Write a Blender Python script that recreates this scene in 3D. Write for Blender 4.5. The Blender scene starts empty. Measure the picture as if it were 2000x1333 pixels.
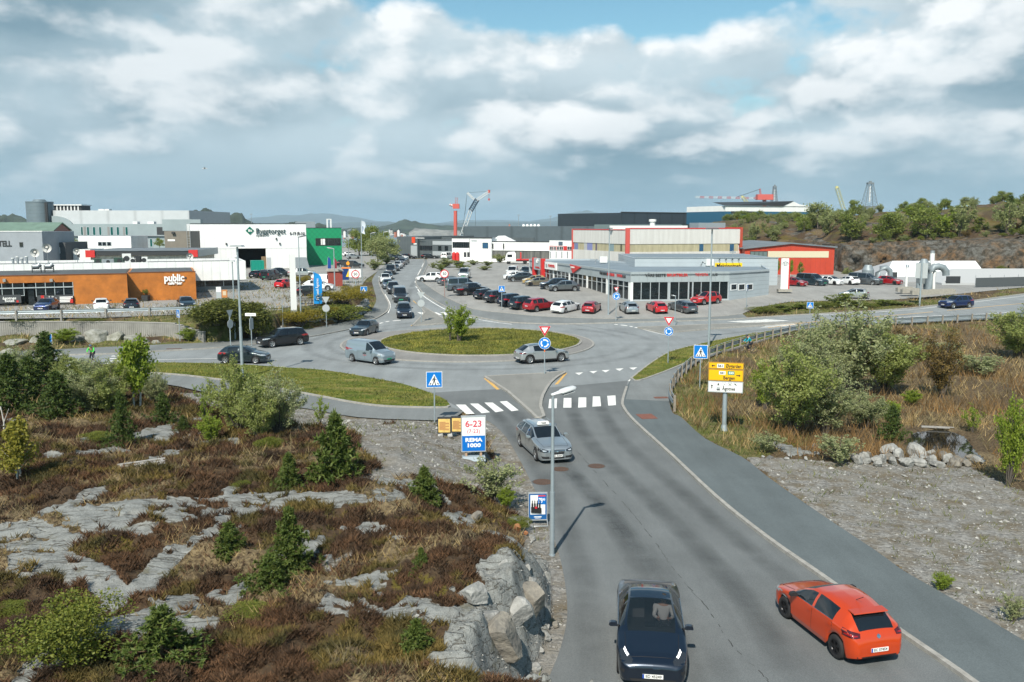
import bpy, bmesh, math, random, mathutils.geometry
import numpy as np
from mathutils import Vector, Matrix
from mathutils.bvhtree import BVHTree
R = math.radians
S = bpy.context.scene
COL = S.collection
F, H, YH, CY = 1700.0, 11.7, 440.0, 666.5     # focal length in photo pixels, eye height, horizon row, centre row
T = math.atan((CY - YH) / F)
cd = bpy.data.cameras.new('camera'); cam = bpy.data.objects.new('camera', cd); COL.objects.link(cam)
cam.location = (0, 0, H); cam.rotation_euler = (math.pi/2 - T, 0, 0)
cd.sensor_width = 36; cd.lens = F/2000*36; cd.clip_start = .3; cd.clip_end = 60000
S.camera = cam
SUN_EL, SUN_DIR = 46.5, (.29, .957)          # height of the sun, horizontal direction its light travels
sd = bpy.data.lights.new('sun', 'SUN'); sun = bpy.data.objects.new('sun', sd); COL.objects.link(sun)
sd.energy = 5.0; sd.angle = R(.53); sd.color = (1.0, .93, .82)
ce = math.cos(R(SUN_EL))
sun.rotation_euler = Vector((SUN_DIR[0]*ce, SUN_DIR[1]*ce, -math.sin(R(SUN_EL)))).to_track_quat('-Z', 'Y').to_euler()
sun.location = (-20, -60, 90)
S.view_settings.view_transform = 'Standard'; S.view_settings.look = 'None'
S.view_settings.exposure = .3; S.view_settings.gamma = 1.0
S.cycles.max_bounces = 6; S.cycles.transparent_max_bounces = 12; S.cycles.volume_bounces = 0
S.cycles.use_denoising = True
S.cycles.sample_clamp_indirect = 6
S.cycles.caustics_reflective = False; S.cycles.caustics_refractive = False

W = bpy.data.worlds.new('World'); S.world = W; W.use_nodes = True
def world_sky():
    nt = W.node_tree; N = nt.nodes; L = nt.links; N.clear()
    out = N.new('ShaderNodeOutputWorld'); bg = N.new('ShaderNodeBackground'); L.new(bg.outputs[0], out.inputs[0])
    sky = N.new('ShaderNodeTexSky'); sky.sky_type = 'NISHITA'; sky.sun_disc = False
    sky.sun_elevation = R(SUN_EL); sky.sun_rotation = math.atan2(-SUN_DIR[0], -SUN_DIR[1])
    sky.air_density = 1.0; sky.dust_density = .6; sky.ozone_density = 1.5
    def M(op, a, b=None, c=None, clamp=False):
        n = N.new('ShaderNodeMath'); n.operation = op; n.use_clamp = clamp
        for i, x in enumerate((a, b, c)):
            if x is None: continue
            if isinstance(x, (int, float)): n.inputs[i].default_value = x
            else: L.new(x, n.inputs[i])
        return n.outputs[0]
    def ramp(x, a, b, c=.0, d=1.0):
        n = N.new('ShaderNodeMapRange'); n.interpolation_type = 'SMOOTHSTEP'
        L.new(x, n.inputs[0])
        for i, q in enumerate((a, b, c, d)): n.inputs[i+1].default_value = q
        return n.outputs[0]
    def mixc(f, a, b):
        n = N.new('ShaderNodeMix'); n.data_type = 'RGBA'
        if isinstance(f, (int, float)): n.inputs[0].default_value = f
        else: L.new(f, n.inputs[0])
        for i, q in ((6, a), (7, b)):
            if isinstance(q, tuple): n.inputs[i].default_value = q + (1,)
            else: L.new(q, n.inputs[i])
        return n.outputs[2]
    def noise(vec, scale, detail, rough, lac=2.0):
        n = N.new('ShaderNodeTexNoise'); L.new(vec, n.inputs['Vector'])
        n.inputs['Scale'].default_value = scale; n.inputs['Detail'].default_value = detail
        n.inputs['Roughness'].default_value = rough; n.inputs['Lacunarity'].default_value = lac
        return n.outputs['Fac']
    def puff(vec, scale):
        n = N.new('ShaderNodeTexNoise'); n.noise_type = 'RIDGED_MULTIFRACTAL'; n.normalize = True; L.new(vec, n.inputs['Vector']); n.inputs['Scale'].default_value = scale
        n.inputs['Detail'].default_value = 5.0; n.inputs['Roughness'].default_value = .5; n.inputs['Offset'].default_value = .9; n.inputs['Gain'].default_value = 1.6
        return M('SUBTRACT', 1.0, n.outputs['Fac'])
    def warp(v, amt, scale):
        n = N.new('ShaderNodeTexNoise'); L.new(v, n.inputs['Vector']); n.inputs['Scale'].default_value = scale; n.inputs['Detail'].default_value = 4.0
        s_ = N.new('ShaderNodeVectorMath'); s_.operation = 'SCALE'; L.new(n.outputs['Color'], s_.inputs[0]); s_.inputs['Scale'].default_value = amt
        a_ = N.new('ShaderNodeVectorMath'); L.new(v, a_.inputs[0]); L.new(s_.outputs[0], a_.inputs[1]); return a_.outputs[0]
    tc = N.new('ShaderNodeTexCoord'); sp = N.new('ShaderNodeSeparateXYZ'); L.new(tc.outputs['Generated'], sp.inputs[0])
    x, y, z = sp.outputs
    zp = M('MAXIMUM', z, .0)
    el = M('MULTIPLY', M('POWER', zp, .72), 1.55)
    def vec(dx, dz, s=1.0):
        c = N.new('ShaderNodeCombineXYZ')
        L.new(M('ADD', x, dx), c.inputs[0]); L.new(y, c.inputs[1]); L.new(M('ADD', el, dz), c.inputs[2])
        return c.outputs[0]
    v0, v1 = vec(.31, .0), vec(.31-.014, .035)
    big = noise(v0, 2.6, 2.0, .5)
    d0 = noise(v0, 3.8, 9.0, .5)
    d1 = noise(v1, 3.8, 9.0, .5)
    mid = noise(v0, 11.0, 7.0, .55); mid1 = noise(v1, 11.0, 7.0, .55)
    p0, p1 = puff(warp(v0, .08, 7.0), 3.7), puff(warp(v1, .08, 7.0), 3.7)
    fine = noise(v0, 26.0, 5.0, .55)
    lit = ramp(M('ADD', M('ADD', M('SUBTRACT', d0, d1), M('MULTIPLY', M('SUBTRACT', mid, mid1), .36)), M('MULTIPLY', M('SUBTRACT', p0, p1), .24)), -.06, .15)
    body = M('ADD', M('ADD', M('MULTIPLY', d0, .7), M('MULTIPLY', big, .45)), M('MULTIPLY', M('SUBTRACT', p0, .45), .2))
    az = M('DIVIDE', x, M('MAXIMUM', M('ABSOLUTE', y), .15))
    def gap(cx, cz, wx, wz, k):
        a = M('DIVIDE', M('SUBTRACT', az, cx), wx); b = M('DIVIDE', M('SUBTRACT', z, cz), wz)
        r = M('ADD', M('MULTIPLY', a, a), M('MULTIPLY', b, b))
        return M('MULTIPLY', M('POWER', 2.718, M('MULTIPLY', r, -1.0)), k)
    holes = M('ADD', gap(.1, .275, .2, .06, .66), gap(-.17, .29, .2, .035, .36))
    holes = M('ADD', holes, gap(-.52, .262, .12, .02, .14))
    dens = M('SUBTRACT', M('ADD', body, M('MULTIPLY', M('SUBTRACT', M('ADD', M('MULTIPLY', mid, .75), M('MULTIPLY', fine, .25)), .5), .34)), holes)
    cover = M('MAXIMUM', ramp(dens, .29, .41), ramp(z, .1, .16, 1.0, .0))
    cover = M('MULTIPLY', cover, M('MULTIPLY', ramp(z, .32, .48, 1.0, .05), ramp(y, -.3, .25, .12, 1.0)))
    tower = M('ADD', gap(.09, .205, .075, .045, .65), gap(.34, .225, .16, .055, .7))
    tower = M('ADD', tower, gap(-.06, .225, .15, .045, .5))
    tower = M('ADD', tower, gap(.05, .135, .07, .03, .25))
    shelf = M('ADD', gap(.36, .135, .17, .022, .55), gap(-.50, .19, .16, .06, .3))
    shelf = M('ADD', shelf, gap(.08, .195, .07, .012, .35))
    bright = M('ADD', M('MULTIPLY', lit, M('ADD', .74, tower)), M('MULTIPLY', tower, .4), clamp=True)
    thick = M('ADD', ramp(M('ADD', M('MULTIPLY', big, .5), M('MULTIPLY', d0, .5)), .42, .62), shelf, clamp=True)
    shade = mixc(thick, (.46, .575, .635), (.19, .3, .37))
    cloud = mixc(bright, shade, (.8, .835, .85))
    lowhaze = ramp(z, .0, .1, 1.0, .0)
    cloud = mixc(M('MULTIPLY', M('POWER', lowhaze, .8), .88), cloud, (.235, .375, .455))
    skyc = N.new('ShaderNodeMix'); skyc.data_type = 'RGBA'; skyc.blend_type = 'MULTIPLY'; skyc.inputs[0].default_value = 1.0
    L.new(sky.outputs[0], skyc.inputs[6]); skyc.inputs[7].default_value = (.085, .113, .103, 1)
    full = mixc(cover, skyc.outputs[2], cloud)
    L.new(full, bg.inputs[0]); bg.inputs[1].default_value = 1.0
world_sky()
GB = [(98, .0), (115, 1.1), (135, 2.0)]
ZP = 2.0
def gz(y):
    return float(np.interp(y, [98, 115, 135], [.0, 1.1, ZP]))
def ray(px, py):
    u = (px-1000.0)/F; v = -(py-CY)/F
    return u, math.cos(T)+v*math.sin(T), -math.sin(T)+v*math.cos(T)
def G(px, py, z=None):
    """photo point -> point on the roads' ground (or on the level z)"""
    dx, dy, dz = ray(px, py)
    zz = .0 if z is None else z
    for _ in range(1 if z is not None else 60):
        t = (zz-H)/dz
        if z is None: zz = .5*zz+.5*gz(t*dy)
    return Vector((t*dx, t*dy, zz if z is not None else gz(t*dy)))
def P(px, py, y):
    """photo point -> point at distance y"""
    dx, dy, dz = ray(px, py); t = y/dy
    return Vector((t*dx, y, H+t*dz))
def pix(x, y, z):
    """arrays of world points -> photo columns and rows"""
    q = H-z
    zc = y*math.cos(T)+q*math.sin(T); yc = q*math.cos(T)-y*math.sin(T)
    return 1000.0+F*x/zc, CY+F*yc/zc
class MB:
    def __init__(s): s.v=[]; s.f=[]; s.m=[]; s.mats=[]; s.sm=[]
    def mi(s, mat):
        if mat not in s.mats: s.mats.append(mat)
        return s.mats.index(mat)
    def add(s, vs, fs, mat, smooth=False):
        b=len(s.v); i=s.mi(mat)
        s.v += [tuple(p) for p in vs]
        for f in fs: s.f.append(tuple(b+k for k in f)); s.m.append(i); s.sm.append(smooth)
    def box(s, x0, x1, y0, y1, z0, z1, mat, M=None):
        vs=[(x0,y0,z0),(x1,y0,z0),(x1,y1,z0),(x0,y1,z0),(x0,y0,z1),(x1,y0,z1),(x1,y1,z1),(x0,y1,z1)]
        if M: vs=[M@Vector(p) for p in vs]
        s.add(vs,[(0,3,2,1),(4,5,6,7),(0,1,5,4),(1,2,6,5),(2,3,7,6),(3,0,4,7)],mat)
    def tube(s, pts, r, mat, n=8, r1=None, cap=True):
        pts=[Vector(p) for p in pts]; b=len(s.v); k=len(pts)
        vs=[]; ref=None
        for i,p in enumerate(pts):
            d=(pts[min(i+1,k-1)]-pts[max(i-1,0)]).normalized()
            a=Vector((0,0,1)) if abs(d.z)<.9 else Vector((1,0,0))
            u=d.cross(a).normalized(); w=d.cross(u).normalized()
            rr=r if r1 is None else r+(r1-r)*i/(k-1)
            for j in range(n):
                t=2*math.pi*j/n; vs.append(p+u*(rr*math.cos(t))+w*(rr*math.sin(t)))
        fs=[]
        for i in range(k-1):
            for j in range(n):
                a0=i*n+j; a1=i*n+(j+1)%n
                fs.append((a0,a0+n,a1+n,a1))
        s.add(vs,fs,mat,True)
        if cap:
            s.add(vs[:n],[tuple(range(n))],mat); s.add(vs[-n:],[tuple(reversed(range(n)))],mat)
    def cyl(s, c, r, z0, z1, mat, n=24, r1=None):
        s.tube([(c[0],c[1],z0),(c[0],c[1],z1)], r, mat, n, r1)
    def prism(s, poly, lo, hi, mat, axis='z', M=None):
        """polygon extruded along an axis: z: poly=(x,y); y: poly=(x,z); x: poly=(y,z)"""
        def mk(a,b,h): return {'z':(a,b,h),'y':(a,h,b),'x':(h,a,b)}[axis]
        n=len(poly); vs=[mk(a,b,lo) for a,b in poly]+[mk(a,b,hi) for a,b in poly]
        if M: vs=[M@Vector(p) for p in vs]
        fs=[tuple(reversed(range(n))),tuple(range(n,2*n))]+[(i,(i+1)%n,n+(i+1)%n,n+i) for i in range(n)]
        s.add(vs,fs,mat)
    def build(s, name, parent=None, fix=True):
        me=bpy.data.meshes.new(name); me.from_pydata(s.v,[],s.f)
        for m in s.mats: me.materials.append(m)
        me.polygons.foreach_set('material_index',s.m); me.polygons.foreach_set('use_smooth',s.sm)
        if fix and len(s.f)<60000:
            bm=bmesh.new(); bm.from_mesh(me); bmesh.ops.recalc_face_normals(bm,faces=bm.faces); bm.to_mesh(me); bm.free()
        me.update()
        o=bpy.data.objects.new(name,me); COL.objects.link(o)
        if parent: o.parent=parent
        return o
def np_mesh(name, verts, faces, mat, smooth=False, parent=None, mids=None):
    """fast mesh from numpy arrays; faces (n,3) or (n,4)"""
    me=bpy.data.meshes.new(name); nv=len(verts); nf,k=faces.shape
    me.vertices.add(nv); me.vertices.foreach_set('co',np.ascontiguousarray(verts,dtype=np.float32).ravel())
    me.loops.add(nf*k); me.loops.foreach_set('vertex_index',np.ascontiguousarray(faces,dtype=np.int32).ravel())
    me.polygons.add(nf); me.polygons.foreach_set('loop_start',np.arange(0,nf*k,k,dtype=np.int32))
    me.polygons.foreach_set('use_smooth',np.full(nf,smooth))
    for m in (mat if isinstance(mat,(list,tuple)) else [mat]): me.materials.append(m)
    if mids is not None: me.polygons.foreach_set('material_index',np.asarray(mids,dtype=np.int32))
    me.update(calc_edges=True); me.validate()
    o=bpy.data.objects.new(name,me); COL.objects.link(o)
    if parent: o.parent=parent
    return o
def tag(o, label, cat, group=None):
    o['label']=label; o['category']=cat
    if group: o['group']=group
    return o
def thing(name, label, cat, loc=(0,0,0), rz=.0, group=None):
    o=bpy.data.objects.new(name,None); COL.objects.link(o); o.empty_display_size=.2
    o.location=loc; o.rotation_euler=(0,0,rz)
    return tag(o,label,cat,group)
def structure(o): o['kind']='structure'; return o
def stuff(o): o['kind']='stuff'; return o
def kids(o): return [c for c in bpy.data.objects if c.parent==o]
MATS={}
def mat(name, col, rough=.6, metal=.0, var=.0, vscale=3.0, bump=.0, bscale=40.0, spec=.5, coat=.0, col2=None, emit=None, detail=4.0, stretch=None, coord='Object', trans=.0):
    if name in MATS: return MATS[name]
    m=bpy.data.materials.new(name); m.use_nodes=True; nt=m.node_tree; N=nt.nodes; L=nt.links
    b=N['Principled BSDF']; b.inputs['Base Color'].default_value=(*col,1); b.inputs['Roughness'].default_value=rough
    b.inputs['Metallic'].default_value=metal; b.inputs['Specular IOR Level'].default_value=spec
    if coat: b.inputs['Coat Weight'].default_value=coat; b.inputs['Coat Roughness'].default_value=.04
    if trans: b.inputs['Alpha'].default_value=1-trans
    if emit: b.inputs['Emission Color'].default_value=(*emit[:3],1); b.inputs['Emission Strength'].default_value=emit[3]
    if var or bump:
        if coord=='World':
            g=N.new('ShaderNodeNewGeometry'); src=g.outputs['Position']
        else:
            tc=N.new('ShaderNodeTexCoord'); src=tc.outputs['Object']
        if stretch:
            mp=N.new('ShaderNodeMapping'); L.new(src,mp.inputs[0]); mp.inputs['Scale'].default_value=stretch; src=mp.outputs[0]
    if var:
        n=N.new('ShaderNodeTexNoise'); L.new(src,n.inputs['Vector']); n.inputs['Scale'].default_value=vscale; n.inputs['Detail'].default_value=detail; n.inputs['Roughness'].default_value=.65
        mr=N.new('ShaderNodeMapRange'); L.new(n.outputs['Fac'],mr.inputs[0]); mr.inputs[1].default_value=.3; mr.inputs[2].default_value=.7
        mx=N.new('ShaderNodeMix'); mx.data_type='RGBA'; L.new(mr.outputs[0],mx.inputs[0])
        c2=col2 if col2 else tuple(min(1,c*(1+var)) for c in col)
        c1=col if col2 else tuple(c*(1-var) for c in col)
        mx.inputs[6].default_value=(*c1,1); mx.inputs[7].default_value=(*c2,1); L.new(mx.outputs[2],b.inputs['Base Color'])
    if bump:
        n=N.new('ShaderNodeTexNoise'); L.new(src,n.inputs['Vector']); n.inputs['Scale'].default_value=bscale; n.inputs['Detail'].default_value=3
        bp=N.new('ShaderNodeBump'); bp.inputs['Strength'].default_value=bump; bp.inputs['Distance'].default_value=.05
        L.new(n.outputs['Fac'],bp.inputs['Height']); L.new(bp.outputs[0],b.inputs['Normal'])
    MATS[name]=m; return m
def ribs(name, col, rough=.5, metal=.0, pitch=.3, depth=.4, axis=0, line=.35, col2=None, var=.1):
    """cladding with joints every `pitch` metres along an object axis"""
    if name in MATS: return MATS[name]
    m=mat(name,col,rough,metal,var=var,vscale=.6,col2=col2); nt=m.node_tree; N=nt.nodes; L=nt.links; b=N['Principled BSDF']
    tc=N.new('ShaderNodeTexCoord'); sp=N.new('ShaderNodeSeparateXYZ'); L.new(tc.outputs['Object'],sp.inputs[0])
    d=N.new('ShaderNodeMath'); d.operation='DIVIDE'; L.new(sp.outputs[axis],d.inputs[0]); d.inputs[1].default_value=pitch
    fr=N.new('ShaderNodeMath'); fr.operation='FRACT'; L.new(d.outputs[0],fr.inputs[0])
    pg=N.new('ShaderNodeMath'); pg.operation='PINGPONG'; L.new(fr.outputs[0],pg.inputs[0]); pg.inputs[1].default_value=.5
    mr=N.new('ShaderNodeMapRange'); L.new(pg.outputs[0],mr.inputs[0]); mr.inputs[2].default_value=.09
    bp=N.new('ShaderNodeBump'); bp.inputs['Strength'].default_value=depth; bp.inputs['Distance'].default_value=.04
    L.new(mr.outputs[0],bp.inputs['Height']); L.new(bp.outputs[0],b.inputs['Normal'])
    old=b.inputs['Base Color'].links[0].from_socket
    mx=N.new('ShaderNodeMix'); mx.data_type='RGBA'; mx.blend_type='MULTIPLY'
    iv=N.new('ShaderNodeMath'); iv.operation='MULTIPLY'; sb=N.new('ShaderNodeMath'); sb.operation='SUBTRACT'; sb.inputs[0].default_value=1.0
    L.new(mr.outputs[0],sb.inputs[1]); L.new(sb.outputs[0],iv.inputs[0]); iv.inputs[1].default_value=line
    L.new(iv.outputs[0],mx.inputs[0]); L.new(old,mx.inputs[6]); mx.inputs[7].default_value=(.25,.25,.25,1); L.new(mx.outputs[2],b.inputs['Base Color'])
    return m
INK=mat('black_ink',(.012,.012,.014),.6)
def text_mesh(name, s, size, m, M, parent=None, width=None, bold=.0, ext=.004, align='CENTER'):
    """lettering as a flat mesh: text lies in the local xz plane of matrix M, facing -y"""
    cu=bpy.data.curves.new('t','FONT'); cu.body=s; cu.size=size; cu.align_x=align; cu.align_y='CENTER'; cu.extrude=ext; cu.offset=bold; cu.resolution_u=3
    ob=bpy.data.objects.new('t',cu); COL.objects.link(ob); dg=bpy.context.evaluated_depsgraph_get(); dg.update()
    me=bpy.data.meshes.new_from_object(ob.evaluated_get(dg)); bpy.data.objects.remove(ob); bpy.data.curves.remove(cu)
    if width and len(me.vertices):
        xs=[v.co.x for v in me.vertices]; k=width/(max(xs)-min(xs)); me.transform(Matrix.Diagonal((k,1,1,1)))
    me.transform(M@Matrix.Rotation(math.pi/2,4,'X')); me.materials.clear(); me.materials.append(m); me.name=name
    o=bpy.data.objects.new(name,me); COL.objects.link(o)
    if parent: o.parent=parent
    return o
_rs=np.random.RandomState(7); _PT=_rs.rand(256,256)
def vnoise(x,y):
    xi=np.floor(x).astype(int); yi=np.floor(y).astype(int); fx=x-xi; fy=y-yi
    fx=fx*fx*(3-2*fx); fy=fy*fy*(3-2*fy)
    g=lambda a,b:_PT[a&255,b&255]
    return (g(xi,yi)*(1-fx)+g(xi+1,yi)*fx)*(1-fy)+(g(xi,yi+1)*(1-fx)+g(xi+1,yi+1)*fx)*fy
def fbm(x,y,o=4,g=.5):
    s=0;a=1;n=0
    for i in range(o): s=s+a*vnoise(x*2**i+i*17.3,y*2**i+i*9.1); n+=a; a*=g
    return s/n
def sstep(a,b,x): t=np.clip((x-a)/(b-a),0,1); return t*t*(3-2*t)
def inpoly(x,y,poly):
    r=np.zeros(x.shape,bool); n=len(poly)
    for i in range(n):
        x0,y0=poly[i]; x1,y1=poly[(i+1)%n]
        if y0==y1: continue
        c=((y0>y)!=(y1>y))&(x<(x1-x0)*(y-y0)/(y1-y0)+x0); r^=c
    return r
def dpoly(x,y,poly,closed=True):
    d=np.full(x.shape,1e9); n=len(poly)
    for i in range(n if closed else n-1):
        x0,y0=poly[i]; x1,y1=poly[(i+1)%n]; ex,ey=x1-x0,y1-y0; l=ex*ex+ey*ey+1e-9
        t=np.clip(((x-x0)*ex+(y-y0)*ey)/l,0,1)
        d=np.minimum(d,(x-x0-t*ex)**2+(y-y0-t*ey)**2)
    return np.sqrt(d)
# ================================================================== traced outlines (photo points)
def W2(pts, z=None): return [tuple(G(a,b,z)[:2]) for a,b in pts]
def spline(pts, n=4, closed=False):
    out=[]; k=len(pts); P_=[Vector((p[0],p[1])) for p in pts]
    rng=range(k) if closed else range(k-1)
    for i in rng:
        p1,p2=P_[i],P_[(i+1)%k]
        p0=P_[i-1] if (closed or i>0) else p1*2-p2
        p3=P_[(i+2)%k] if (closed or i+2<k) else p2*2-p1
        for j in range(n):
            t=j/n
            q=.5*((2*p1)+(p2-p0)*t+(2*p0-5*p1+4*p2-p3)*t*t+(3*p1-p0-3*p2+p3)*t**3)
            out.append((q.x,q.y))
    if not closed: out.append(tuple(P_[-1]))
    return out
SOUTH_LEFT=[(1030,1420),(1068,1333),(1095,1265),(1108,1200),(1102,1130),(1088,1070),(1065,1005),(1040,948),(1012,893),(985,850),(955,824),(915,806),(880,797)]
VERGE_W=[(878,793),(862,780),(800,757),(740,744),(640,727),(560,721),(450,714),(300,711),(200,716),(0,729),(-300,748)]
KERB_NW=[(-300,716),(0,700),(126,695),(231,692),(315,687),(420,681),(500,673),(600,660),(680,645),(722,629),(753,612),(760,597),(752,580),(743,562),(741,545),(752,533),(768,522),(783,513),(797,506)]
KERB_NE=[(826,506),(829,514),(822,530),(814,545),(813,556),(824,571),(845,586),(870,600),(899,612),(950,624),(1000,631),(1100,634),(1200,631.5),(1300,629),(1420,625),(1480,621),(1560,616),(1724,607),(1820,598),(2000,575),(2400,538)]
EAST_S=[(2400,577),(2000,611),(1900,616),(1762,622),(1660,632),(1560,643)]
VERGE_E=[(1530,646),(1480,652),(1400,667),(1320,686),(1288,701),(1255,724),(1233,742)]
SOUTH_RIGHT=[(1224,758),(1216,785),(1219,800),(1240,826),(1310,890),(1400,975),(1500,1055),(1600,1125),(1740,1225),(1880,1322),(2010,1420)]
w=lambda p,n=3: spline(W2(p),n)
L_SOUTH_LEFT,L_VERGE_W,L_KERB_NW,L_KERB_NE=w(SOUTH_LEFT),w(VERGE_W),w(KERB_NW),w(KERB_NE)
L_EAST_S,L_VERGE_E,L_SOUTH_RIGHT=w(EAST_S),w(VERGE_E),w(SOUTH_RIGHT)
ROAD=L_SOUTH_LEFT+L_VERGE_W+L_KERB_NW+L_KERB_NE+L_EAST_S+L_VERGE_E+L_SOUTH_RIGHT
PAVE_R_EDGE=w([(1306,786),(1314,810),(1330,818),(1377,860),(1450,897),(1500,936),(1600,1007),(1709,1080),(1758,1116),(1800,1141),(2000,1258),(2200,1390)])
PATH_E_EDGE=w([(1640,636),(1560,645),(1480,669),(1420,686),(1362,710),(1330,736),(1310,768),(1306,786)])
VERGE_E_LOW=w([(1540,650),(1450,678),(1370,700),(1300,728),(1248,746),(1233,742)])
WALK_SE=L_SOUTH_RIGHT[::-1]+[tuple(G(1233,742)[:2])]+VERGE_E_LOW[::-1][1:]+[tuple(G(1560,643)[:2])]+w([(1660,632),(1762,624),(1900,618),(2000,613),(2400,580)],2)+w([(2400,588),(2000,621),(1900,627),(1762,634),(1660,639)],2)+PATH_E_EDGE[3:]+PAVE_R_EDGE[1:]
VERGE_E_POLY=L_VERGE_E+VERGE_E_LOW[::-1]
VERGE_W_LOW=w([(878,796),(862,799),(760,797),(690,789),(600,772),(450,747),(330,733),(230,732),(0,745),(-300,768)])
VERGE_W_POLY=L_VERGE_W+VERGE_W_LOW[::-1]
PATH_W_LOW=w([(905,806),(880,822),(840,823),(700,817),(600,800),(500,786),(400,768),(320,752),(200,748),(0,762),(-300,785)])
PATH_W=VERGE_W_LOW+PATH_W_LOW[::-1]
NW_BACK=w([(-300,704),(0,690),(252,678),(420,670),(500,660),(560,650),(640,637),(700,623),(716,613),(728,604),(735,586),(730,565),(727,548),(738,531),(755,518),(775,508)])
WALK_NW=L_KERB_NW+NW_BACK[::-1]
NE_BACK=w([(834,508),(836,516),(830,530),(824,548),(836,560),(860,576),(905,598),(935,607),(980,612),(1055,619),(1180,624),(1280,623.5),(1396,620),(1450,615)])
WALK_NE=[p for p in L_KERB_NE if p[0]<G(1450,622)[0]+1.5]+NE_BACK[::-1]
LOT_N=W2([(834,508),(836,516),(830,530),(824,548),(836,560),(860,576),(905,598),(935,607),(980,612),(1055,619),(1180,624),(1280,623.5),(1396,620),(1450,613),(1475,602),(1540,590),(1640,587),(1740,586),(1820,580),(2000,562),(2400,528),(2400,505),(1600,496),(1000,492),(840,494)])
LOT_W=W2([(-500,626),(0,623),(200,621),(400,613),(480,606),(545,602),(600,598),(650,588),(695,574),(706,558),(716,545),(738,530),(755,517),(775,507),(790,500),(700,484),(300,482),(-700,484)],ZP)
SPLIT_S=w([(947,738),(1000,735),(1060,732),(1104,728),(1092,736),(1075,750),(1060,775),(1056,797),(1062,816),(1048,818),(1040,810),(992,767)],2)
SPLIT_E=W2([(1246,641),(1294,652),(1400,643),(1500,636.5),(1575,631),(1480,632.5),(1350,637)])
SPLIT_N=W2([(812,592),(830,612),(806,637),(845,635),(880,632),(846,612)])
GC=Vector((-3.2,87.3)); AC=Vector((-4.4,86.4))
circ=lambda c,r,n=96:[(c[0]+r*math.cos(2*math.pi*i/n),c[1]+r*math.sin(2*math.pi*i/n)) for i in range(n)]
ISLAND=circ(GC,10.1); APRON=circ(AC,12.5)
PAVED=[ROAD,WALK_SE,PATH_W,VERGE_W_POLY,WALK_NW,WALK_NE,LOT_N,VERGE_E_POLY]
WALL_LINE=spline(W2([(-300,657),(0,655),(200,655),(330,658),(400,664)],.35),3)
HEATH=W2([(-900,1700),(1200,1500),(1150,1200),(1120,800),(850,822),(500,788),(320,752),(0,752),(-900,800)])
BOG=W2([(1900,1340),(3000,1800),(3000,560),(2000,621),(1640,640),(1420,690),(1330,740),(1310,790),(1330,820),(1450,893)])
PONDP=[(1765,868),(1782,845),(1838,834),(1882,850),(1905,878),(1935,905),(1880,902),(1850,876),(1800,884)]
PONDC=W2(PONDP,-.8)
def paved_d(x,y):
    d=np.full(x.shape,1e9); ins=np.zeros(x.shape,bool)
    for p in PAVED:
        d=np.minimum(d,dpoly(x,y,p)); ins|=inpoly(x,y,p)
    d[ins]=0
    return d
def terr(x,y):
    x=np.asarray(x,float); y=np.asarray(y,float)
    g=np.interp(y,[98,115,135],[0,1.1,ZP])
    d=paved_d(x,y)
    z=g-.06
    he=inpoly(x,y,HEATH)
    near=sstep(62,30,y)
    hh=(.75+.9*fbm(x/8+3,y/8,3)+.28*(fbm(x/1.9,y/1.9+5,3)-.5))*(.35+.85*near)
    rim=.30*sstep(6,2.5,d)*near
    near2=sstep(30,25.5,y); a=.45+.35*fbm(x/.8,y/.8,2); b=(1.2+.8*fbm(x/1.1,y/1.1+9,2))*near2+(5.0+1.5*fbm(x/2,y/2,2))*(1-near2)
    z=np.where(he,z+(hh+rim)*np.clip((d-a)/(b-a),0,1)**np.where(y<27,.7,1.2)+.05,z)
    bo=inpoly(x,y,BOG)
    hb=-.75*sstep(1.0,11,d)*sstep(28,44,y)+.42*(fbm(x/4.5,y/4.5+2,3)-.5)*sstep(.2,3,d)+.06*(fbm(x/.7,y/.7,2)-.5)*sstep(.1,.6,d)
    pd=inpoly(x,y,PONDC); pdist=dpoly(x,y,PONDC)
    hb=np.where(pd,np.minimum(hb,-.78-.3*sstep(0,.8,pdist)),np.maximum(hb,-.74*sstep(3.5,.5,pdist)-9*sstep(.5,3.5,pdist)))
    z=np.where(bo&(d>0),z+hb+.05,z)
    lw=inpoly(x,y,LOT_W)
    wx=np.array([p[0] for p in WALL_LINE]); wy=np.array([p[1] for p in WALL_LINE])
    yw=np.interp(x,wx,wy)
    beh=(~lw)&(y>yw+.75)&(x<wx[-1]+5)&(d>0)
    z=np.where(beh,1.66+.3*sstep(.3,4,y-yw)+.12*(fbm(x/1.5,y/1.5,2)-.5),z)
    front=(~lw)&(y<=yw+.75)&(y>78)&(x<wx[-1])&(d>0)&(~he)
    z=np.where(front,.05+.5*sstep(0,3,d)*fbm(x/2,y/2,3),z)
    bank=(~lw)&(x>=wx[-1]-1)&(x<G(745,560)[0])&(d>0)&(y>86)&(y<150)&(~he)
    z=np.where(bank,np.maximum(z,np.minimum(ZP-.02,g+.1+1.9*sstep(.0,3.0,d))),z)
    z=np.where(lw,ZP-.06,z)
    z=np.where(y>395,z-.25*(y-395),z)
    return z
TS=np.concatenate([np.arange(12,60,.15),np.arange(60,180,.5)])
def TG(px,py):
    """photo point -> point on the terrain"""
    dx,dy,dz=ray(px,py); L=math.hypot(dx,dy)
    x,y=TS*dx/L,TS*dy/L; zr=H+TS*dz/L
    k=np.argmax(zr<=terr(x,y))
    if k==0: return G(px,py)
    return Vector((x[k],y[k],float(terr(x[k:k+1],y[k:k+1])[0])))
def zone_noise(px,py,x,y):
    """wobble so that traced borders do not read as cut with scissors"""
    return 11*(fbm(x/.7,y/.7,3)-.5), 9*(fbm(x/.7+40,y/.7,3)-.5)
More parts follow.
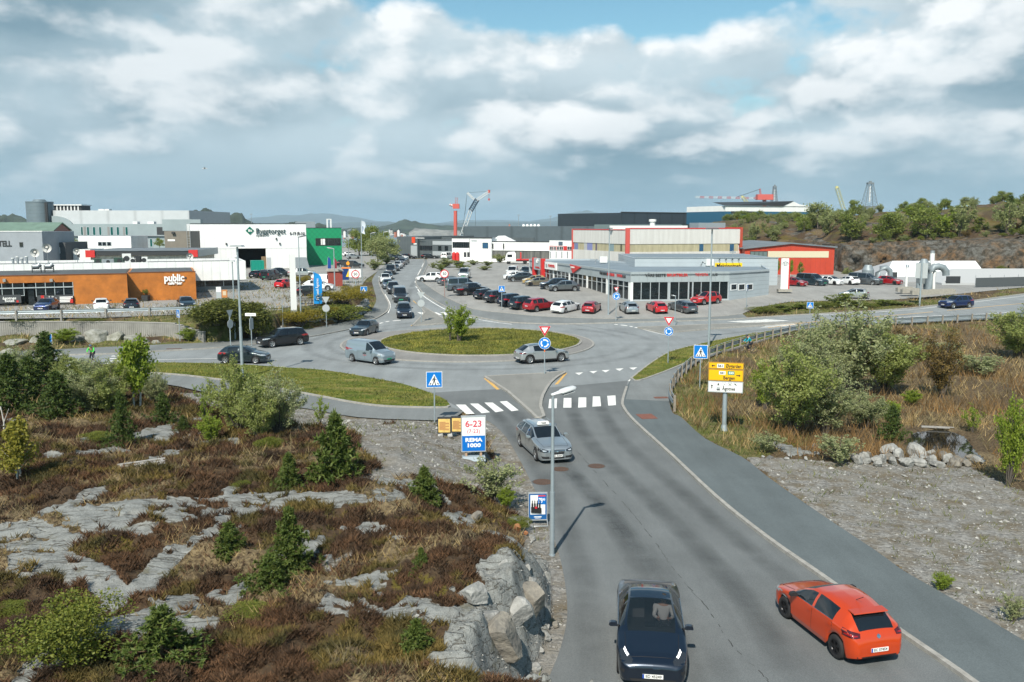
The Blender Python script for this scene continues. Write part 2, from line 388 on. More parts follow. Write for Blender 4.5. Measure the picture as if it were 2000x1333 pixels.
ROCKS=[[(105,1009),(141,1000),(192,990),(270,982),(390,978),(480,972),(600,964),(680,968),(790,965),(800,980),(700,990),(660,1000),(600,996),(540,1014),(450,1011),(375,1017),(315,1029),(300,1044),(270,1057),(240,1053),(210,1047),(162,1047),(120,1029)],
 [(-60,1060),(0,1035),(60,1020),(100,1035),(140,1045),(135,1070),(60,1085),(-60,1080)],
 [(12,1095),(50,1068),(120,1050),(160,1050),(170,1060),(130,1080),(160,1095),(215,1115),(240,1140),(270,1175),(245,1195),(205,1185),(190,1170),(130,1155),(120,1130),(60,1140),(18,1140)],
 [(290,1190),(330,1165),(370,1170),(415,1182),(380,1215),(320,1200)],
 [(661,1033),(694,1021),(760,1033),(766,1045),(757,1057),(820,1060),(772,1072),(748,1051),(676,1045)],
 [(619,1144),(676,1135),(760,1123),(778,1129),(760,1141),(754,1168),(814,1177),(850,1192),(925,1210),(931,1234),(910,1249),(889,1225),(835,1231),(790,1222),(736,1210),(694,1192),(691,1180),(718,1171),(727,1156),(676,1144)],
 [(889,1000),(934,1018),(919,1036),(985,1045),(1020,1070),(1036,1100),(1010,1090),(990,1062),(910,1042),(860,1010)],[(880,1162),(952,1155),(985,1175),(1030,1160),(1066,1126),(1072,1215),(1060,1260),(1030,1300),(985,1290),(950,1240),(925,1262),(905,1250),(940,1212),(975,1192),(955,1172),(885,1172)],
 [(640,1165),(700,1200),(740,1215),(690,1222),(615,1205)],
 [(70,890),(130,885),(120,905),(90,905)],[(150,885),(220,878),(265,885),(215,890),(170,905),(150,900)],[(370,868),(470,862),(470,870),(420,872)],[(330,885),(355,882),(350,893)],
 [(700,938),(760,935),(850,955),(880,990),(800,965)],[(610,1085),(650,1092),(640,1105),(612,1102)],[(1480,860),(1560,880),(1600,890),(1540,892)]]
GRAVEL=[[(700,850),(780,828),(850,822),(880,815),(905,850),(945,880),(985,920),(1015,960),(1040,1010),(1000,1005),(930,960),(860,945),(800,932),(740,942),(700,945),(745,915),(700,880)],
 [(330,762),(420,780),(500,794),(600,808),(700,824),(770,830),(700,852),(600,842),(480,822),(380,795)],
 [(620,1108),(700,1075),(660,1110),(640,1125)],
 [(1450,893),(1560,898),(1680,905),(1800,905),(1900,915),(2000,960),(2400,1100),(2400,1500),(2200,1390),(1995,1255),(1800,1140),(1600,1005)]]
GREEN=[[(1320,770),(1380,762),(1400,800),(1480,850),(1560,872),(1500,888),(1450,897),(1370,852),(1330,815)],[(-100,700),(60,697),(300,684),(430,672),(540,655),(420,662),(300,672),(0,690)],[(1470,612),(1500,596),(1560,590),(1740,588),(1800,592),(1700,604),(1560,613)]]
MOSS=[[(125,993),(170,985),(180,990),(140,1000)],[(760,1130),(850,1140),(880,1170),(860,1183),(800,1170),(770,1160)],[(690,1200),(760,1225),(800,1240),(770,1255),(720,1230)],[(985,1132),(1010,1140),(1000,1160),(975,1150)],[(170,1060),(260,1060),(240,1100),(170,1090)]]
def ground_mesh():
    ny=620; ys=14*np.exp(np.linspace(0,math.log(430/14),ny)); aa=np.linspace(-1.15,1.15,640)
    A,Y=np.meshgrid(aa,ys); X=A*Y
    Xf,Yf=X.ravel(),Y.ravel(); Z=np.zeros_like(Xf)
    for i in range(0,len(Xf),60000): Z[i:i+60000]=terr(Xf[i:i+60000],Yf[i:i+60000])
    px,py=pix(Xf,Yf,Z); wx,wy=zone_noise(px,py,Xf,Yf); px2=px+wx; py2=py+wy
    def mask(polys):
        r=np.zeros(len(Xf))
        for p in polys: r[inpoly(px2,py2,p)]=1
        return r
    rock,grav,green,moss=mask(ROCKS),mask(GRAVEL),mask(GREEN),mask(MOSS)
    d=np.zeros_like(Xf)
    for i in range(0,len(Xf),60000): d[i:i+60000]=paved_d(Xf[i:i+60000],Yf[i:i+60000])
    he=inpoly(Xf,Yf,HEATH); bo=inpoly(Xf,Yf,BOG)
    edge=(d<1.0+.5*fbm(Xf,Yf,2))&he&(Yf<60); grav[edge]=1; rock[edge]=0
    cliff=he&(Yf<29)&(d>=.5)&(d<1.9+1.6*(fbm(Xf/1.3,Yf/1.3,2)-.5)); rock[cliff]=1; grav[cliff&(d>1.0)]=0
    n=fbm(Xf/2.3+9,Yf/2.3,4)
    dry=np.where(he,sstep(.52,.62,n)*.9,0)+np.where(bo,.35+.65*sstep(.42,.6,n),0)
    dry=np.where((~he)&(~bo),.6*sstep(.4,.6,n),dry)
    green=np.maximum(green,np.where((~he)&(~bo)&(Yf>60),.9*sstep(.42,.55,fbm(Xf/3,Yf/3+7,3)),0))
    green=np.maximum(green,np.where(bo&(d<7)&(Yf>45),.8*sstep(.5,.6,fbm(Xf/2,Yf/2+7,3)),0))
    rock=np.maximum(rock,np.where(he&(fbm(Xf/2.6+30,Yf/5.2+11,4)>.74),1,0)*(grav<.5))
    rock=np.where(he&(fbm(Xf/1.1+2,Yf/.8,4)<.335)&(~cliff),0,rock); rock=np.where(he&(fbm(Xf/.45+2,Yf/.3,3)<.29)&(~cliff),0,rock)
    gvn=grav*(.75+.5*(fbm(Xf/1.2,Yf/1.2+3,3)-.5))
    Z=Z+rock*(.10+.16*(fbm(Xf/1.1,Yf/1.1,4)-.4)+.10*(np.floor(4*fbm(Xf/1.7+5,Yf/.9,3))/4))*(d>.5)+cliff*(.55*(fbm(Xf/.55,Yf/.4,4)-.5)+.22*np.floor(4*fbm(Xf/.8+9,Yf/.6,3))/2-.12)+grav*he*.10*(fbm(Xf/.3,Yf/.3,2)-.5)*(d>.3)
    Z=Z+he*(1-rock)*(1-grav)*np.clip(fbm(Xf/.75,Yf/.75,3)-.34,0,1)*.75*sstep(.8,2.5,d)
    nx=len(aa); idx=np.arange(ny*nx).reshape(ny,nx)
    f=np.stack([idx[:-1,:-1],idx[:-1,1:],idx[1:,1:],idx[1:,:-1]],-1).reshape(-1,4)
    o=np_mesh('ground',np.stack([Xf,Yf,Z],1),f,ground_mat(),True)
    for nm,ch in (('soil',(rock,green,gvn)),('cover',(np.clip(dry,0,1),moss,bo.astype(float)))):
        at=o.data.color_attributes.new(nm,'FLOAT_COLOR','POINT')
        at.data.foreach_set('color',np.stack([*ch,np.ones(len(Xf))],1).astype(np.float32).ravel())
    return structure(o),dict(x=Xf,y=Yf,z=Z,rock=rock,grav=grav,green=green,dry=dry,moss=moss,he=he,bo=bo,d=d)
def ground_mat(cliff=False):
    m=bpy.data.materials.new('soil_and_rock'); m.use_nodes=True; nt=m.node_tree; N=nt.nodes; L=nt.links; b=N['Principled BSDF']
    g=N.new('ShaderNodeNewGeometry'); pos=g.outputs['Position']
    def noise(s,det=6,rough=.6,st=None):
        v=pos
        if st:
            mp=N.new('ShaderNodeMapping'); mp.inputs['Scale'].default_value=st; L.new(pos,mp.inputs[0]); v=mp.outputs[0]
        n=N.new('ShaderNodeTexNoise'); L.new(v,n.inputs['Vector']); n.inputs['Scale'].default_value=s; n.inputs['Detail'].default_value=det; n.inputs['Roughness'].default_value=rough
        return n.outputs['Fac']
    def rmp(x,a,b_,c=0,d=1):
        n=N.new('ShaderNodeMapRange'); L.new(x,n.inputs[0])
        for i,q in enumerate((a,b_,c,d)): n.inputs[i+1].default_value=q
        return n.outputs[0]
    def mix(f,a,b_,bt='MIX'):
        n=N.new('ShaderNodeMix'); n.data_type='RGBA'; n.blend_type=bt
        if isinstance(f,(int,float)): n.inputs[0].default_value=f
        else: L.new(f,n.inputs[0])
        for i,q in ((6,a),(7,b_)):
            if isinstance(q,tuple): n.inputs[i].default_value=q+(1,)
            else: L.new(q,n.inputs[i])
        return n.outputs[2]
    def math_(op,a,b_):
        n=N.new('ShaderNodeMath'); n.operation=op
        for i,q in enumerate((a,b_)):
            if isinstance(q,(int,float)): n.inputs[i].default_value=q
            else: L.new(q,n.inputs[i])
        return n.outputs[0]
    a1=N.new('ShaderNodeAttribute'); a1.attribute_name='soil'; s1=N.new('ShaderNodeSeparateColor'); L.new(a1.outputs['Color'],s1.inputs[0])
    a2=N.new('ShaderNodeAttribute'); a2.attribute_name='cover'; s2=N.new('ShaderNodeSeparateColor'); L.new(a2.outputs['Color'],s2.inputs[0])
    n1,n2,n3=noise(1.1),noise(7.0),noise(38.0,3)
    heath=mix(rmp(n2,.3,.7),(.04,.026,.016),(.1,.066,.036))
    dry=mix(rmp(n3,.3,.7),(.15,.11,.055),(.33,.26,.15))
    c=mix(math_('MULTIPLY',s2.outputs[0],rmp(n2,.35,.6)),heath,dry)
    gr=mix(rmp(n3,.3,.7),(.065,.085,.018),(.15,.165,.045)); gr=mix(rmp(n1,.45,.7),gr,(.24,.19,.09))
    c=mix(math_('MULTIPLY',s1.outputs[1],rmp(n2,.25,.5)),c,gr)
    c=mix(math_('MULTIPLY',s2.outputs[1],rmp(n2,.3,.5)),c,(.13,.105,.018))
    stone=N.new('ShaderNodeTexVoronoi'); L.new(pos,stone.inputs['Vector']); stone.inputs['Scale'].default_value=9
    sc=N.new('ShaderNodeSeparateColor'); L.new(stone.outputs['Color'],sc.inputs[0])
    grav=mix(sc.outputs[0],(.15,.145,.135),(.4,.39,.365)); grav=mix(rmp(n3,.3,.7,0,.6),grav,(.17,.165,.15))
    grav=mix(rmp(n1,.42,.64,0,.85),grav,(.15,.12,.075)); grav=mix(rmp(noise(.35,4),.5,.62,0,.5),grav,(.26,.25,.225))
    c=mix(rmp(math_('ADD',s1.outputs[2],math_('MULTIPLY',n2,.5)),.55,.85),c,grav)
    rk=mix(rmp(noise(2.2,8,.7),.3,.7),(.145,.15,.14),(.32,.33,.315)); rk=mix(rmp(n3,.45,.7,0,.5),rk,(.41,.42,.4))
    rk=mix(rmp(noise(14,5),.56,.68,0,.75),rk,(.085,.08,.068))
    wv=N.new('ShaderNodeTexNoise'); mp=N.new('ShaderNodeMapping'); mp.inputs['Scale'].default_value=(.35,1.6,2.5); mp.inputs['Rotation'].default_value=(0,0,.35); L.new(pos,mp.inputs[0]); L.new(mp.outputs[0],wv.inputs['Vector']); wv.inputs['Scale'].default_value=1.3; wv.inputs['Detail'].default_value=5
    band=math_('ABSOLUTE',math_('SUBTRACT',wv.outputs['Fac'],.5),0)
    rk=mix(rmp(band,.0,.018,.85,0),rk,(.055,.045,.03))
    rk=mix(rmp(noise(1.4,5),.6,.7,0,.6),rk,(.1,.085,.03))
    if cliff:
        rk=mix(1.0,rk,mix(rmp(noise(.28,4),.42,.62),(.5,.48,.46),(.6,.36,.2)),'MULTIPLY'); rk=mix(rmp(noise(1.0,6,.7),.45,.6),rk,(.045,.04,.03))
    c=mix(rmp(math_('ADD',s1.outputs[0],math_('MULTIPLY',math_('SUBTRACT',n2,.5),.9)),.42,.56),c,rk)
    L.new(c,b.inputs['Base Color']); b.inputs['Roughness'].default_value=.9; b.inputs['Specular IOR Level'].default_value=.25
    h=math_('ADD',math_('MULTIPLY',n2,.7),math_('MULTIPLY',n3,.5)); h=math_('ADD',h,math_('MULTIPLY',rmp(band,0,.03),.4))
    bp=N.new('ShaderNodeBump'); bp.inputs['Strength'].default_value=.75; bp.inputs['Distance'].default_value=.12; L.new(h,bp.inputs['Height']); L.new(bp.outputs[0],b.inputs['Normal'])
    return m
def sheet(name, poly, off, m, z=None):
    n=len(poly); co,_,fc,_,_,_=mathutils.geometry.delaunay_2d_cdt([Vector(p) for p in poly],[(i,(i+1)%n) for i in range(n)],[],1,1e-4)
    bm=bmesh.new(); vs=[bm.verts.new((p.x,p.y,0)) for p in co]
    for f in fc: bm.faces.new([vs[i] for i in f])
    if z is None:
        for yb,_ in GB: bmesh.ops.bisect_plane(bm,geom=bm.verts[:]+bm.edges[:]+bm.faces[:],plane_co=(0,yb,0),plane_no=(0,1,0),dist=1e-5)
    for v in bm.verts: v.co.z=(gz(v.co.y) if z is None else z)+off
    bmesh.ops.recalc_face_normals(bm,faces=bm.faces[:])
    bm.normal_update()
    if sum(f.normal.z for f in bm.faces)<0: bmesh.ops.reverse_faces(bm,faces=bm.faces[:])
    me=bpy.data.meshes.new(name); bm.to_mesh(me); bm.free(); me.materials.append(m)
    o=bpy.data.objects.new(name,me); COL.objects.link(o); return structure(o)
def ribbon(mb, pts, wd, lo, hi, m, closed=False, side=.0, dash=None, z=None):
    """band along a line: side shifts it sideways (in widths); with lo<hi it is a solid kerb"""
    p=[Vector((a,b)) for a,b in pts]; k=len(p); offs=[]
    for i in range(k):
        a=p[i-1] if (i>0 or closed) else p[i]; c=p[(i+1)%k] if (i<k-1 or closed) else p[i]
        t=(c-a); t=t.normalized() if t.length>1e-6 else Vector((1,0)); offs.append(Vector((-t.y,t.x)))
    zz=lambda q:(gz(q.y) if z is None else z)
    acc=.0
    for i in range(k if closed else k-1):
        j=(i+1)%k; l=(p[j]-p[i]).length; acc+=l
        if dash and (acc%(dash[0]+dash[1]))>dash[0]: continue
        a0,a1=p[i]+offs[i]*wd*(side-.5),p[i]+offs[i]*wd*(side+.5); b0,b1=p[j]+offs[j]*wd*(side-.5),p[j]+offs[j]*wd*(side+.5)
        top=[(*q,zz(q)+hi) for q in (a0,b0,b1,a1)]
        if hi-lo<.01: mb.add(top,[(0,1,2,3)],m)
        else:
            bot=[(*q,zz(q)+lo) for q in (a0,b0,b1,a1)]
            mb.add(top+bot,[(0,1,2,3),(0,4,5,1),(2,6,7,3),(4,0,3,7),(1,5,6,2)],m)
def asphalt(name, c, k=1.0):
    m=mat(name,c,rough=.85,spec=.3,coord='World'); nt=m.node_tree; N=nt.nodes; L=nt.links; b=N['Principled BSDF']
    g=N.new('ShaderNodeNewGeometry')
    def noise(s,d,st=None,rot=0):
        mp=N.new('ShaderNodeMapping'); L.new(g.outputs['Position'],mp.inputs[0]); mp.inputs['Scale'].default_value=st or (1,1,1); mp.inputs['Rotation'].default_value=(0,0,rot)
        n=N.new('ShaderNodeTexNoise'); L.new(mp.outputs[0],n.inputs['Vector']); n.inputs['Scale'].default_value=s; n.inputs['Detail'].default_value=d; n.inputs['Roughness'].default_value=.65
        return n.outputs['Fac']
    def rm(x,a,b_,c_,d): 
        n=N.new('ShaderNodeMapRange'); L.new(x,n.inputs[0])
        for i,q in enumerate((a,b_,c_,d)): n.inputs[i+1].default_value=q
        return n.outputs[0]
    def mul(x,y):
        n=N.new('ShaderNodeMath'); n.operation='MULTIPLY'; L.new(x,n.inputs[0]); L.new(y,n.inputs[1]); return n.outputs[0]
    f=mul(mul(rm(noise(.22,4),.3,.7,.86,1.12),rm(noise(26,2),.25,.75,.8,1.22)),mul(rm(noise(.75,4,(1,.12,1),.25),.3,.7,.88,1.1),rm(noise(90,1),.2,.8,.72,1.28)))
    mx=N.new('ShaderNodeVectorMath'); mx.operation='SCALE'; mx.inputs[0].default_value=c; L.new(f,mx.inputs['Scale']); L.new(mx.outputs[0],b.inputs['Base Color'])
    bp=N.new('ShaderNodeBump'); bp.inputs['Strength'].default_value=.25; bp.inputs['Distance'].default_value=.01; L.new(noise(70,2),bp.inputs['Height']); L.new(bp.outputs[0],b.inputs['Normal'])
    return m
A_OLD=asphalt('worn_asphalt',(.22,.238,.243)); A_NEW=asphalt('dark_asphalt',(.138,.149,.151)); A_WALK=asphalt('footpath_asphalt',(.175,.188,.188)); A_WALKD=asphalt('dark_footpath_asphalt',(.105,.124,.129))
A_LOT=asphalt('pale_yard_asphalt',(.27,.268,.255)); A_ISL=asphalt('island_concrete',(.21,.21,.195)); A_PAT=asphalt('patched_asphalt',(.22,.215,.205))
KERB=mat('kerb_stone',(.3,.29,.265),.85,var=.25,vscale=4,coord='World'); PAINT=mat('road_paint_white',(.74,.74,.71),.7,var=.12,vscale=6,coord='World'); PAINT_Y=mat('road_paint_yellow',(.6,.36,.1),.7,var=.25,vscale=4,coord='World')
def lawn_mat():
    m=mat('mown_grass',(.09,.11,.03),.95,spec=.1,coord='World'); nt=m.node_tree; N=nt.nodes; L=nt.links; b=N['Principled BSDF']
    g=N.new('ShaderNodeNewGeometry')
    def noise(s,d,st=None):
        mp=N.new('ShaderNodeMapping'); L.new(g.outputs['Position'],mp.inputs[0]); mp.inputs['Scale'].default_value=st or (1,1,1); mp.inputs['Rotation'].default_value=(0,0,.2)
        n=N.new('ShaderNodeTexNoise'); L.new(mp.outputs[0],n.inputs['Vector']); n.inputs['Scale'].default_value=s; n.inputs['Detail'].default_value=d; n.inputs['Roughness'].default_value=.7; return n.outputs['Fac']
    r=N.new('ShaderNodeValToRGB'); L.new(noise(.9,6,(.35,1.3,1)),r.inputs[0]); e=r.color_ramp.elements
    e[0].position=.34; e[0].color=(.075,.125,.018,1); e[1].position=.64; e[1].color=(.26,.225,.085,1); q=e.new(.5); q.color=(.14,.165,.036,1)
    mx=N.new('ShaderNodeMix'); mx.data_type='RGBA'; mx.blend_type='MULTIPLY'; mx.inputs[0].default_value=.8; L.new(r.outputs[0],mx.inputs[6])
    r2=N.new('ShaderNodeValToRGB'); L.new(noise(11,4),r2.inputs[0]); r2.color_ramp.elements[0].position=.3; r2.color_ramp.elements[0].color=(.42,.42,.4,1); r2.color_ramp.elements[1].position=.65; r2.color_ramp.elements[1].color=(1.15,1.12,1,1)
    L.new(r2.outputs[0],mx.inputs[7]); L.new(mx.outputs[2],b.inputs['Base Color'])
    bp=N.new('ShaderNodeBump'); bp.inputs['Strength'].default_value=.9; bp.inputs['Distance'].default_value=.08; L.new(noise(14,4),bp.inputs['Height']); L.new(bp.outputs[0],b.inputs['Normal'])
    return m
LAWN=lawn_mat()
GROUND,GD=ground_mesh()
o=MB(); o.box(-700,700,-140,430,-6,-3,mat('subsoil',(.09,.075,.05),.95)); structure(o.build('subsoil'))
sheet('road',ROAD,.004,A_OLD)
new=W2([(838,768),(900,764),(965,761),(1000,760),(1075,757),(1140,752),(1226,744)])
sheet('new_road_surface',L_SOUTH_LEFT[:-3]+[tuple(G(855,775)[:2])]+new+[tuple(G(1224,758)[:2])]+L_SOUTH_RIGHT[1:],.008,A_NEW)
sheet('car_park_north',LOT_N,.006,A_LOT); sheet('car_park_west',LOT_W,.006,A_LOT,ZP)
sheet('footpath',WALK_SE,.1,A_WALKD); sheet('footpath',PATH_W,.06,A_WALK)
old=W2([(1233,742),(1222,783),(1307,787),(1310,768),(1330,736),(1362,710),(1420,686),(1480,669),(1560,645),(1640,636),(1540,649),(1450,677),(1370,699),(1300,727),(1248,745)])
sheet('old_footpath_surface',old,.104,A_WALK)
sheet('pavement',WALK_NW,.1,A_WALK); sheet('pavement',WALK_NE,.08,A_WALK)
sheet('grass_verge',VERGE_W_POLY,.13,LAWN); sheet('grass_verge',VERGE_E_POLY,.14,LAWN)
sheet('roundabout_apron',APRON,.07,A_PAT)
def dome():
    mb=MB(); n=72; vs=[(GC.x,GC.y,.48)]; fs=[]; rings=[(.15,.46),(.35,.42),(.6,.34),(.8,.26),(.93,.18),(1,.11)]
    for r,z in rings: vs+=[(GC.x+10.1*r*math.cos(2*math.pi*i/n),GC.y+10.1*r*math.sin(2*math.pi*i/n),z) for i in range(n)]
    for i in range(n): fs.append((0,1+i,1+(i+1)%n))
    for k in range(len(rings)-1):
        for i in range(n): a=1+k*n+i; b=1+k*n+(i+1)%n; fs.append((a,a+n,b+n,b))
    mb.add(vs,fs,LAWN,True); structure(mb.build('roundabout_lawn'))
dome()
sheet('splitter_island',SPLIT_S,.12,A_ISL); sheet('splitter_island',SPLIT_E,.12,A_ISL); sheet('splitter_island',SPLIT_N,.12,A_ISL)
kb=MB()
for pts,cl,wd,hi in ((L_SOUTH_RIGHT,False,.17,.125),(L_VERGE_E,False,.16,.15),(VERGE_E_LOW,False,.16,.15),(L_KERB_NW,False,.18,.125),(NE_BACK,False,.16,.14),(L_KERB_NE,False,.16,.11),(VERGE_W_LOW,False,.18,.15),(ISLAND,True,.26,.16),(APRON,True,.2,.09),(SPLIT_S,True,.2,.14),(SPLIT_E,True,.2,.14),(SPLIT_N,True,.18,.14)):
    ribbon(kb,pts,wd,-.02,hi,KERB,cl)
structure(kb.build('kerbs'))
pm=MB()
def quadp(q,m=PAINT,off=.012,z=None):
    pts=[G(a,b,z) for a,b in q]; pm.add([(p.x,p.y,p.z+off) for p in pts],[tuple(range(len(q)))],m)
for q in ([(890,791),(909,791),(927,809),(911,810)],[(918,789),(934,789),(957,806),(941,808)],[(946,787),(962,787),(984,803),(968,806)],[(976,785),(990,784),(1013,802),(999,804)],
 [(1073,780),(1088,779),(1087,798),(1071,798)],[(1101,778),(1116,778),(1116,797),(1100,797)],[(1130,777),(1145,777),(1145,796),(1129,797)],[(1158,775),(1172,775),(1174,794),(1157,795)],[(1186,774),(1202,773),(1203,792),(1188,793)]): quadp(q)
for a,b in ((1131,731),(1159,728),(1183,726),(1210,723),(1237,721)): quadp([(a-8,b-2),(a+8,b-3),(a,b+2)])
for i in range(5): quadp([(1420+i*16,628.6-i*.9),(1432+i*16,628-i*.9),(1478+i*16,630.4-i*.9),(1464+i*16,631.2-i*.9)])
for i in range(4): quadp([(1483+i*5,641.0-i*1.7),(1487+i*5,640.2-i*1.7),(1556-i*3,635.2-i*1.4),(1557-i*3,636.2-i*1.4)])
for i in range(6): quadp([(196+i*5,717-i*5),(240+i*9,715-i*5.0),(244+i*9,713.5-i*5.0),(200+i*5,715.5-i*5)])
for a in (815,843,860,877): quadp([(a,610.5),(a+9,610.5),(a+21,615.5),(a+10,615.8)])
for a in (694,): quadp([(a-20,0+620),(a-10,620),(a-8,622),(a-20,622)])
quadp([(945,740),(951,739),(976,761),(970,762)],PAINT_Y); quadp([(1103,730),(1108,729),(1090,751),(1083,752)],PAINT_Y)
NL=lambda p:w(p,4)
ribbon(pm,NL([(1280,736),(1234,745),(1230,748)])[:1]+NL([(1318,687),(1287,702),(1253,725),(1228,745)]),.14,.013,.013,PAINT,side=0)
ribbon(pm,NL([(812,560),(822,574),(842,589),(866,603),(897,615),(948,627),(1000,634)]),.16,.013,.013,PAINT)
ribbon(pm,NL([(827,515),(820,530),(812,545),(811,553)]),.16,.013,.013,PAINT,dash=(1.5,1.5))
ribbon(pm,NL([(752,575),(762,595),(758,612)]),.14,.013,.013,PAINT)
ribbon(pm,NL([(807,588),(829,611),(803,637)]),.14,.013,.013,PAINT_Y)
ribbon(pm,NL([(1250,642),(1296,654),(1318,655)]),.14,.013,.013,PAINT)
ribbon(pm,NL([(304,703.5),(360,702),(425,701)]),.14,.013,.013,PAINT)
ribbon(pm,NL([(210,717.5),(304,709),(440,711.5),(560,718)]),.14,.013,.013,PAINT)
ribbon(pm,NL([(1500,641),(1600,628),(1750,616),(1850,607),(2000,593),(2300,565)]),.16,.013,.013,PAINT_Y,dash=(9,1))
ribbon(pm,NL([(1600,616),(1724,609.5),(1820,601),(2000,578.5),(2300,550)]),.14,.013,.013,PAINT)
ribbon(pm,NL([(1560,641),(1660,630),(1762,620.5),(1900,614.5),(2000,608),(2300,582)]),.14,.013,.013,PAINT)
ribbon(pm,NL([(735,634),(760,628),(790,626)]),.3,.013,.013,PAINT,dash=(.6,.5))
ribbon(pm,NL([(1200,634),(1225,637),(1245,641)]),.3,.013,.013,PAINT,dash=(.6,.5))
for a,b in (((-20,604),(20,616)),((55,601),(80,614)),((135,600),(165,612)),((168,599),(190,612)),((235,599),(262,611)),((300,599),(325,611)),((385,598),(405,608))):
    q0,q1=G(*a,ZP),G(*b,ZP); ribbon(pm,[(q0.x,q0.y),(q1.x,q1.y)],.13,.013,.013,PAINT,z=ZP)
structure(pm.build('road_markings'))
ck=MB(); rnd=random.Random(4); CRK=mat('crack_sealant',(.03,.03,.03),.9)
jl=w([(1125,880),(1165,925),(1215,980),(1265,1040),(1290,1075),(1330,1130),(1390,1200),(1420,1250),(1480,1310),(1530,1360)],8)
for i in range(len(jl)-1):
    if rnd.random()<.62: ribbon(ck,[(jl[i][0]+rnd.uniform(-.03,.03),jl[i][1]),(jl[i+1][0]+rnd.uniform(-.03,.03),jl[i+1][1])],rnd.uniform(.008,.03),.0125,.0125,CRK)
def worn():
    m=bpy.data.materials.new('worn_wheel_path'); m.use_nodes=True; nt=m.node_tree; N=nt.nodes; L=nt.links; b=N['Principled BSDF']; b.inputs['Base Color'].default_value=(.045,.05,.052,1); b.inputs['Roughness'].default_value=.75
    at=N.new('ShaderNodeAttribute'); at.attribute_name='wear'; g=N.new('ShaderNodeNewGeometry'); n=N.new('ShaderNodeTexNoise'); L.new(g.outputs['Position'],n.inputs['Vector']); n.inputs['Scale'].default_value=.6; n.inputs['Detail'].default_value=6
    mr=N.new('ShaderNodeMapRange'); L.new(n.outputs['Fac'],mr.inputs[0]); mr.inputs[1].default_value=.3; mr.inputs[2].default_value=.7; mr.inputs[3].default_value=.25; mr.inputs[4].default_value=1
    q=N.new('ShaderNodeMath'); q.operation='MULTIPLY'; L.new(at.outputs['Fac'],q.inputs[0]); L.new(mr.outputs[0],q.inputs[1]); L.new(q.outputs[0],b.inputs['Alpha']); V=[];Fc=[];A=[]
    def run(pts,wd,k):
        n_=len(pts)
        for i,(x,y) in enumerate(pts):
            a=Vector(pts[max(i-1,0)]); c=Vector(pts[min(i+1,n_-1)]); d=(c-a).normalized(); s=Vector((-d.y,d.x)); e=min(1,i/4,(n_-1-i)/4)
            for u,al in ((-1,0),(-.45,.75),(0,1),(.45,.75),(1,0)): V.append((x+s.x*wd*u,y+s.y*wd*u,gz(y)+.0105)); A.append(al*k*e*.75)
            if i: o=len(V)-10; Fc.extend([(o+j,o+j+1,o+j+6,o+j+5) for j in range(4)])
    for p_,wd,k in (([(930,775),(965,805),(1012,860),(1078,960),(1122,1060),(1150,1180),(1160,1360)],.55,.42),([(985,785),(1030,830),(1085,890),(1170,985),(1240,1080),(1300,1200),(1350,1360)],.6,.5),([(1110,770),(1125,820),(1165,880),(1262,970),(1365,1070),(1460,1180),(1575,1360)],.6,.5),([(1165,770),(1185,820),(1225,870),(1335,965),(1455,1065),(1585,1175),(1760,1360)],.55,.4),([(1060,860),(1115,920),(1200,1010),(1290,1110),(1370,1230),(1430,1350)],.5,.25)): run(w(p_,8),wd,k)
    for r,k in ((15.0,.22),(17.2,.25)): run([(GC.x+r*math.cos(t*.06),GC.y+r*math.sin(t*.06)) for t in range(105)],.6,k)
    run(w([(815,540),(800,570),(798,600),(790,625)],8),.5,.3); run(w([(300,704),(450,702),(560,700)],8),.4,.25); run(w([(1330,664),(1480,646),(1660,626),(1900,605)],8),.5,.3); run(w([(1330,640),(1480,628),(1660,616),(1900,594)],8),.5,.3)
    o=np_mesh('worn_wheel_paths',np.array(V),np.array(Fc),m); at=o.data.attributes.new('wear','FLOAT','POINT'); at.data.foreach_set('value',np.array(A,dtype=np.float32)); structure(o)
worn()
structure(ck.build('road_cracks'))
def cover(px,py,r,label,rust=True):
    c=G(px,py); t=thing('manhole_cover',label,'manhole cover',(c.x,c.y,.01))
    m=MB(); M1=mat('rusty_iron',(.12,.065,.042),.75,.3,var=.4,vscale=9); M2=mat('iron_frame',(.1,.085,.075),.7,.4)
    m.cyl((0,0),r,0,.006,M1,28); m.build('lid',t)
    m=MB(); m.add([(r*1.16*math.cos(i*math.pi/16),r*1.16*math.sin(i*math.pi/16),.001) for i in range(32)]+[(r*1.0*math.cos(i*math.pi/16),r*1.0*math.sin(i*math.pi/16),.001) for i in range(32)],[(i,(i+1)%32,32+(i+1)%32,32+i) for i in range(32)],M2); m.build('rim',t)
    m=MB()
    for k in range(-3,4):
        l=math.sqrt(max(.01,r*r*.72-(k*r*.22)**2)); m.box(-l,l,k*r*.22-.012,k*r*.22+.012,.006,.0075,M2)
    m.build('grating',t)
cover(1060,942,.42,'slotted round drain cover nearest the grass edge of the dark road')
cover(1095,917,.36,'round rusty manhole cover right behind the silver taxi\'s front bumper shadow')
cover(1165,911,.38,'pale brown manhole cover in the lane next to the taxi')
def plate(px,py,w_,l_,rz,label,z=.106):
    c=G(px,py); m=MB(); M1=mat('brick_red_plate',(.2,.075,.05),.8,var=.3,vscale=7)
    m.box(-w_/2,w_/2,-l_/2,l_/2,0,.006,M1)
    for k in range(5): m.box(-w_/2,w_/2,-l_/2+(k+.5)*l_/5-.01,-l_/2+(k+.5)*l_/5+.01,.006,.009,mat('iron_frame',(.1,.085,.075)))
    o=m.build('cable_cover'); o.location=(c.x,c.y,z); o.rotation_euler=(0,0,rz); tag(o,label,'ground cover')
plate(1263,817,1.0,1.35,.15,'red brown cable cover set in the dark footpath near the kerb')
plate(1291,780,.95,.55,.1,'red brown cable cover at the seam of old and new footpath',.11)
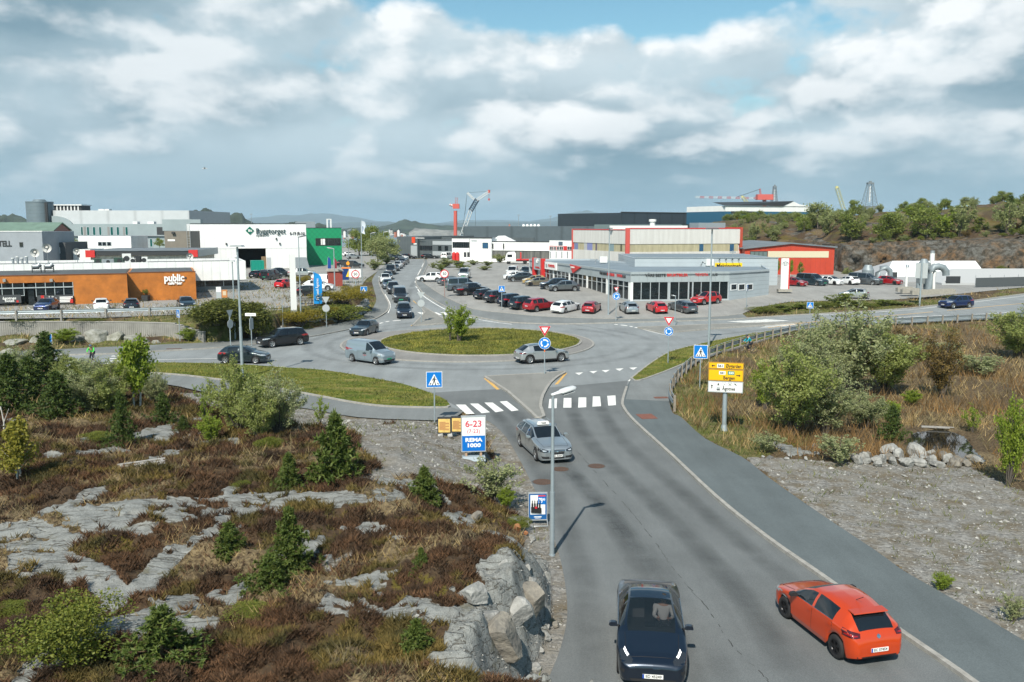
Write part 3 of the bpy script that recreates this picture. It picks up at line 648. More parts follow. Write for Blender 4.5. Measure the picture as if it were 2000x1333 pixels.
plate(340,684,1.4,.35,.1,'long rusty drain grate in the kerb of the west road',.12)
# ================================================================== buildings
BG=mat('window_glass',(.012,.018,.022),.06,0,spec=.7); BGT=mat('teal_window_glass',(.005,.09,.085),.08,0,spec=.7); BGS=mat('showroom_glass',(.02,.028,.032),.04,0,spec=.7,trans=.45)
WHITE=mat('white_cladding',(.78,.79,.78),.55,var=.06,vscale=.4); WHITER=ribs('white_panels',(.78,.79,.78),.5,pitch=1.2,line=.22)
DARK=mat('dark_trim',(.03,.033,.036),.6); ROOFG=mat('roofing_felt',(.14,.165,.185),.85,var=.2,vscale=.5); ROOFD=mat('dark_roofing_felt',(.075,.085,.09),.85,var=.3,vscale=.6)
STEEL=mat('galvanised_steel',(.4,.43,.45),.45,.6,var=.12,vscale=5); TIMBER=ribs('orange_timber',(.46,.15,.02),.5,pitch=.16,axis=2,line=.55,var=.28)
AL=mat('window_frame_grey',(.5,.54,.56),.4,.4); WF=mat('white_window_frame',(.75,.76,.76),.5); REDP=mat('red_metal',(.55,.03,.028),.45); PLASTIC=mat('white_plastic',(.72,.73,.72),.5)
class Fr:
    """a building's own frame: x along its front, y back, z up"""
    def __init__(s,name,label,cat,o,th,group=None):
        s.o=Vector(o); s.th=th; s.root=thing(name,label,cat,o,th,group); c,n=math.cos(th),math.sin(th); s.ex=Vector((c,n,0)); s.ey=Vector((-n,c,0))
    def lx(s,px,py,yo=.0):
        d=Vector(ray(px,py)); p0=s.o+s.ey*yo; t=((p0-Vector((0,0,H))).dot(s.ey))/d.dot(s.ey); q=Vector((0,0,H))+d*t-s.o
        return q.dot(s.ex),q.z
    def box(s,part,x0,x1,y0,y1,z0,z1,m,par=None):
        k=MB(); k.box(x0,x1,y0,y1,z0,z1,m); return k.build(part,par or s.root)
    def rect(s,part,a,b,c,d,m,pl=.0,th=.04,par=None):
        """box proud of the plane pl by th, covering photo rows and columns a,b .. c,d"""
        x0,z1=s.lx(a,b,pl); x1,z0=s.lx(c,d,pl); return s.box(part,x0,x1,pl-th,pl+.01,z0,z1,m,par)
    def window(s,a,b,c,d,pl=.0,frame=WF,glass=BG,n=1,fw=.07,name='window'):
        x0,z1=s.lx(a,b,pl); x1,z0=s.lx(c,d,pl); k=MB(); k.box(x0,x1,pl-.03,pl+.02,z0,z1,glass); w_=k.build(name,s.root); f=MB()
        f.box(x0-fw,x0,pl-.07,pl+.01,z0-fw,z1+fw,frame); f.box(x1,x1+fw,pl-.07,pl+.01,z0-fw,z1+fw,frame); f.box(x0,x1,pl-.07,pl+.01,z1,z1+fw,frame); f.box(x0,x1,pl-.07,pl+.01,z0-fw,z0,frame)
        for i in range(1,n): q=x0+(x1-x0)*i/n; f.box(q-fw/2,q+fw/2,pl-.065,pl-.03,z0,z1,frame)
        f.build('frame',w_); return w_
    def text(s,part,st,a,b,c,d,m,pl=.0,par=None,bold=.0,off=.05):
        x0,z1=s.lx(a,b,pl); x1,z0=s.lx(c,d,pl); h=z1-z0
        return text_mesh(part,st,h*1.28,m,Matrix.Translation(((x0+x1)/2,pl-off,(z0+z1)/2)),par or s.root,width=x1-x0,bold=bold,ext=.02)
def shell(f,x0,x1,y0,y1,z0,z1,m,roof=ROOFG,par=.0,name='wall'):
    """four walls, a roof slab a little below a parapet"""
    t=.25; k=MB(); k.box(x0,x1,y0,y0+t,z0,z1,m); k.box(x0,x1,y1-t,y1,z0,z1,m); k.box(x0,x0+t,y0+t,y1-t,z0,z1,m); k.box(x1-t,x1,y0+t,y1-t,z0,z1,m); w_=k.build(name,f.root)
    k=MB(); k.box(x0+t,x1-t,y0+t,y1-t,z1-par-.25,z1-par-.002 if par else z1-.004,roof); k.build('roof',f.root); return w_
LA=R(21.7)
c=G(384,585,ZP); f=Fr('timber_cafe','orange timber clad cafe with white lettering at the car park','building',c,LA); CAFE=f
xl=-60; xk,_=f.lx(250,560); z1=f.lx(383,531)[1]
shell(f,xk,0,0,14,0,z1,TIMBER,ROOFD); 
fl=-2.2; xk2=f.lx(249,560,fl)[0]; z2=f.lx(249,535,fl)[1]; xw=f.lx(143.5,560,fl)[0]; zw0=f.lx(140,577.5,fl)[1]; zw1=f.lx(140,551,fl)[1]
k=MB(); k.box(xw,xk2,fl,fl+.25,0,z2,TIMBER); k.box(xl,xw,fl,fl+.25,zw1,z2,TIMBER); k.box(xk2-.25,xk2,fl+.25,14,0,z2-.02,mat('dark_end_timber',(.06,.035,.02),.7)); k.build('timber_front',f.root)  # end wall timber is a much darker brown than the front boards
k=MB(); k.box(xl,xk2-.25,fl+.25,14,z2-.3,z2-.05,ROOFD); k.build('roof',f.root)
f.box('roof_edge',xl,xk2+.1,fl-.06,fl+.3,z2,z2+.08,mat('brown_flashing',(.16,.06,.03),.6)); f.box('roof_edge',xk2+.1,.06,-.06,.3,z1,z1+.08,MATS['brown_flashing'])
f.box('interior_wall',xl,xw,fl+3,fl+3.1,0,zw1,mat('dim_interior',(.05,.045,.04),.9))
for a,b in ((-40,47),(70,143)): f.window(a,552,b,577,fl+.1,AL,BGS,4,name='shop_window')
xa,xb=f.lx(48,560,fl)[0],f.lx(69,560,fl)[0]; f.box('door',xa+.3,xb-.2,fl+.15,fl+.2,0,zw1-.2,BG); f.box('awning_bar',xl,xw,fl-.05,fl+.05,f.lx(100,562.5,fl)[1],f.lx(100,560.5,fl)[1],AL)
GS=mat('grey_signboard',(.055,.06,.065),.6); WL=mat('white_lettering',(.82,.82,.8),.5)
b1=f.rect('hotel_signboard',-40,578,42,592,GS,fl-.25,.06); f.text('letters','ågotnes',5,580.5,32,585.5,WL,fl-.31,b1,bold=.01); f.text('letters','hotell',10,586,28,590.5,WL,fl-.31,b1,bold=.01); f.rect('red_mark',32,587,36.5,591,REDP,fl-.31,.02,b1)
b1=f.rect('cafe_signboard',72,577.5,143,592,GS,fl-.25,.06); f.text('letters','public',84,579,111,589,WL,fl-.31,b1,bold=.012); f.rect('red_mark',79.5,577.5,86,583,REDP,fl-.31,.02,b1)
for i in range(4): f.rect('letters',116.5,580+i*3,116.5+(26,22,24,20)[i],581.5+i*3,WL,fl-.31,.02,b1)
f.rect('red_bin',137.5,584.5,143.5,591.5,REDP,fl-.6,.4)
f.text('sign_letters','public',320,536.5,360,550.5,WL,0,bold=.05,off=.12); f.text('sign_letters','cafe&bar',327.5,551,356,556,WL,0,bold=.03,off=.12); f.rect('sign_mark',361,541,364,544.5,GS,0,.1)
for a in (9,100.5): f.rect('wall_lamp',a-3,545,a+3,550.5,mat('lamp_housing_grey',(.28,.29,.29),.5),fl,.4)
c=G(482,569,ZP); f=Fr('white_hotel_block','long white flat roofed hotel block with dishes on its roof behind the timber cafe','building',c,LA); HB=f
zt=f.lx(482,510)[1]; zf=f.lx(482,546.5)[1]; zb=f.lx(470,559)[1]; dep=18
k=MB(); k.box(-75,0,0,.3,zf,zt,WHITER); k.box(-.3,0,.3,dep,zf,zt,WHITER); k.box(-75,-.3,dep-.3,dep,zf,zt-.2,WHITER); k.build('wall',f.root)
f.box('roof',-75,-.3,.3,dep-.3,zt-.75,zt-.55,ROOFD); f.box('soffit',-75,-.02,.02,dep,zf-.12,zf-.01,DARK)
f.box('base_wall',-75,-.9,1.0,1.3,0,zb,mat('grey_base_wall',(.22,.235,.24),.7)); f.box('base_wall',-1.2,-.9,1.3,dep,0,zf-.15,mat('grey_base_wall',(0,0,0)))
f.box('dark_window_band',-75,-.95,1.15,1.2,zb,zf-.13,BG)
for i in range(12): f.box('mullion',-3.2-i*2.6,-3.1-i*2.6,1.0,1.14,zb,zf-.13,AL)
k=MB(); k.cyl((0,0),.8,0,.05,mat('dark_logo',(.12,.13,.14),.5),24); o=k.build('round_logo',f.root); o.location=(.01,5,zt-1.6); o.rotation_euler=(0,math.pi/2,0)
def dish(fr_,px,py,pl,r,label):
    x,z=fr_.lx(px,py,pl); p=fr_.o+fr_.ex*x+fr_.ey*pl; zr=zt-.55+fr_.o.z; t=thing('satellite_dish',label,'satellite dish',(p.x,p.y,zr)); h=z+fr_.o.z-zr
    m=MB(); m.tube([(0,0,0),(0,.15,h-r*.4),(0,.05,h)],.05,STEEL,6); m.build('mast',t)
    m=MB(); n=20; vs=[(0,.16,h)]
    for rr_,d in ((.4,.13),(.75,.06),(1,-.06)): vs+=[(r*rr_*math.cos(2*math.pi*i/n),d+.05,h+r*rr_*math.sin(2*math.pi*i/n)) for i in range(n)]
    fs=[(0,1+i,1+(i+1)%n) for i in range(n)]+[(1+k*n+i,1+k*n+(i+1)%n,1+(k+1)*n+(i+1)%n,1+(k+1)*n+i) for k in range(2) for i in range(n)]
    m.add(vs,fs,mat('dish_grey',(.55,.55,.53),.5),True); m.build('reflector',t,False)
    m=MB(); m.tube([(0,.0,h-r),(0,-.6,h-r*.2)],.03,STEEL,5); m.box(-.07,.07,-.72,-.58,h-r*.25,h-r*.1,PLASTIC); m.build('receiver',t); t.rotation_euler=(R(8),0,R(12))
dish(f,69,494,8,.62,'grey dish behind the white one on the hotel roof'); dish(f,92.5,484.5,10,.66,'white satellite dish on a tall mast on the hotel roof'); dish(f,150.5,491,10,.5,'round grey dish left of the red cornered roof'); dish(f,371,501,10,.52,'grey dish before the right red corner of the flat roof')
def ac(fr_,px,py,pl,w_,h_,label,zr,m=PLASTIC,fan=True,group='air conditioners on roofs'):
    x,z=fr_.lx(px,py,pl); p=fr_.o+fr_.ex*x+fr_.ey*pl; t=thing('air_conditioner',label,'air conditioner',(p.x,p.y,zr),fr_.th,group)
    k=MB(); k.box(-w_/2,w_/2,-.3,.3,.15,h_,m); k.build('casing',t); k=MB(); k.box(-w_/2+.05,-w_/2+.12,-.28,.28,0,.15,STEEL); k.box(w_/2-.12,w_/2-.05,-.28,.28,0,.15,STEEL); k.box(-w_/2+.12,w_/2-.12,-.05,.05,.05,.12,STEEL); k.build('stand',t)
    if fan:
        k=MB(); k.cyl((0,0),min(w_,h_)*.33,0,.02,DARK,16); o=k.build('fan_grille',t); o.location=(0,-.3,h_*.56); o.rotation_euler=(math.pi/2,0,0)
zr=zt-.55+f.o.z
for a,w_,h_,l,m in ((191,1.0,.9,'dark green heat pump leftmost in the row on the hotel roof',mat('dark_green_casing',(.03,.07,.05),.5)),(211,1.6,.8,'wide grey unit second in the row on the hotel roof',STEEL),(233,1.5,1.0,'green heat pump with a fan in the middle of the hotel roof',MATS['dark_green_casing']),(247.5,1.2,1.6,'tall white roof vent box with domed cap on the hotel roof',PLASTIC),(259,.9,1.0,'white air conditioner left of the black one',PLASTIC),(269.5,1.0,1.25,'black ventilation unit between two white air conditioners',DARK),(281,1.0,1.1,'white air conditioner right of the black one',PLASTIC)): ac(f,a,506,7,w_,h_,l,zr,m)
for i,a in enumerate((25,34,43,52)):
    x,z=f.lx(a,503,9); p=f.o+f.ex*x+f.ey*9; k=MB(); k.cyl((0,0),.16,0,1.0+.2*(i%2),STEEL,10); k.cyl((0,0),.24,1.0+.2*(i%2),1.12+.2*(i%2),PLASTIC,10); o=k.build('roof_vent_pipe'); o.location=(p.x,p.y,zr); tag(o,'short capped vent pipe in the row on the hotel roof','vent pipe','vent pipes on the hotel roof')
x,z=f.lx(110,511,13); p=f.o+f.ex*f.lx(461,508,10)[0]+f.ey*10; k=MB(); k.tube([(0,0,0),(0,0,.5),(0,.25,.75),(0,.5,.8)],.3,PLASTIC,10); k.cyl((0,0),.45,.75,.85,PLASTIC,12); o=k.build('roof_cowl'); o.location=(p.x,p.y,zr); tag(o,'white hooded ventilator at the right end of the hotel roof','ventilator')
x,z=CAFE.lx(84,528,6); p=CAFE.o+CAFE.ex*x+CAFE.ey*6; t=thing('extract_fans','pair of grey extractor fans in a black frame on the timber cafe roof','extractor fan',(p.x,p.y,p.z+z2-.05),LA); t.scale=(.72,.72,.72)
k=MB()
for a in (-1.0,1.0):
    for q in (-.7,.7): k.box(a+q-.04,a+q+.04,-.5,-.42,0,1.3,DARK); k.box(a+q-.04,a+q+.04,.42,.5,0,1.3,DARK)
    k.box(a-.75,a+.75,-.5,.5,.62,.7,DARK)
k.build('frame',t)
for a in (-1.0,1.0): k=MB(); k.tube([(a-.6,0,1.1),(a+.2,0,1.1),(a+.6,0,1.5)],.42,STEEL,12); k.cyl((a,0),.3,1.4,1.75,STEEL,12); k.build('fan',t)
c=P(381,494.5,150); f=Fr('flat_roofed_house','flat dark roofed house with red corner boards behind the hotel roof','building',(c.x,c.y,ZP),LA*.35)
x0=f.lx(177,494)[0]; zt2=f.lx(381,490)[1]; zl=f.lx(381,498.5)[1]
shell(f,x0,0,0,16,0,zl,mat('rusty_white_board',(.62,.56,.47),.7,var=.35,vscale=1.5),ROOFG)
f.box('eaves',x0-.4,.4,-.6,16.4,zl+.01,zt2-.02,DARK); f.box('roof_deck',x0-.5,.5,-.7,16.5,zt2-.02,zt2+.1,ROOFG); f.box('corner_board',x0-.6,x0+.9,-.8,-.6,zl-.3,zt2+.15,REDP); f.box('corner_board',-.9,.6,-.8,-.6,zl-.3,zt2+.15,REDP); f.box('side_fascia',.52,.64,-.6,16.4,zl-.3,zt2+.15,STEEL)
c=P(257,488,172); f=Fr('white_annexe','small white flat roofed annexe with three windows before the grey hall','building',(c.x,c.y,ZP),R(3)); x0=f.lx(153,470)[0]; zt3=f.lx(205,461.5)[1]
shell(f,x0,0,0,9,0,zt3,WHITER,ROOFG); 
for a,b in ((192,199),(200.5,207.5),(209.5,217)): f.window(a,473.5,b,480,0,AL,BG)
c=P(84,490,140); f=Fr('grey_hotel_wing','slate grey hotel wing with dark letters on its wall at the left edge','building',(c.x,c.y,ZP),R(4)); x0=-40; zt4=f.lx(84,453)[1]
shell(f,x0,0,0,12,0,zt4,mat('slate_panel',(.29,.32,.35),.6,var=.08,vscale=.7),ROOFG); f.text('sign_letters','HOTELL',-22,471,23,483,DARK,0,bold=.04); f.window(39,474.5,44.5,482,0,DARK,BG); f.box('roof_edge',x0,.1,-.08,.3,zt4,zt4+.12,WHITE)
c=P(129,503,146); f=Fr('dark_house','small dark grey house with a white framed double window','building',(c.x,c.y,ZP),R(4)); x0=f.lx(84,490)[0]; z5=f.lx(120,474)[1]
shell(f,x0,0,0,9,0,z5,mat('dark_grey_wall',(.07,.075,.08),.7),ROOFD); f.window(94,486,102,494,0,WF); f.window(107,484.5,117,494.5,0,WF)
c=P(177,503,149); f=Fr('white_shed','low white shed between the dark house and the dish','shed',(c.x,c.y,ZP),R(4)); x0=f.lx(131,495)[0]; z5=f.lx(150,487.5)[1]; shell(f,x0,0,0,6,0,z5,WHITE,ROOFG); f.rect('door',150,490,156,503,DARK,0,.05)
c=P(105,473,205); f=Fr('red_house','red boarded house with a green pitched roof behind the hotel wing','building',(c.x,c.y,ZP),R(6)); x0=-50; ze=f.lx(105,451)[1]; zr_=f.lx(105,437)[1]
f.box('wall',x0,0,0,10,0,ze,mat('red_boarding',(.4,.05,.03),.7)); k=MB(); k.prism([(0,ze-.01),(5,zr_),(10,ze-.01)],-.25,0,mat('brown_red_boarding',(.26,.12,.1),.7),'x'); k.build('gable',f.root); f.box('end_wall',.0,.2,0,10,0,ze-.02,mat('brown_red_boarding',(0,0,0)))
k=MB(); GRF=mat('green_roof',(.13,.2,.16),.7,var=.15,vscale=.5); k.prism([(-.5,ze-.1),(5,zr_+.1),(10.5,ze-.1),(10.5,ze+.08),(5,zr_+.3),(-.5,ze+.08)],x0-.3,.35,GRF,'x'); k.build('roof',f.root); f.window(86.5,464,99,472,0,WF,WF)
c=P(372,470,262); f=Fr('grey_hall','large pale grey industrial hall with teal window slits','building',(c.x,c.y,ZP),R(1)); HL=mat('pale_hall_panel',(.5,.525,.54),.5,.1,var=.05,vscale=.2); HG=mat('green_grey_panel',(.26,.315,.33),.55,var=.08,vscale=.25); x0=f.lx(104,430)[0]; zt6=f.lx(240,411.5)[1]; zm=f.lx(240,437.8)[1]
shell(f,x0,0,0,40,zm,zt6,ribs('pale_hall_cladding',(.5,.525,.54),.5,.1,pitch=8,line=.25,var=.05),ROOFG,name='upper_wall')
xg=f.lx(126,450)[0]; shell(f,xg,3,-6,-.01,0,zm-.01,HG,ROOFG,name='lower_wall')
k=MB(); pts=[(x0-.3,zm-9)]+[(x0+(xg-x0+3)*math.sin(i*math.pi/16),zm-1+ (zt6-zm)*.85*math.cos(i*math.pi/16)) for i in range(9)]+[(xg+2,zm-9)]; k.prism(pts,-.8,-.05,HG,'y'); k.build('curved_wall',f.root)
for a,b in ((158,163),(169.7,174.6),(181.3,186.7),(193.5,198.2),(215.7,221.2),(227.8,233),(245,250)): f.window(a,444,b,459.5,-6,AL,BGT,1,.12)
for a,b in ((138,145),(265.4,270.4),(282.5,286.6),(293,297.7)): f.window(a,467,b,482,-6,AL,BGT,1,.12)
f.box('ledge',xg,3,-6.6,-6.01,f.lx(200,461.5,-6)[1],f.lx(200,460,-6)[1],STEEL)
for a,b in ((161,168.5),(209.5,214.5),(240,244.6)): f.rect('grey_panel',a,443.5,b,460,mat('mid_grey_panel',(.22,.22,.215),.6),-6,.05)
f.rect('dark_bay',306,444,370,459,DARK,-6,.05); x1_,za=f.lx(319,429,-7); f.box('stair_block',x1_,x1_+11,-8,-6.02,zm-2,za,HG)
xa,zb_=f.lx(104,410,8); xb,_=f.lx(159,410,8); zc_=f.lx(130,402,8)[1]; k=MB(); k.box(xa,xb,8,14,zt6-.1,zc_,DARK); k.build('louvre_house',f.root)
for i in range(8): q=xa+(xb-xa)*i/8; f.box('louvre_post',q,q+.35,7.8,7.98,zt6-.1,zc_,PLASTIC)
f.box('louvre_roof',xa-.3,xb+.3,7.5,14.3,zc_+.02,zc_+.35,PLASTIC)
for a,b in ((192,203),(204,213)): xa=f.lx(a,410,10)[0]; xb=f.lx(b,410,10)[0]; f.box('rooflight',xa,xb,10,12,zt6,zt6+.6,PLASTIC)
for a,b in ((262,271),(290.5,303)): xa=f.lx(a,437,-3)[0]; xb=f.lx(b,437,-3)[0]; f.box('rooflight',xa,xb,-4,-2,zm-.01,zm+.7,PLASTIC)
p=P(80,436,262); r=24/1700*263; t=thing('silo','tall blue grey cylindrical silo at the left end of the grey hall','silo',(p.x,p.y,ZP)); zs=P(80,396,262).z-ZP; SL=ribs('silo_steel',(.15,.195,.22),.5,.2,pitch=1.0,axis=2,line=.25)
k=MB(); k.cyl((0,0),r,0,zs,SL,36); k.build('shell',t); k=MB(); k.cyl((0,0),r*1.02,zs+.01,zs+.25,SL,36); k.cyl((0,0),r*.55,zs+.25,zs+.9,SL,24,r*.4); k.build('roof',t); k=MB(); k.box(r*.78,r*.86,-r*.75,-r*.6,0,zs,DARK); k.box(r*.88,r*.96,-r*.75,-r*.6,0,zs,DARK); k.build('ladder',t)
c=P(372,483,176); f=Fr('brown_tower','brown windowless tower block with a ladder left of the white store','building',(c.x,c.y,ZP),R(6)); x0=f.lx(321.5,470)[0]; z7=f.lx(345,452)[1]; shell(f,x0,0,0,8,0,z7,mat('brown_panel',(.19,.17,.14),.7,var=.1,vscale=1),ROOFG); f.rect('white_plate',327.5,468,342,471.5,WL,0,.05); f.rect('lamp',336,453.5,342,457,DARK,0,.5)
k=MB(); xq=f.lx(369,470)[0]; [k.box(xq+a,xq+a+.06,-.3,-.24,0,z7+1,STEEL) for a in (-.3,.3)]; [k.box(xq-.3,xq+.3,-.29,-.25,i*.5,i*.5+.05,STEEL) for i in range(int(z7*2))]; k.build('ladder',f.root)
c=G(600,523.3,ZP); f=Fr('building_store','white building store with dark lettering, loading bay and green shingled entrance','building',c,LA); xl=f.lx(373,480)[0]; zt8=f.lx(600,438)[1]; zj=f.lx(500,485.5)[1]
k=MB(); xd0,xd1=f.lx(463,500)[0],f.lx(519.5,500)[0]; zd=f.lx(490,483)[1]
k.box(xl,0,.0,.25,zj,zt8,ribs('white_store_panels',(.8,.805,.8),.5,pitch=1.1,line=.12,var=.03)); k.box(-.25,0,.25,30,0,zt8,WHITE); k.box(xl,xl+.25,.25,30,0,zt8,WHITE); k.build('upper_wall',f.root)
k=MB(); LW=ribs('white_lower_panels',(.76,.765,.755),.5,pitch=1.1,line=.15,var=.04); k.box(xl,xd0,.05,.25,0,zj-.03,LW); k.box(xd1,0,.05,.25,0,zj-.03,LW); k.build('lower_wall',f.root)
f.box('roof',xl+.25,-.25,.25,30,zt8-.6,zt8-.3,ROOFG); f.box('parapet_flashing',xl-.02,.05,-.06,.3,zt8,zt8+.14,DARK); f.box('bay_lining',xd0-1,xd1+1,9,9.2,0,zd+1,mat('bay_shadow',(.03,.03,.03),.9)); f.box('bay_floor',xd0,xd1,.26,9,.012,.05,A_LOT)  # shade inside the bay is put into the near-black colour of its back
f.rect('side_door',520.5,503.5,529.5,524,mat('pale_grey_door',(.42,.45,.47),.5),.05,.06)
for a,b in ((442,476.5),(539.5,466.5),(546.5,476)): f.rect('wall_lamp',a-1.3,b-1.5,a+1.3,b+2,DARK,0,.3)
GRN=mat('sign_green',(.0,.13,.085),.5); x,z=f.lx(488,451); s=f.lx(496.3,451)[0]-x; k=MB(); k.prism([(x-s,z),(x,z-s),(x+s,z),(x,z+s)],-.12,-.02,GRN,'y'); d_=k.build('diamond_sign',f.root); f.text('sign_letters','Bt',484.5,448.5,492,453.5,WL,0,d_,bold=.02,off=.15)
DL=mat('dark_green_letters',(.012,.045,.05),.5); f.text('sign_letters','Byggtorget',499.5,446.5,557.5,458,DL,0,bold=.022,off=.2); f.text('sign_letters','Ågotnes',500,458.5,516,462.5,DL,0,bold=.0,off=.1); f.text('sign_letters','6-19 (8-16)',566,453.5,595.5,460,DARK,0,bold=.02,off=.1)
def shingles():
    m=mat('green_shingles',(.005,.235,.1),.5); nt=m.node_tree; N=nt.nodes; L=nt.links; b=N['Principled BSDF']; tc=N.new('ShaderNodeTexCoord'); sp=N.new('ShaderNodeSeparateXYZ'); L.new(tc.outputs['Object'],sp.inputs[0]); o=[]
    for sg in ('ADD','SUBTRACT'):
        a=N.new('ShaderNodeMath'); a.operation=sg; L.new(sp.outputs[0],a.inputs[0]); L.new(sp.outputs[2],a.inputs[1]); q=N.new('ShaderNodeMath'); q.operation='DIVIDE'; L.new(a.outputs[0],q.inputs[0]); q.inputs[1].default_value=1.25
        w_=N.new('ShaderNodeMath'); w_.operation='FRACT'; L.new(q.outputs[0],w_.inputs[0]); l=N.new('ShaderNodeMath'); l.operation='LESS_THAN'; L.new(w_.outputs[0],l.inputs[0]); l.inputs[1].default_value=.10; o.append(l.outputs[0])
    x=N.new('ShaderNodeMath'); x.operation='MAXIMUM'; L.new(o[0],x.inputs[0]); L.new(o[1],x.inputs[1]); mx=N.new('ShaderNodeMix'); mx.data_type='RGBA'; L.new(x.outputs[0],mx.inputs[0]); mx.inputs[6].default_value=(.008,.27,.115,1); mx.inputs[7].default_value=(.006,.17,.08,1); L.new(mx.outputs[2],b.inputs['Base Color']); return m
pl=12; SH=shingles(); xr=f.lx(667.5,480,pl)[0]; zg=f.lx(640,446,pl)[1]
k=MB(); k.box(.02,xr,pl,pl+.3,0,zg,SH); k.box(xr-.3,xr,pl+.3,pl+14,0,zg,SH); k.build('green_entrance_wall',f.root); f.box('green_roof_deck',.02,xr-.3,pl+.3,pl+14,zg-.4,zg-.2,ROOFG); f.box('green_parapet',.02,xr+.05,pl-.05,pl+.35,zg,zg+.12,DARK); f.window(617,466.5,665,479,pl,DARK,BG,4,.1); f.rect('white_blind',626.5,467,635,478.5,WL,pl,.05)
f.box('roof_box',.5,5,pl+6,pl+9,zg-.2,zg+1.6,STEEL)
x,z=f.lx(643,444,pl+4); zt9=f.lx(643,429.5,pl+4)[1]; k=MB(); k.box(x-.6,x-.3,pl+4,pl+4.4,zg-.2,zt9,PLASTIC); k.box(x+.3,x+.6,pl+4,pl+4.4,zg-.2,zt9,PLASTIC); k.box(x-.6,x+.6,pl+4,pl+4.4,zt9+.003,zt9+.2,PLASTIC); k.build('white_chimney_frame',f.root)
p=G(505,536,ZP); k=MB(); GC_=mat('green_container',(.0,.25,.18),.55); t=thing('green_container','open turquoise skip at the loading bay of the building store','skip',p,LA); k.box(-1.3,1.1,0,2.2,.1,2.7,GC_); k.build('body',t); k=MB(); [k.box(-1.36+i*.6,-1.26+i*.6,-.06,-.003,.1,2.7,GC_) for i in range(5)]; k.build('rib',t)
p=G(516.5,527,ZP); t=thing('pallet_stack','tall stack of timber pallets in the loading bay door','pallet stack',p,LA); k=MB(); WD=mat('raw_timber',(.36,.25,.14),.8,var=.2,vscale=4); [k.box(-.5,.5,0,.8,i*.16,i*.16+.09,WD) for i in range(18)]; k.build('pallets',t)
p=G(583,523,ZP); t=thing('grey_container','grey sloped lid waste container at the right corner of the store','waste container',p,LA); k=MB(); k.prism([(-2,0),(2.2,0),(1.6,2.3),(-2,2.3)],-2,-.4,STEEL,'y'); k.build('body',t); k=MB(); k.box(-1.9,1.5,-1.9,-.5,2.31,2.4,STEEL); k.build('lid',t)
za=gz(117)+.12; A0=G(1231,590); A0.z=za; B0=G(1423,587); C0=G(1501,576); D0=G(1069,552); E0=G(1033,541)
c=A0.copy(); f=Fr('car_showroom','low grey car showroom with glass fronts and red and black lettering','building',c,math.atan2(B0.y-A0.y,B0.x-A0.x)); SHOW=f
FAS=ribs('silver_fascia',(.42,.47,.49),.4,.35,pitch=1.2,line=.15,var=.05); CLAD=ribs('grey_plank_cladding',(.42,.47,.5),.5,.2,pitch=.6,axis=2,line=.25,var=.05)
zt=f.lx(1231,531.7)[1]; zf=f.lx(1231,552)[1]; L1=(B0-A0).length
def loc(fr_,p): q=p-fr_.o; return Vector((q.dot(fr_.ex),q.dot(fr_.ey),0))
lB,lC,lD,lE=Vector((L1,0,0)),loc(f,C0),loc(f,D0),loc(f,E0)
foot=[Vector((0,0,0)),lB,lC,loc(f,Vector((40.5,141,0))),loc(f,Vector((21,150,0))),loc(f,Vector((15,166,0))),lE]
k=MB(); k.prism([(p.x,p.y) for p in foot],zt-.55,zt-.30,mat('showroom_roofing',(.17,.215,.25),.85,var=.15,vscale=.25)); k.build('roof',f.root)
k=MB(); k.prism([(p.x,p.y) for p in foot],-.4,.02,A_ISL); k.build('floor_slab',f.root)
def wallrun(a,b,z0,z1,th,m,name,out=.0):
    d=(b-a); l=d.length; an=math.atan2(d.y,d.x); k=MB(); M=Matrix.Translation((a.x,a.y,0))@Matrix.Rotation(an,4,'Z'); k.box(0,l,-out,th,z0,z1,m,M); return k.build(name,f.root)
wallrun(foot[0]+Vector((-.02,0,0)),lB,zf,zt,.3,FAS,'fascia'); wallrun(lE,foot[0],zf,zt,.3,FAS,'fascia'); wallrun(lB,lC,0,zt-.02,.3,CLAD,'office_wall')
for i in range(2,6): wallrun(foot[i],foot[i+1],0,zt-.03,.3,CLAD,'rear_wall')
k=MB(); 
for i,a in enumerate((1234.5,1252.5,1270.5,1287.5,1305.5,1308,1326,1345,1353,1369.5,1387,1405.5,1422)):
    x=f.lx(a,570)[0]; w_=.09 if i not in (4,5,7,8) else .2; k.box(x-w_/2,x+w_/2,.05,.25,0,zf,AL)
k.box(0,L1,.04,.26,0,.25,AL); k.box(0,.35,-.02,.33,0,zf,WHITE); k.build('front_mullions',f.root)
f.box('front_glazing',.3,L1,.12,.16,.2,zf,BGS)
d=(lE-Vector((0,0,0))); l=d.length; an=math.atan2(-d.y,-d.x); MS=Matrix.Translation((lE.x,lE.y,0))@Matrix.Rotation(an,4,'Z')
k=MB(); k.box(6,l-.3,.14,.18,.2,zf,BGS,MS); k.build('side_glazing',f.root)
k=MB(); 
for i in range(22): q=l-.6-i*2.05; w_=.5 if i%4==0 else .10; k.box(q-w_/2,q+w_/2,.03,.3,0,zf,WHITE if i%4==0 else AL,MS)
k.box(0,l,.02,.31,0,.22,AL,MS); k.box(6,l,.1,.22,zf*.72,zf*.72+.09,AL,MS); k.build('side_mullions',f.root)
k=MB(); k.box(3,L1-2,6,6.1,.02,zf,mat('showroom_back_wall',(.16,.17,.175),.8)); k.build('inner_wall',f.root)
f.text('sign_letters','VÅRE BESTE',1260,535.5,1300,541.5,DARK,0,bold=.012); f.text('sign_letters','BRUKTBILER',1302.5,535,1343,540.8,REDP,0,bold=.012); f.text('sign_letters','TOYOTA',1357.5,534.5,1383,540,REDP,0,bold=.012); f.text('sign_letters','PLUS',1384,534.3,1401,539.6,DARK,0,bold=.0)
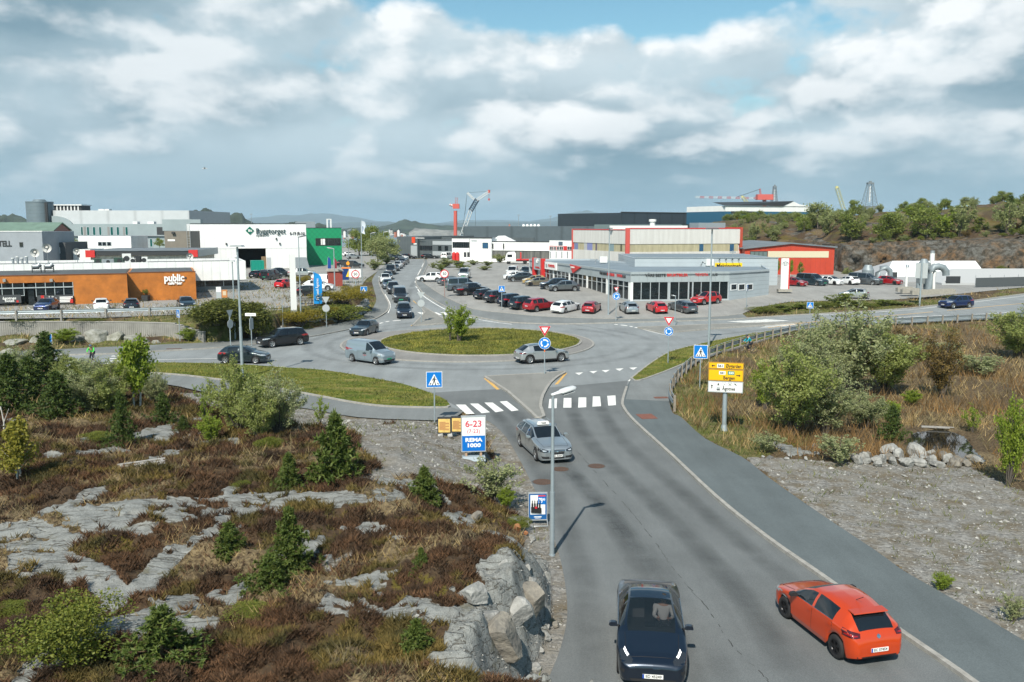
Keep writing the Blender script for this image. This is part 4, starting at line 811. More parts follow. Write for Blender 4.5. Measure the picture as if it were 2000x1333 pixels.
def side_text(s,x0,x1,zc,m,h,bold=.01):
    o=text_mesh('sign_letters',s,h*1.3,m,MS@Matrix.Translation(((x0+x1)/2,-.05,zc)),f.root,width=x1-x0,bold=bold,ext=.02); return o
fx=lambda px,py:(lambda d:(( (MS.inverted()@Vector((*loc(f,Vector((0,0,0)))[:2],0)) ) ))) 
FS=Fr.__new__(Fr); FS.o=f.o+f.ex*lE.x+f.ey*lE.y; FS.th=f.th+an; FS.root=f.root; cc,nn=math.cos(FS.th),math.sin(FS.th); FS.ex=Vector((cc,nn,0)); FS.ey=Vector((-nn,cc,0))
sx=lambda px:FS.lx(px,530)[0]
zmid=(zf+zt)/2
side_text('VÅRE BESTE',sx(1171.5),sx(1186),zmid-.05,DARK,.42); side_text('BRUKTBILER',sx(1186.7),sx(1200.5),zmid-.05,REDP,.42); side_text('TOYOTA',sx(1205),sx(1216),zmid-.05,REDP,.42); side_text('PLUS',sx(1216.4),sx(1222.5),zmid-.05,DARK,.42)
k=MB(); a,b=sx(1115),sx(1136); k.prism([(a,zt+.02),(b,zt-.25),(a+(b-a)*.28,zf+.05)],-.22,-.06,REDP,'y',MS); tr=k.build('triangular_sign',f.root); text_mesh('sign_letters','USED',.34,WL,MS@Matrix.Translation((a+(b-a)*.3,-.26,zt-.42)),tr,width=(b-a)*.38,bold=.01,ext=.015)
k=MB(); a,b=sx(1067.5),sx(1089); k.box(a,b,-.3,-.06,zf+.1,zt-.1,WL,MS); sg=k.build('white_sign_box',f.root); text_mesh('sign_letters','TOYOTA',.62,REDP,MS@Matrix.Translation(((a*.4+b*.6),-.34,zmid)),sg,width=(b-a)*.6,bold=.03,ext=.02)
def ring_logo(M,r,m,par):
    k=MB()
    for cx,cz,rx,rz in ((0,0,r,r*.68),(0,.02*r,r*.36,r*.64),(0,r*.28,r*.68,r*.36)): k.tube([M@Vector((cx+rx*math.cos(t*math.pi/12),0,cz+rz*math.sin(t*math.pi/12))) for t in range(25)],r*.09,m,5,cap=False)
    return k.build('oval_emblem',par)
ring_logo(MS@Matrix.Translation((a+(b-a)*.16,-.34,zmid)),.42,STEEL,sg)
a,b=sx(1048),sx(1060); k=MB(); k.box(a-1.2,a-.5,-.5,.2,0,zt+.4,REDP,MS); k.box(b+.2,b+.9,-.5,.2,0,zt+.4,REDP,MS); pt_=k.build('red_portal_posts',f.root); k=MB(); k.box(a-.5,b+.2,-.4,.1,zf-.3,zt+.35,mat('grey_sign_panel',(.36,.4,.42),.5),MS); pn=k.build('portal_panel',f.root); ring_logo(MS@Matrix.Translation(((a+b)/2,-.46,zt-.1)),.55,WL,pn); text_mesh('sign_letters','TOYOTA',.4,REDP,MS@Matrix.Translation(((a+b)/2,-.44,zf+.1)),pn,width=(b-a)*.7,bold=.02,ext=.02)
for a,b in ((1428,1438),(1443,1453.5),(1459,1469)):
    FB=Fr.__new__(Fr); FB.o=f.o+f.ex*lB.x; d=lC-lB; FB.th=f.th+math.atan2(d.y,d.x); FB.root=f.root; cc,nn=math.cos(FB.th),math.sin(FB.th); FB.ex=Vector((cc,nn,0)); FB.ey=Vector((-nn,cc,0))
    x0,z1=FB.lx(a,556.5); x1,z0=FB.lx(b,565.5); MB_=Matrix.Translation((lB.x,0,0))@Matrix.Rotation(math.atan2(d.y,d.x),4,'Z'); k=MB(); k.box(x0,x1,-.03,.02,z0,z1,BG,MB_); w_=k.build('window',f.root); k=MB(); k.box(x0-.12,x1+.12,-.06,-.001,z1,z1+.12,WF,MB_); k.box(x0-.12,x1+.12,-.06,-.001,z0-.12,z0,WF,MB_); k.box(x0-.12,x0,-.055,-.001,z0,z1,WF,MB_); k.box(x1,x1+.12,-.055,-.001,z0,z1,WF,MB_); k.build('frame',w_)
zr=za+zt-.30
for a,b,w_,l in ((1178,515,1.3,'white air conditioner with bent pipes on the showroom roof left of the lamp post'),(1265,512,1.8,'white air conditioner by the ridge of the showroom roof'),(1385,521,1.2,'white air conditioner below the yellow sign on the showroom roof')):
    x,z=f.lx(a,b,0); q=G(a,b,zr); f2=Fr.__new__(Fr); f2.o=Vector((q.x,q.y,zr)); f2.th=f.th; t=thing('air_conditioner',l,'air conditioner',q,f.th,'air conditioners on roofs'); k=MB(); k.box(-w_/2,w_/2,-.4,.4,.15,1.2,PLASTIC); k.build('casing',t); k=MB(); k.box(-w_/2+.1,-w_/2+.2,-.3,.3,0,.15,STEEL); k.box(w_/2-.2,w_/2-.1,-.3,.3,0,.15,STEEL); k.box(-w_/2+.2,w_/2-.2,-.05,.05,.05,.12,STEEL); k.build('stand',t); k=MB(); k.tube([(-w_/2,0,.5),(-w_/2-.5,0,.8),(-w_/2-.8,0,.1)],.07,STEEL,6); k.build('pipe',t)
c=P(1518,557,141); f=Fr('parts_shop','light grey clad workshop with a yellow sign behind the showroom','building',(c.x,c.y,ZP),R(0)); x0=f.lx(1240,508)[0]; zt=f.lx(1518,504.5)[1]
shell(f,x0,0,0,22,0,zt,CLAD,MATS['showroom_roofing']); f.box('roof_edge',x0,.1,-.1,.3,zt,zt+.12,STEEL)
s_=f.rect('yellow_sign',1396.5,514,1449,526,mat('sign_yellow',(.8,.53,.0),.5),0,.15); f.text('sign_letters','Mekonomen',1399.5,516,1446.5,524,INK,-.15,s_,bold=.02)
for i in range(4): x,z=f.lx(1404+i*12.5,512.5); k=MB(); k.tube([(x,0,zt-.3),(x,-.7,zt-.1),(x,-.8,zt-.35)],.06,DARK,6); k.build('sign_lamp',f.root)
q=P(1437,508,141); k=MB(); k.cyl((0,0),.06,0,1.2,STEEL,6); k.box(-.5,.5,-.06,.06,.8,1.0,STEEL); o=k.build('roof_aerial'); o.location=(q.x,q.y+2,ZP+zt-.01); tag(o,'small aerial on the parts shop roof above the yellow sign','aerial')
Yc=168; c=P(1225,500,Yc); STAIN=mat('stained_concrete_panel',(.5,.49,.465),.75,var=.2,vscale=.9,stretch=(1.6,1,.12),col2=(.62,.615,.59)); YB=mat('yellowed_window_board',(.38,.345,.225),.7,var=.18,vscale=.9,stretch=(2,1,.3))
def stained(name,label,xa,xb,ya,yb,dep,group):
    pa,pb=P(xa,500,ya),P(xb,500,yb); th=math.atan2(pb.y-pa.y,pb.x-pa.x); f=Fr(name,label,'building',(pa.x,pa.y,ZP),th,group); l=(Vector((pb.x-pa.x,pb.y-pa.y))).length; return f,l
f,l=stained('concrete_hall','stained pale concrete hall with a yellowed window band and red corner strips',1225,1444,Yc,Yc*1.04,30,None)
zt,z1_,z2_=f.lx(1225,447.5)[1],f.lx(1225,477.5)[1],f.lx(1225,493)[1]
k=MB(); k.box(0,l,.0,.3,z1_,zt,STAIN); k.box(0,l,.0,.3,0,z2_,STAIN); k.box(l-.3,l,.3,26,0,zt,STAIN); k.build('wall',f.root); f.box('window_band',0,l-.31,.1,.2,z2_,z1_,YB); f.box('roof',0,l-.3,.31,26,zt-.4,zt-.1,ROOFG); f.box('red_eaves',0,l+.3,-.08,.3,zt+.003,zt+.18,REDP)
for a,b in ((1366,1373.5),(1425.5,1433)): f.rect('window',a,477.5,b,491,mat('blue_glass',(.03,.09,.17),.15),.1,.04)
f.box('red_corner_strip',-.35,.45,-.12,.28,0,zt+.17,mat('faded_red_strip',(.55,.09,.075),.6)); f.box('red_corner_strip',l+.005,l+.5,-.2,6,0,zt+.3,mat('rust_red_strip',(.4,.06,.03),.6))
x,z=f.lx(1390,440,8); f.box('white_gutter',-1.5,l-9,5,5.5,zt-.1,zt+.62,PLASTIC); f.box('roof_unit',x-3,x+3.2,8,12,zt-.1,zt+1.2,STEEL)
fw,l=stained('concrete_hall_wing','stained concrete wing of the hall with blue and yellow blinds left of the red strip',1119,1222.5,Yc*1.12,Yc+.2,26,None)
k=MB(); k.box(0,l,0,.3,z1_,zt-.25,STAIN); k.box(0,l,0,.3,0,z2_,STAIN); k.box(0,.3,.3,24,0,zt-.25,STAIN); k.build('wall',fw.root); fw.box('window_band',.3,l,.12,.2,z2_,z1_,YB); fw.box('roof',.3,l,.31,24,zt-.6,zt-.35,ROOFG); fw.box('red_eaves',-.3,l-.4,-.08,.3,zt-.245,zt-.08,REDP); fw.box('red_corner_strip',-.45,-.01,-.12,.3,0,zt-.08,MATS['faded_red_strip'])
for a,b,m_ in ((1122,1129,(.16,.2,.34)),(1141,1146,(.4,.41,.42)),(1147,1157,(.2,.22,.42)),(1163.5,1166,(.1,.08,.14)),(1189.5,1199,(.2,.28,.3)),(1212,1215,(.1,.09,.05))): fw.rect('blind',a,474.5,b,491,mat('blind_%d'%a,m_,.6),.12,.03)
fo,l=stained('striped_office','small white office with red window bands beside the stained hall',1073,1119,196,190,12,None); zt,zb_=fo.lx(1095,470.5)[1],fo.lx(1095,481)[1]; zc_=fo.lx(1095,489.5)[1]
shell(fo,0,l-.1,0,14,0,zt,WHITE,ROOFG); fo.box('red_band',0,l-.1,-.04,-.001,zc_,zb_,REDP)
for a,b in ((1074.5,1080),(1081.5,1086),(1088,1093),(1094,1100),(1108.5,1118)): fo.window(a,482,b,488.5,-.04,WF,BG,2,.06)
fo.rect('dark_sign',1091.5,472.5,1099,479.5,mat('blue_grey_sign',(.08,.11,.15),.5),0,.12)
for i in range(4): fo.rect('post',1075+i*11,492,1076+i*11,505,STEEL,-1.5,.1)
fo,l=stained('white_office','white two storey office with a ribbon window and a long low wing',883,960,236,232,12,None); zt=fo.lx(920,466)[1]
shell(fo,0,l,0,14,0,zt,WHITE,ROOFG); fo.box('roof_edge',-.1,l+.1,-.1,.3,zt,zt+.3,DARK); fo.window(884.5,473.5,916,484,0,DARK,BG,9,.08); fo.window(943,475,953,485,0,DARK,mat('blue_glass',(0,0,0)),1,.1); fo.rect('grey_lettering',920.5,469.5,931.5,472,mat('grey_letters',(.3,.32,.34),.5),0,.05); fo.rect('corner_joint',917,467,918,503,DARK,0,.05)
for a,b in ((886.5,889),(906,911),(912.5,917)): fo.rect('ground_window',a,493,b,502.5,DARK,0,.05)
x1_=fo.lx(1073,490)[0]; z3=fo.lx(1000,473.5)[1]; z4=fo.lx(1000,490)[1]
k=MB(); k.box(l+.02,x1_,.5,.8,z4,z3,WHITE); k.box(l+.02,x1_,.5,.8,0,.8,WHITE); k.build('wing_wall',fo.root); fo.box('wing_window_band',l+.02,x1_,.7,.75,.8,z4,mat('mixed_blinds',(.12,.12,.11),.4,var=.8,vscale=1.2,stretch=(1,1,.05))); fo.box('wing_roof',l,x1_,.8,14,z3-.3,z3-.1,ROOFG); fo.box('wing_roof_edge',l,x1_,.45,.85,z3+.003,z3+.25,DARK)
k=MB(); xa=fo.lx(962,470,6)[0]; k.prism([(xa,z3),(xa+6,z3),(xa+2.5,z3+1.6)],4,9,WHITE,'y'); k.build('roof_monitor',fo.root)
for a in (963,984): fo.rect('wall_lamp',a-1,476,a+1,486,DARK,.5,.3)
fo,l=stained('grey_warehouse','dark grey ribbed warehouse with an orange square sign',776,816,262,258,30,None); zt=fo.lx(790,462.5)[1]; WG=ribs('dark_grey_ribs',(.1,.118,.125),.5,.2,pitch=1.0,line=.3); WGL=mat('light_grey_panel',(.34,.37,.385),.5)
shell(fo,0,l,0,30,0,zt,WG,ROOFD); x2=fo.lx(884,480)[0]; zw=fo.lx(850,469)[1]; k=MB(); k.box(l+.02,x2,1,1.3,0,zw,WG); k.build('office_wall',fo.root); fo.box('office_roof',l,x2,1.3,20,zw-.2,zw-.003,ROOFD); fo.window(817.5,480.5,844,489,1,DARK,BG,7,.1); fo.rect('light_panel',845,471,884,479,WGL,1,.06); fo.rect('light_panel',845,491,884,500,WGL,1,.06); fo.window(856,481,862,490,1,DARK,BG); fo.window(869,481,875,490,1,DARK,BG); fo.rect('gate',802.5,480,815,501,WGL,0,.08); k=MB(); fo.box('back_block',l-2,x2+20,12,12.3,0,fo.lx(860,463,12)[1],WG)
s_=fo.rect('orange_sign',805,463.5,811,475,mat('sign_orange',(.72,.06,.015),.5),0,.2); fo.rect('grey_lettering',811.5,464.8,829,466,WL,0,.05); fo.rect('white_lettering',808,475.5,814,478,WL,0,.05)
fo,l=stained('long_dark_hall','very long low slate grey hall stretching behind the offices',905,1240,315,300,40,None); zt=fo.lx(1000,442.5)[1]; shell(fo,0,l,0,40,0,zt,ribs('slate_cladding',(.075,.098,.112),.5,.1,pitch=9,line=.4),ROOFD)
fo,l=stained('black_hall','tall blue black hall rising behind the stained hall',1212.5,1413,345,380,40,None); zt=fo.lx(1212.5,416)[1]; shell(fo,0,l,0,40,0,zt,ribs('blue_black_cladding',(.045,.062,.078),.5,.1,pitch=7,line=.4),ROOFD); fo.box('roof_edge',-.2,l+.2,-.15,.3,zt,zt+.4,DARK)
k=MB(); k.cyl((0,0),.8,0,2.2,PLASTIC,12); k.cyl((0,0),1.1,2.2,2.9,PLASTIC,12); o=k.build('roof_cowl'); p=P(1274.5,440,260); o.location=(p.x,p.y,p.z-1.2); tag(o,'white mushroom ventilator before the blue black hall','ventilator')
fo,l=stained('low_grey_hall','low dark green grey hall between the long hall and the stained one',1160,1330,280,270,20,None); shell(fo,0,l,0,30,0,fo.lx(1250,438.8)[1],mat('green_grey_hall',(.1,.14,.145),.6),ROOFD)
fo,l=stained('red_barn','bright red gabled hall with a cream window strip in front of the cliff',1454.5,1629.5,172,172,30,None); RB=ribs('red_cladding',(.43,.045,.018),.55,pitch=1.0,line=.2); ze=fo.lx(1456,487)[1]; zr_=fo.lx(1545,477)[1]; zr2=fo.lx(1629,484.5)[1]; xr=fo.lx(1545,480)[0]
k=MB(); k.prism([(0,0),(l,0),(l,zr2),(xr,zr_),(0,ze)],0,.3,RB,'y'); k.box(0,.3,.3,30,0,ze,RB); k.box(l-.3,l,.3,30,0,zr2,RB); k.build('wall',fo.root); k=MB(); k.prism([(-.4,ze),(xr,zr_+.03),(l+.4,zr2),(l+.4,zr2+.25),(xr,zr_+.28),(-.4,ze+.25)],-.4,30,ROOFG,'y'); k.build('roof',fo.root)
fo.rect('cream_strip',1500,491,1618,503.5,mat('cream_panel',(.56,.5,.36),.7),0,.06); fo.window(1466,492,1498,503,0,DARK,mat('grey_glass',(.12,.16,.16),.2),4,.1)
fo,l=stained('blue_hall','long hall with dark roof, white fascia and blue walls up on the hill',1414,1580,330,345,30,None); zb_=fo.lx(1450,425)[1]; ze=fo.lx(1420,408)[1]; zt=fo.lx(1550,393.8)[1]; xg=fo.lx(1528,400)[0]; BLU=mat('blue_wall',(.025,.11,.19),.6)
fo.box('blue_wall',0,l,0,26,zb_-6,ze-1,BLU); fo.box('white_fascia',0,l,-.05,26,ze-.99,ze+1.1,WHITE); k=MB(); k.prism([(xg-4,ze+1.1),(l,ze+1.1),(l-6,ze+1.9),(xg+5,zt)],-.3,.2,WHITE,'y'); k.build('gable',fo.root); k=MB(); k.add([(-1,-.5,ze+1.15),(xg,-.5,ze+1.15),(xg+5,-.45,zt+.1),(l-6,26,zt+.1),(3,13,zt-.3)],[(0,1,2,4),(2,3,4)],DARK); k.build('roof',fo.root); fo.rect('porch_roof',1428,413,1470,418,DARK,-3,.8)
fo.rect('yellow_excavator_arm',1426,423,1440,429,mat('machine_yellow',(.7,.42,.01),.5),-6,.5)
TW=mat('white_tent_cloth',(.8,.81,.81),.6); TGY=mat('grey_tent_cloth',(.42,.435,.44),.65)
def tent(label,xa,xb,ya,ridge_l,ridge_r,rowr,rowe,dep,m,roofm):
    pa,pb=P(xa,545,ya),P(xb,545,ya+1); f=Fr('storage_tent',label,'tent',(pa.x,pa.y,ZP),math.atan2(1,pb.x-pa.x)*.3,'storage tents below the cliff'); l=pb.x-pa.x; ze=f.lx((xa+xb)/2,rowe)[1]; r0,r1=f.lx(ridge_l,rowr,dep/2)[0],f.lx(ridge_r,rowr,dep/2)[0]; zr=f.lx(ridge_l,rowr,dep/2)[1]
    k=MB(); k.add([(0,0,ze),(l,0,ze),(r1,dep/2,zr),(r0,dep/2,zr),(0,dep,ze),(l,dep,ze)],[(0,1,2,3),(3,2,5,4)],roofm); k.build('roof',f.root)
    k=MB(); k.add([(0,0,0),(l,0,0),(l,0,ze),(0,0,ze),(0,dep,0),(l,dep,0),(l,dep,ze),(0,dep,ze),(r0,dep/2,zr),(r1,dep/2,zr)],[(0,1,2,3),(0,3,7,4),(3,8,7),(1,5,6,2),(2,6,9)],m); k.build('wall',f.root); return f
f=tent('white storage tent behind the grey ducts',1728,1925,150,1743,1905,510,541,14,mat('tent_side_grey',(.34,.355,.37),.7),TW); f.rect('dark_opening',1738,532,1752,542,DARK,0,.05)
f=tent('grey storage tent at the right edge with a dark doorway',1840,2150,142,1862,2120,525,553,13,TGY,mat('pale_grey_tent',(.4,.41,.41),.65)); f.rect('dark_doorway',1848,540,1875,553.5,DARK,0,.05)
DU=mat('duct_steel',(.24,.28,.3),.55,.3,var=.12,vscale=2)
def at(px,py,y,z=None): p=P(px,py,y); return p
q=G(1800,570,ZP); t=thing('dust_filter','grey box filter tower with ladder slats on concrete blocks','filter plant',q); s=q.y/1700*1.0
k=MB(); hh=P(1800,514,q.y).z-ZP; k.box(-.65,.85,-.6,.6,1.2,hh,ribs('filter_slats',(.24,.27,.28),.5,.3,pitch=.35,axis=2,line=.4)); k.build('casing',t); k=MB(); k.tube([(.1,0,hh),(.1,0,hh+.6)],.75,DU,14,.35); k.build('hood',t); k=MB(); k.tube([(-.5,0,0),(-.5,0,1.2)],.35,DU,10); k.tube([(.6,0,0),(.6,0,1.2)],.4,DU,10); k.build('hopper',t)
q2=G(1826,571,ZP); t=thing('bent_duct','wide silver duct bent like an upturned U right of the filter tower','duct',q2); hz=P(1826,521,q2.y).z-ZP; k=MB(); k.tube([(-.95,0,.2),(-.95,0,hz-1.1),(-.85,0,hz-.5),(-.4,0,hz-.1),(.3,0,hz),(1.0,0,hz-.2),(1.4,0,hz-.7),(1.45,0,hz-1.3)],.5,DU,14); k.build('duct',t); k=MB(); k.tube([(-.1,.2,0),(-.2,.2,hz*.55),(-.1,.2,hz-.6)],.22,PLASTIC,10); k.build('white_pipe',t)
q3=G(1817,566,ZP); t=thing('white_chimney','slim white chimney pipe rising above the filter plant','chimney',q3); hz=P(1817,490,q3.y).z-ZP; k=MB(); k.cyl((0,0),.34,0,hz-.4,PLASTIC,12); k.build('pipe',t); k=MB(); k.cyl((0,0),.3,hz-.4,hz,STEEL,12); k.build('cap',t)
q4=G(1769.5,567,ZP); t=thing('white_post','white vent post with round cap left of the filter tower','vent post',q4); hz=P(1769.5,517,q4.y).z-ZP; k=MB(); k.cyl((0,0),.2,0,hz-.35,PLASTIC,10); k.build('pipe',t); k=MB(); k.cyl((0,0),.28,hz-.35,hz,STEEL,10,.2); k.build('cap',t)
q5=G(1724,553,ZP); t=thing('bent_duct','silver bent duct with round hopper left of the white tent','duct',q5); hz=P(1724,522,q5.y).z-ZP; k=MB(); k.tube([(-.9,0,.8),(-.9,0,hz-1),(-.4,0,hz-.2),(.4,0,hz-.1),(1.1,0,hz-.6),(1.2,0,hz-1.6)],.45,DU,12); k.build('duct',t); k=MB(); k.cyl((-2.6,0),1.0,0,hz-.5,DU,16,.95); k.cyl((-2.6,0),.95,hz-.5,hz+.35,DU,16,.55); k.build('hopper',t)
for a,b,l in ((1767,570,2.4),(1778,573,2.6),(1800,576,3.0),(1832,575,2.6),(1850,574,2.0)):
    p=G(a,b,ZP); k=MB(); k.box(-l/2,l/2,-.4,.4,0,.55,mat('concrete_block',(.3,.285,.25),.9,var=.15,vscale=3)); k.prism([(-l/2+.1,.55),(l/2-.1,.55),(l/2-.2,.72),(-l/2+.2,.72)],-.3,.3,MATS['concrete_block'],'y'); o=k.build('concrete_block'); o.location=p; tag(o,'low concrete block at the foot of the filter plant','concrete block','concrete blocks round the filter plant')
p0,p1=G(1905,562,ZP),G(2120,556,ZP); t=thing('yard_screen','dark grey windbreak screen along the yard at the right edge','fence',p0,math.atan2(p1.y-p0.y,p1.x-p0.x)); l=(p1-p0).length; k=MB(); k.box(0,l,-.03,.03,.1,1.5,mat('dark_net',(.07,.08,.085),.8)); k.build('screen',t)
for i in range(8): k=MB(); k.tube([(i*l/8,.06,0),(i*l/8,.06,1.9)],.04,STEEL,6); k.build('post',t)
p0,p1=G(1745,546,ZP),G(1850,549,ZP); t=thing('mesh_fence','low grey mesh fence before the white tent','fence',p0,math.atan2(p1.y-p0.y,p1.x-p0.x)); l=(p1-p0).length; k=MB(); k.box(0,l,-.015,.015,.1,1.7,mat('mesh_grey',(.3,.31,.31),.8,trans=.55)); k.build('mesh',t); 
for i in range(7): k=MB(); k.tube([(i*l/6,0,0),(i*l/6,0,1.9)],.04,STEEL,6); k.build('post',t)
# ================================================================== vehicles
def paint(name,c,metal=.35,rough=.28): return mat('paint_'+name,c,rough,metal,coat=1.0,spec=.5)
PAINTS=dict(navy=paint('navy',(.01,.018,.034),.5),orange=paint('orange',(.55,.05,.004),.2),silver=paint('silver',(.4,.44,.46),.7,.32),lightsilver=paint('lightsilver',(.5,.52,.52),.7,.35),
 vangrey=paint('vangrey',(.28,.345,.385),.5,.35),black=paint('black',(.012,.014,.018),.4),charcoal=paint('charcoal',(.035,.042,.05),.5),petrol=paint('petrol',(.018,.032,.042),.4),white=paint('white',(.78,.79,.79),0,.3),
 red=paint('red',(.36,.012,.018),.3),brightred=paint('brightred',(.55,.016,.02),.2),blue=paint('blue',(.012,.03,.12),.5),grey=paint('grey',(.13,.145,.155),.6),gold=paint('gold',(.22,.185,.13),.6),yellow=paint('yellow',(.42,.29,.11),.2),
 teal=paint('teal',(.04,.075,.095),.5),maroon=paint('maroon',(.12,.012,.016),.3),bluegrey=paint('bluegrey',(.16,.2,.235),.6))
GLASS=mat('car_glass',(.008,.011,.014),.04,0,spec=.8); GLASS_CLEAR=mat('clear_windscreen',(.012,.018,.022),.03,0,spec=.7,trans=.36); GLASS_ROOF=mat('tinted_glass_roof',(.005,.008,.014),.03,0,spec=.8,coat=1)
TRIM=mat('black_plastic',(.018,.018,.019),.6); TYRE=mat('tyre_rubber',(.016,.016,.017),.85); ALLOY=mat('alloy',(.5,.51,.52),.35,.8); ALLOYD=mat('dark_alloy',(.03,.03,.033),.35,.6)
LAMP=mat('headlamp_lens',(.55,.58,.6),.08,.4,coat=1); LAMPD=mat('dark_headlamp',(.03,.034,.04),.06,.2,coat=1); DRL=mat('lit_running_light',(.9,.9,.9),.3,emit=(1,1,1,1.2)); TAIL=mat('tail_lamp',(.3,.008,.012),.12,0,coat=1); TAILD=mat('dark_tail_lamp',(.06,.006,.008),.1,0,coat=1)
CHROME=mat('chrome',(.62,.63,.64),.15,1.0); PLATEM=mat('number_plate_white',(.8,.8,.78),.5); PLATEB=mat('number_plate_blue',(.02,.07,.35),.5); PLATEG=mat('number_plate_green',(.02,.42,.2),.5)
def wheel_meshes(r, wd, dark=False, spokes=5):
    t=MB(); n=26; prof=[(r*.66,-wd/2),(r*.80,-wd/2*1.05),(r*.94,-wd/2),(r,-wd/2*.72),(r,wd/2*.72),(r*.94,wd/2),(r*.80,wd/2*1.05),(r*.66,wd/2)]
    vs=[(q,a*math.cos(2*math.pi*i/n),a*math.sin(2*math.pi*i/n)) for a,q in prof for i in range(n)]
    fs=[(k*n+i,k*n+(i+1)%n,(k+1)*n+(i+1)%n,(k+1)*n+i) for k in range(len(prof)-1) for i in range(n)]
    t.add(vs,fs,TYRE,True)
    m=MB(); A=ALLOYD if dark else ALLOY; x0=wd*.30; rr=r*.66
    m.add([(wd*.10,rr*math.cos(2*math.pi*i/n),rr*math.sin(2*math.pi*i/n)) for i in range(n)],[tuple(range(n))],TRIM)
    lip=[(wd*.5,rr*1.02),(wd*.5,rr*.90),(wd*.2,rr*.88)]
    vs=[(q,a*math.cos(2*math.pi*i/n),a*math.sin(2*math.pi*i/n)) for q,a in lip for i in range(n)]
    m.add(vs,[(k*n+i,k*n+(i+1)%n,(k+1)*n+(i+1)%n,(k+1)*n+i) for k in range(2) for i in range(n)],A,True)
    for k in range(spokes):
        a=2*math.pi*k/spokes
        for da in (-.14,.14):
            ca,sa=math.cos(a+da*.3),math.sin(a+da*.3); cb,sb=math.cos(a+da*1.35),math.sin(a+da*1.35); h=rr*.09
            p=[(x0+.02,.1*rr*ca-h*sa,.1*rr*sa+h*ca),(x0+.02,.1*rr*ca+h*sa,.1*rr*sa-h*ca),(x0+.04,.92*rr*cb+h*sb,.92*rr*sb-h*cb),(x0+.04,.92*rr*cb-h*sb,.92*rr*sb+h*cb)]
            m.add(p,[(0,1,2,3)],A)
    m.tube([(x0,0,0),(x0+.035,0,0)],rr*.2,A,12)
    to,mo=t.build('wheel'),m.build('rim',fix=False)
    return to,mo
class Car:
    def __init__(s, L, Wd, top, belt, wid, roofw, zb, wheels, r, glass, ws, rw, doors, clad=.0, roof=None, extra=(), seg=.13, wellr=1.16):
        s.__dict__.update(locals())
def build_car(name, c, label, pt, dark=False, spokes=5, front=None, rear=None, plate='EK 27318', plate_green=False, clear=False, mirror_black=False, details=True):
    L,Wd=c.L,c.Wd
    I=lambda tab,x: float(np.interp(x,[p[0] for p in tab],[p[1] for p in tab]))
    xs=set(np.round(np.arange(0,L+1e-6,c.seg),3)); xs|={0,.015,.04,.08,.14,L-.14,L-.08,L-.04,L-.015,L}
    for a,b in list(c.glass)+[c.ws,c.rw]+list(c.doors): xs|={a,b}
    for xw in c.wheels:
        for q in np.linspace(-1,1,13): xs.add(round(xw+q*c.r*c.wellr,3))
    xs=sorted(x for x in xs if 0<=x<=L); st=[xs[0]]
    keys=set(q for ab in list(c.glass)+[c.ws,c.rw]+list(c.doors) for q in ab)
    for x in xs[1:]:
        if x-st[-1]<.012:
            if x in keys: st[-1]=x
            continue
        st.append(x)
    rings=[]; Y=lambda x: L/2-x
    for x in st:
        w_=I(c.wid,x); zs=I(c.belt,x); zt=max(I(c.top,x),zs+.004); wr=min(I(c.roofw,x),w_*.97); zb=I(c.zb,x)
        for xw in c.wheels:
            q=(x-xw)/(c.r*c.wellr)
            if abs(q)<1: zb=max(zb,c.r+c.r*c.wellr*math.sqrt(1-q*q)*.98)
        zb=min(zb,zs-.03); h=zs-zb; t=zt-zs; k=min(1,t/.35); k=k*k*(3-2*k)
        cabin=[(w_*.945,zs+.02),(w_*.925*(.5)+wr*.5+.02,zs+t*.5),(wr+.012,zt-.075),(wr-.045,zt-.036),(wr*.55,zt-.008),(0,zt)]
        hood=[(w_*.955,zs+min(.02,t*.4)),(w_*.88,zs+t*.45),(w_*.76,zs+t*.68),(w_*.66,zs+t*.80),(w_*.36,zs+t*.96),(0,zt)]
        up=[(a[0]*k+b[0]*(1-k),a[1]*k+b[1]*(1-k)) for a,b in zip(cabin,hood)]
        lo=[(w_*.93,zb),(w_*.985,zb+h*.18),(w_*1.0,zb+h*.5),(w_*.992,zb+h*.78),(w_*.975,zs)]
        rings.append(lo+up)
    n=len(rings[0]); vid=lambda i,j,sd:(i*n+j)*2+(0 if sd>0 else 1)
    V=[]
    for x,rg in zip(st,rings):
        for a,b in rg: V+= [(a,Y(x),b),(-a,Y(x),b)]
    parts={'body':[], 'body_trim':[], 'windscreen':[], 'rear_window':[], 'roof':[]}
    inr=lambda x0,x1,ab: x0>=ab[0]-1e-4 and x1<=ab[1]+1e-4
    allf=[]
    for i in range(len(st)-1):
        x0,x1=st[i],st[i+1]
        for j in range(n-1):
            for sd in (1,-1):
                f=(vid(i,j,sd),vid(i+1,j,sd),vid(i+1,j+1,sd),vid(i,j+1,sd))
                if sd<0: f=f[::-1]
                allf.append(f); key='body'
                if 5<=j<=6:
                    for ab in c.glass:
                        if inr(x0,x1,ab): key='side_window'+('R' if sd>0 else 'L')
                elif j>=8 and inr(x0,x1,c.ws): key='windscreen'
                elif j>=8 and inr(x0,x1,c.rw): key='rear_window'
                elif j>=8 and c.roof and inr(x0,x1,c.roof): key='roof'
                elif 1<=j<=3:
                    for d,ab in enumerate(c.doors):
                        if inr(x0,x1,ab): key='door%d%s'%(d,'R' if sd>0 else 'L')
                if j==0 and c.clad>0: key='body_trim'
                parts.setdefault(key,[]).append(f)
    cap0=[vid(0,j,1) for j in range(n)]+[vid(0,j,-1) for j in range(n-2,-1,-1)]; e=len(st)-1
    cap1=[vid(e,j,-1) for j in range(n)]+[vid(e,j,1) for j in range(n-2,-1,-1)]
    parts['body']+= [tuple(cap0),tuple(cap1)]
    root=bpy.data.objects.new(name,None); COL.objects.link(root); root['label']=label; root['category']='car'
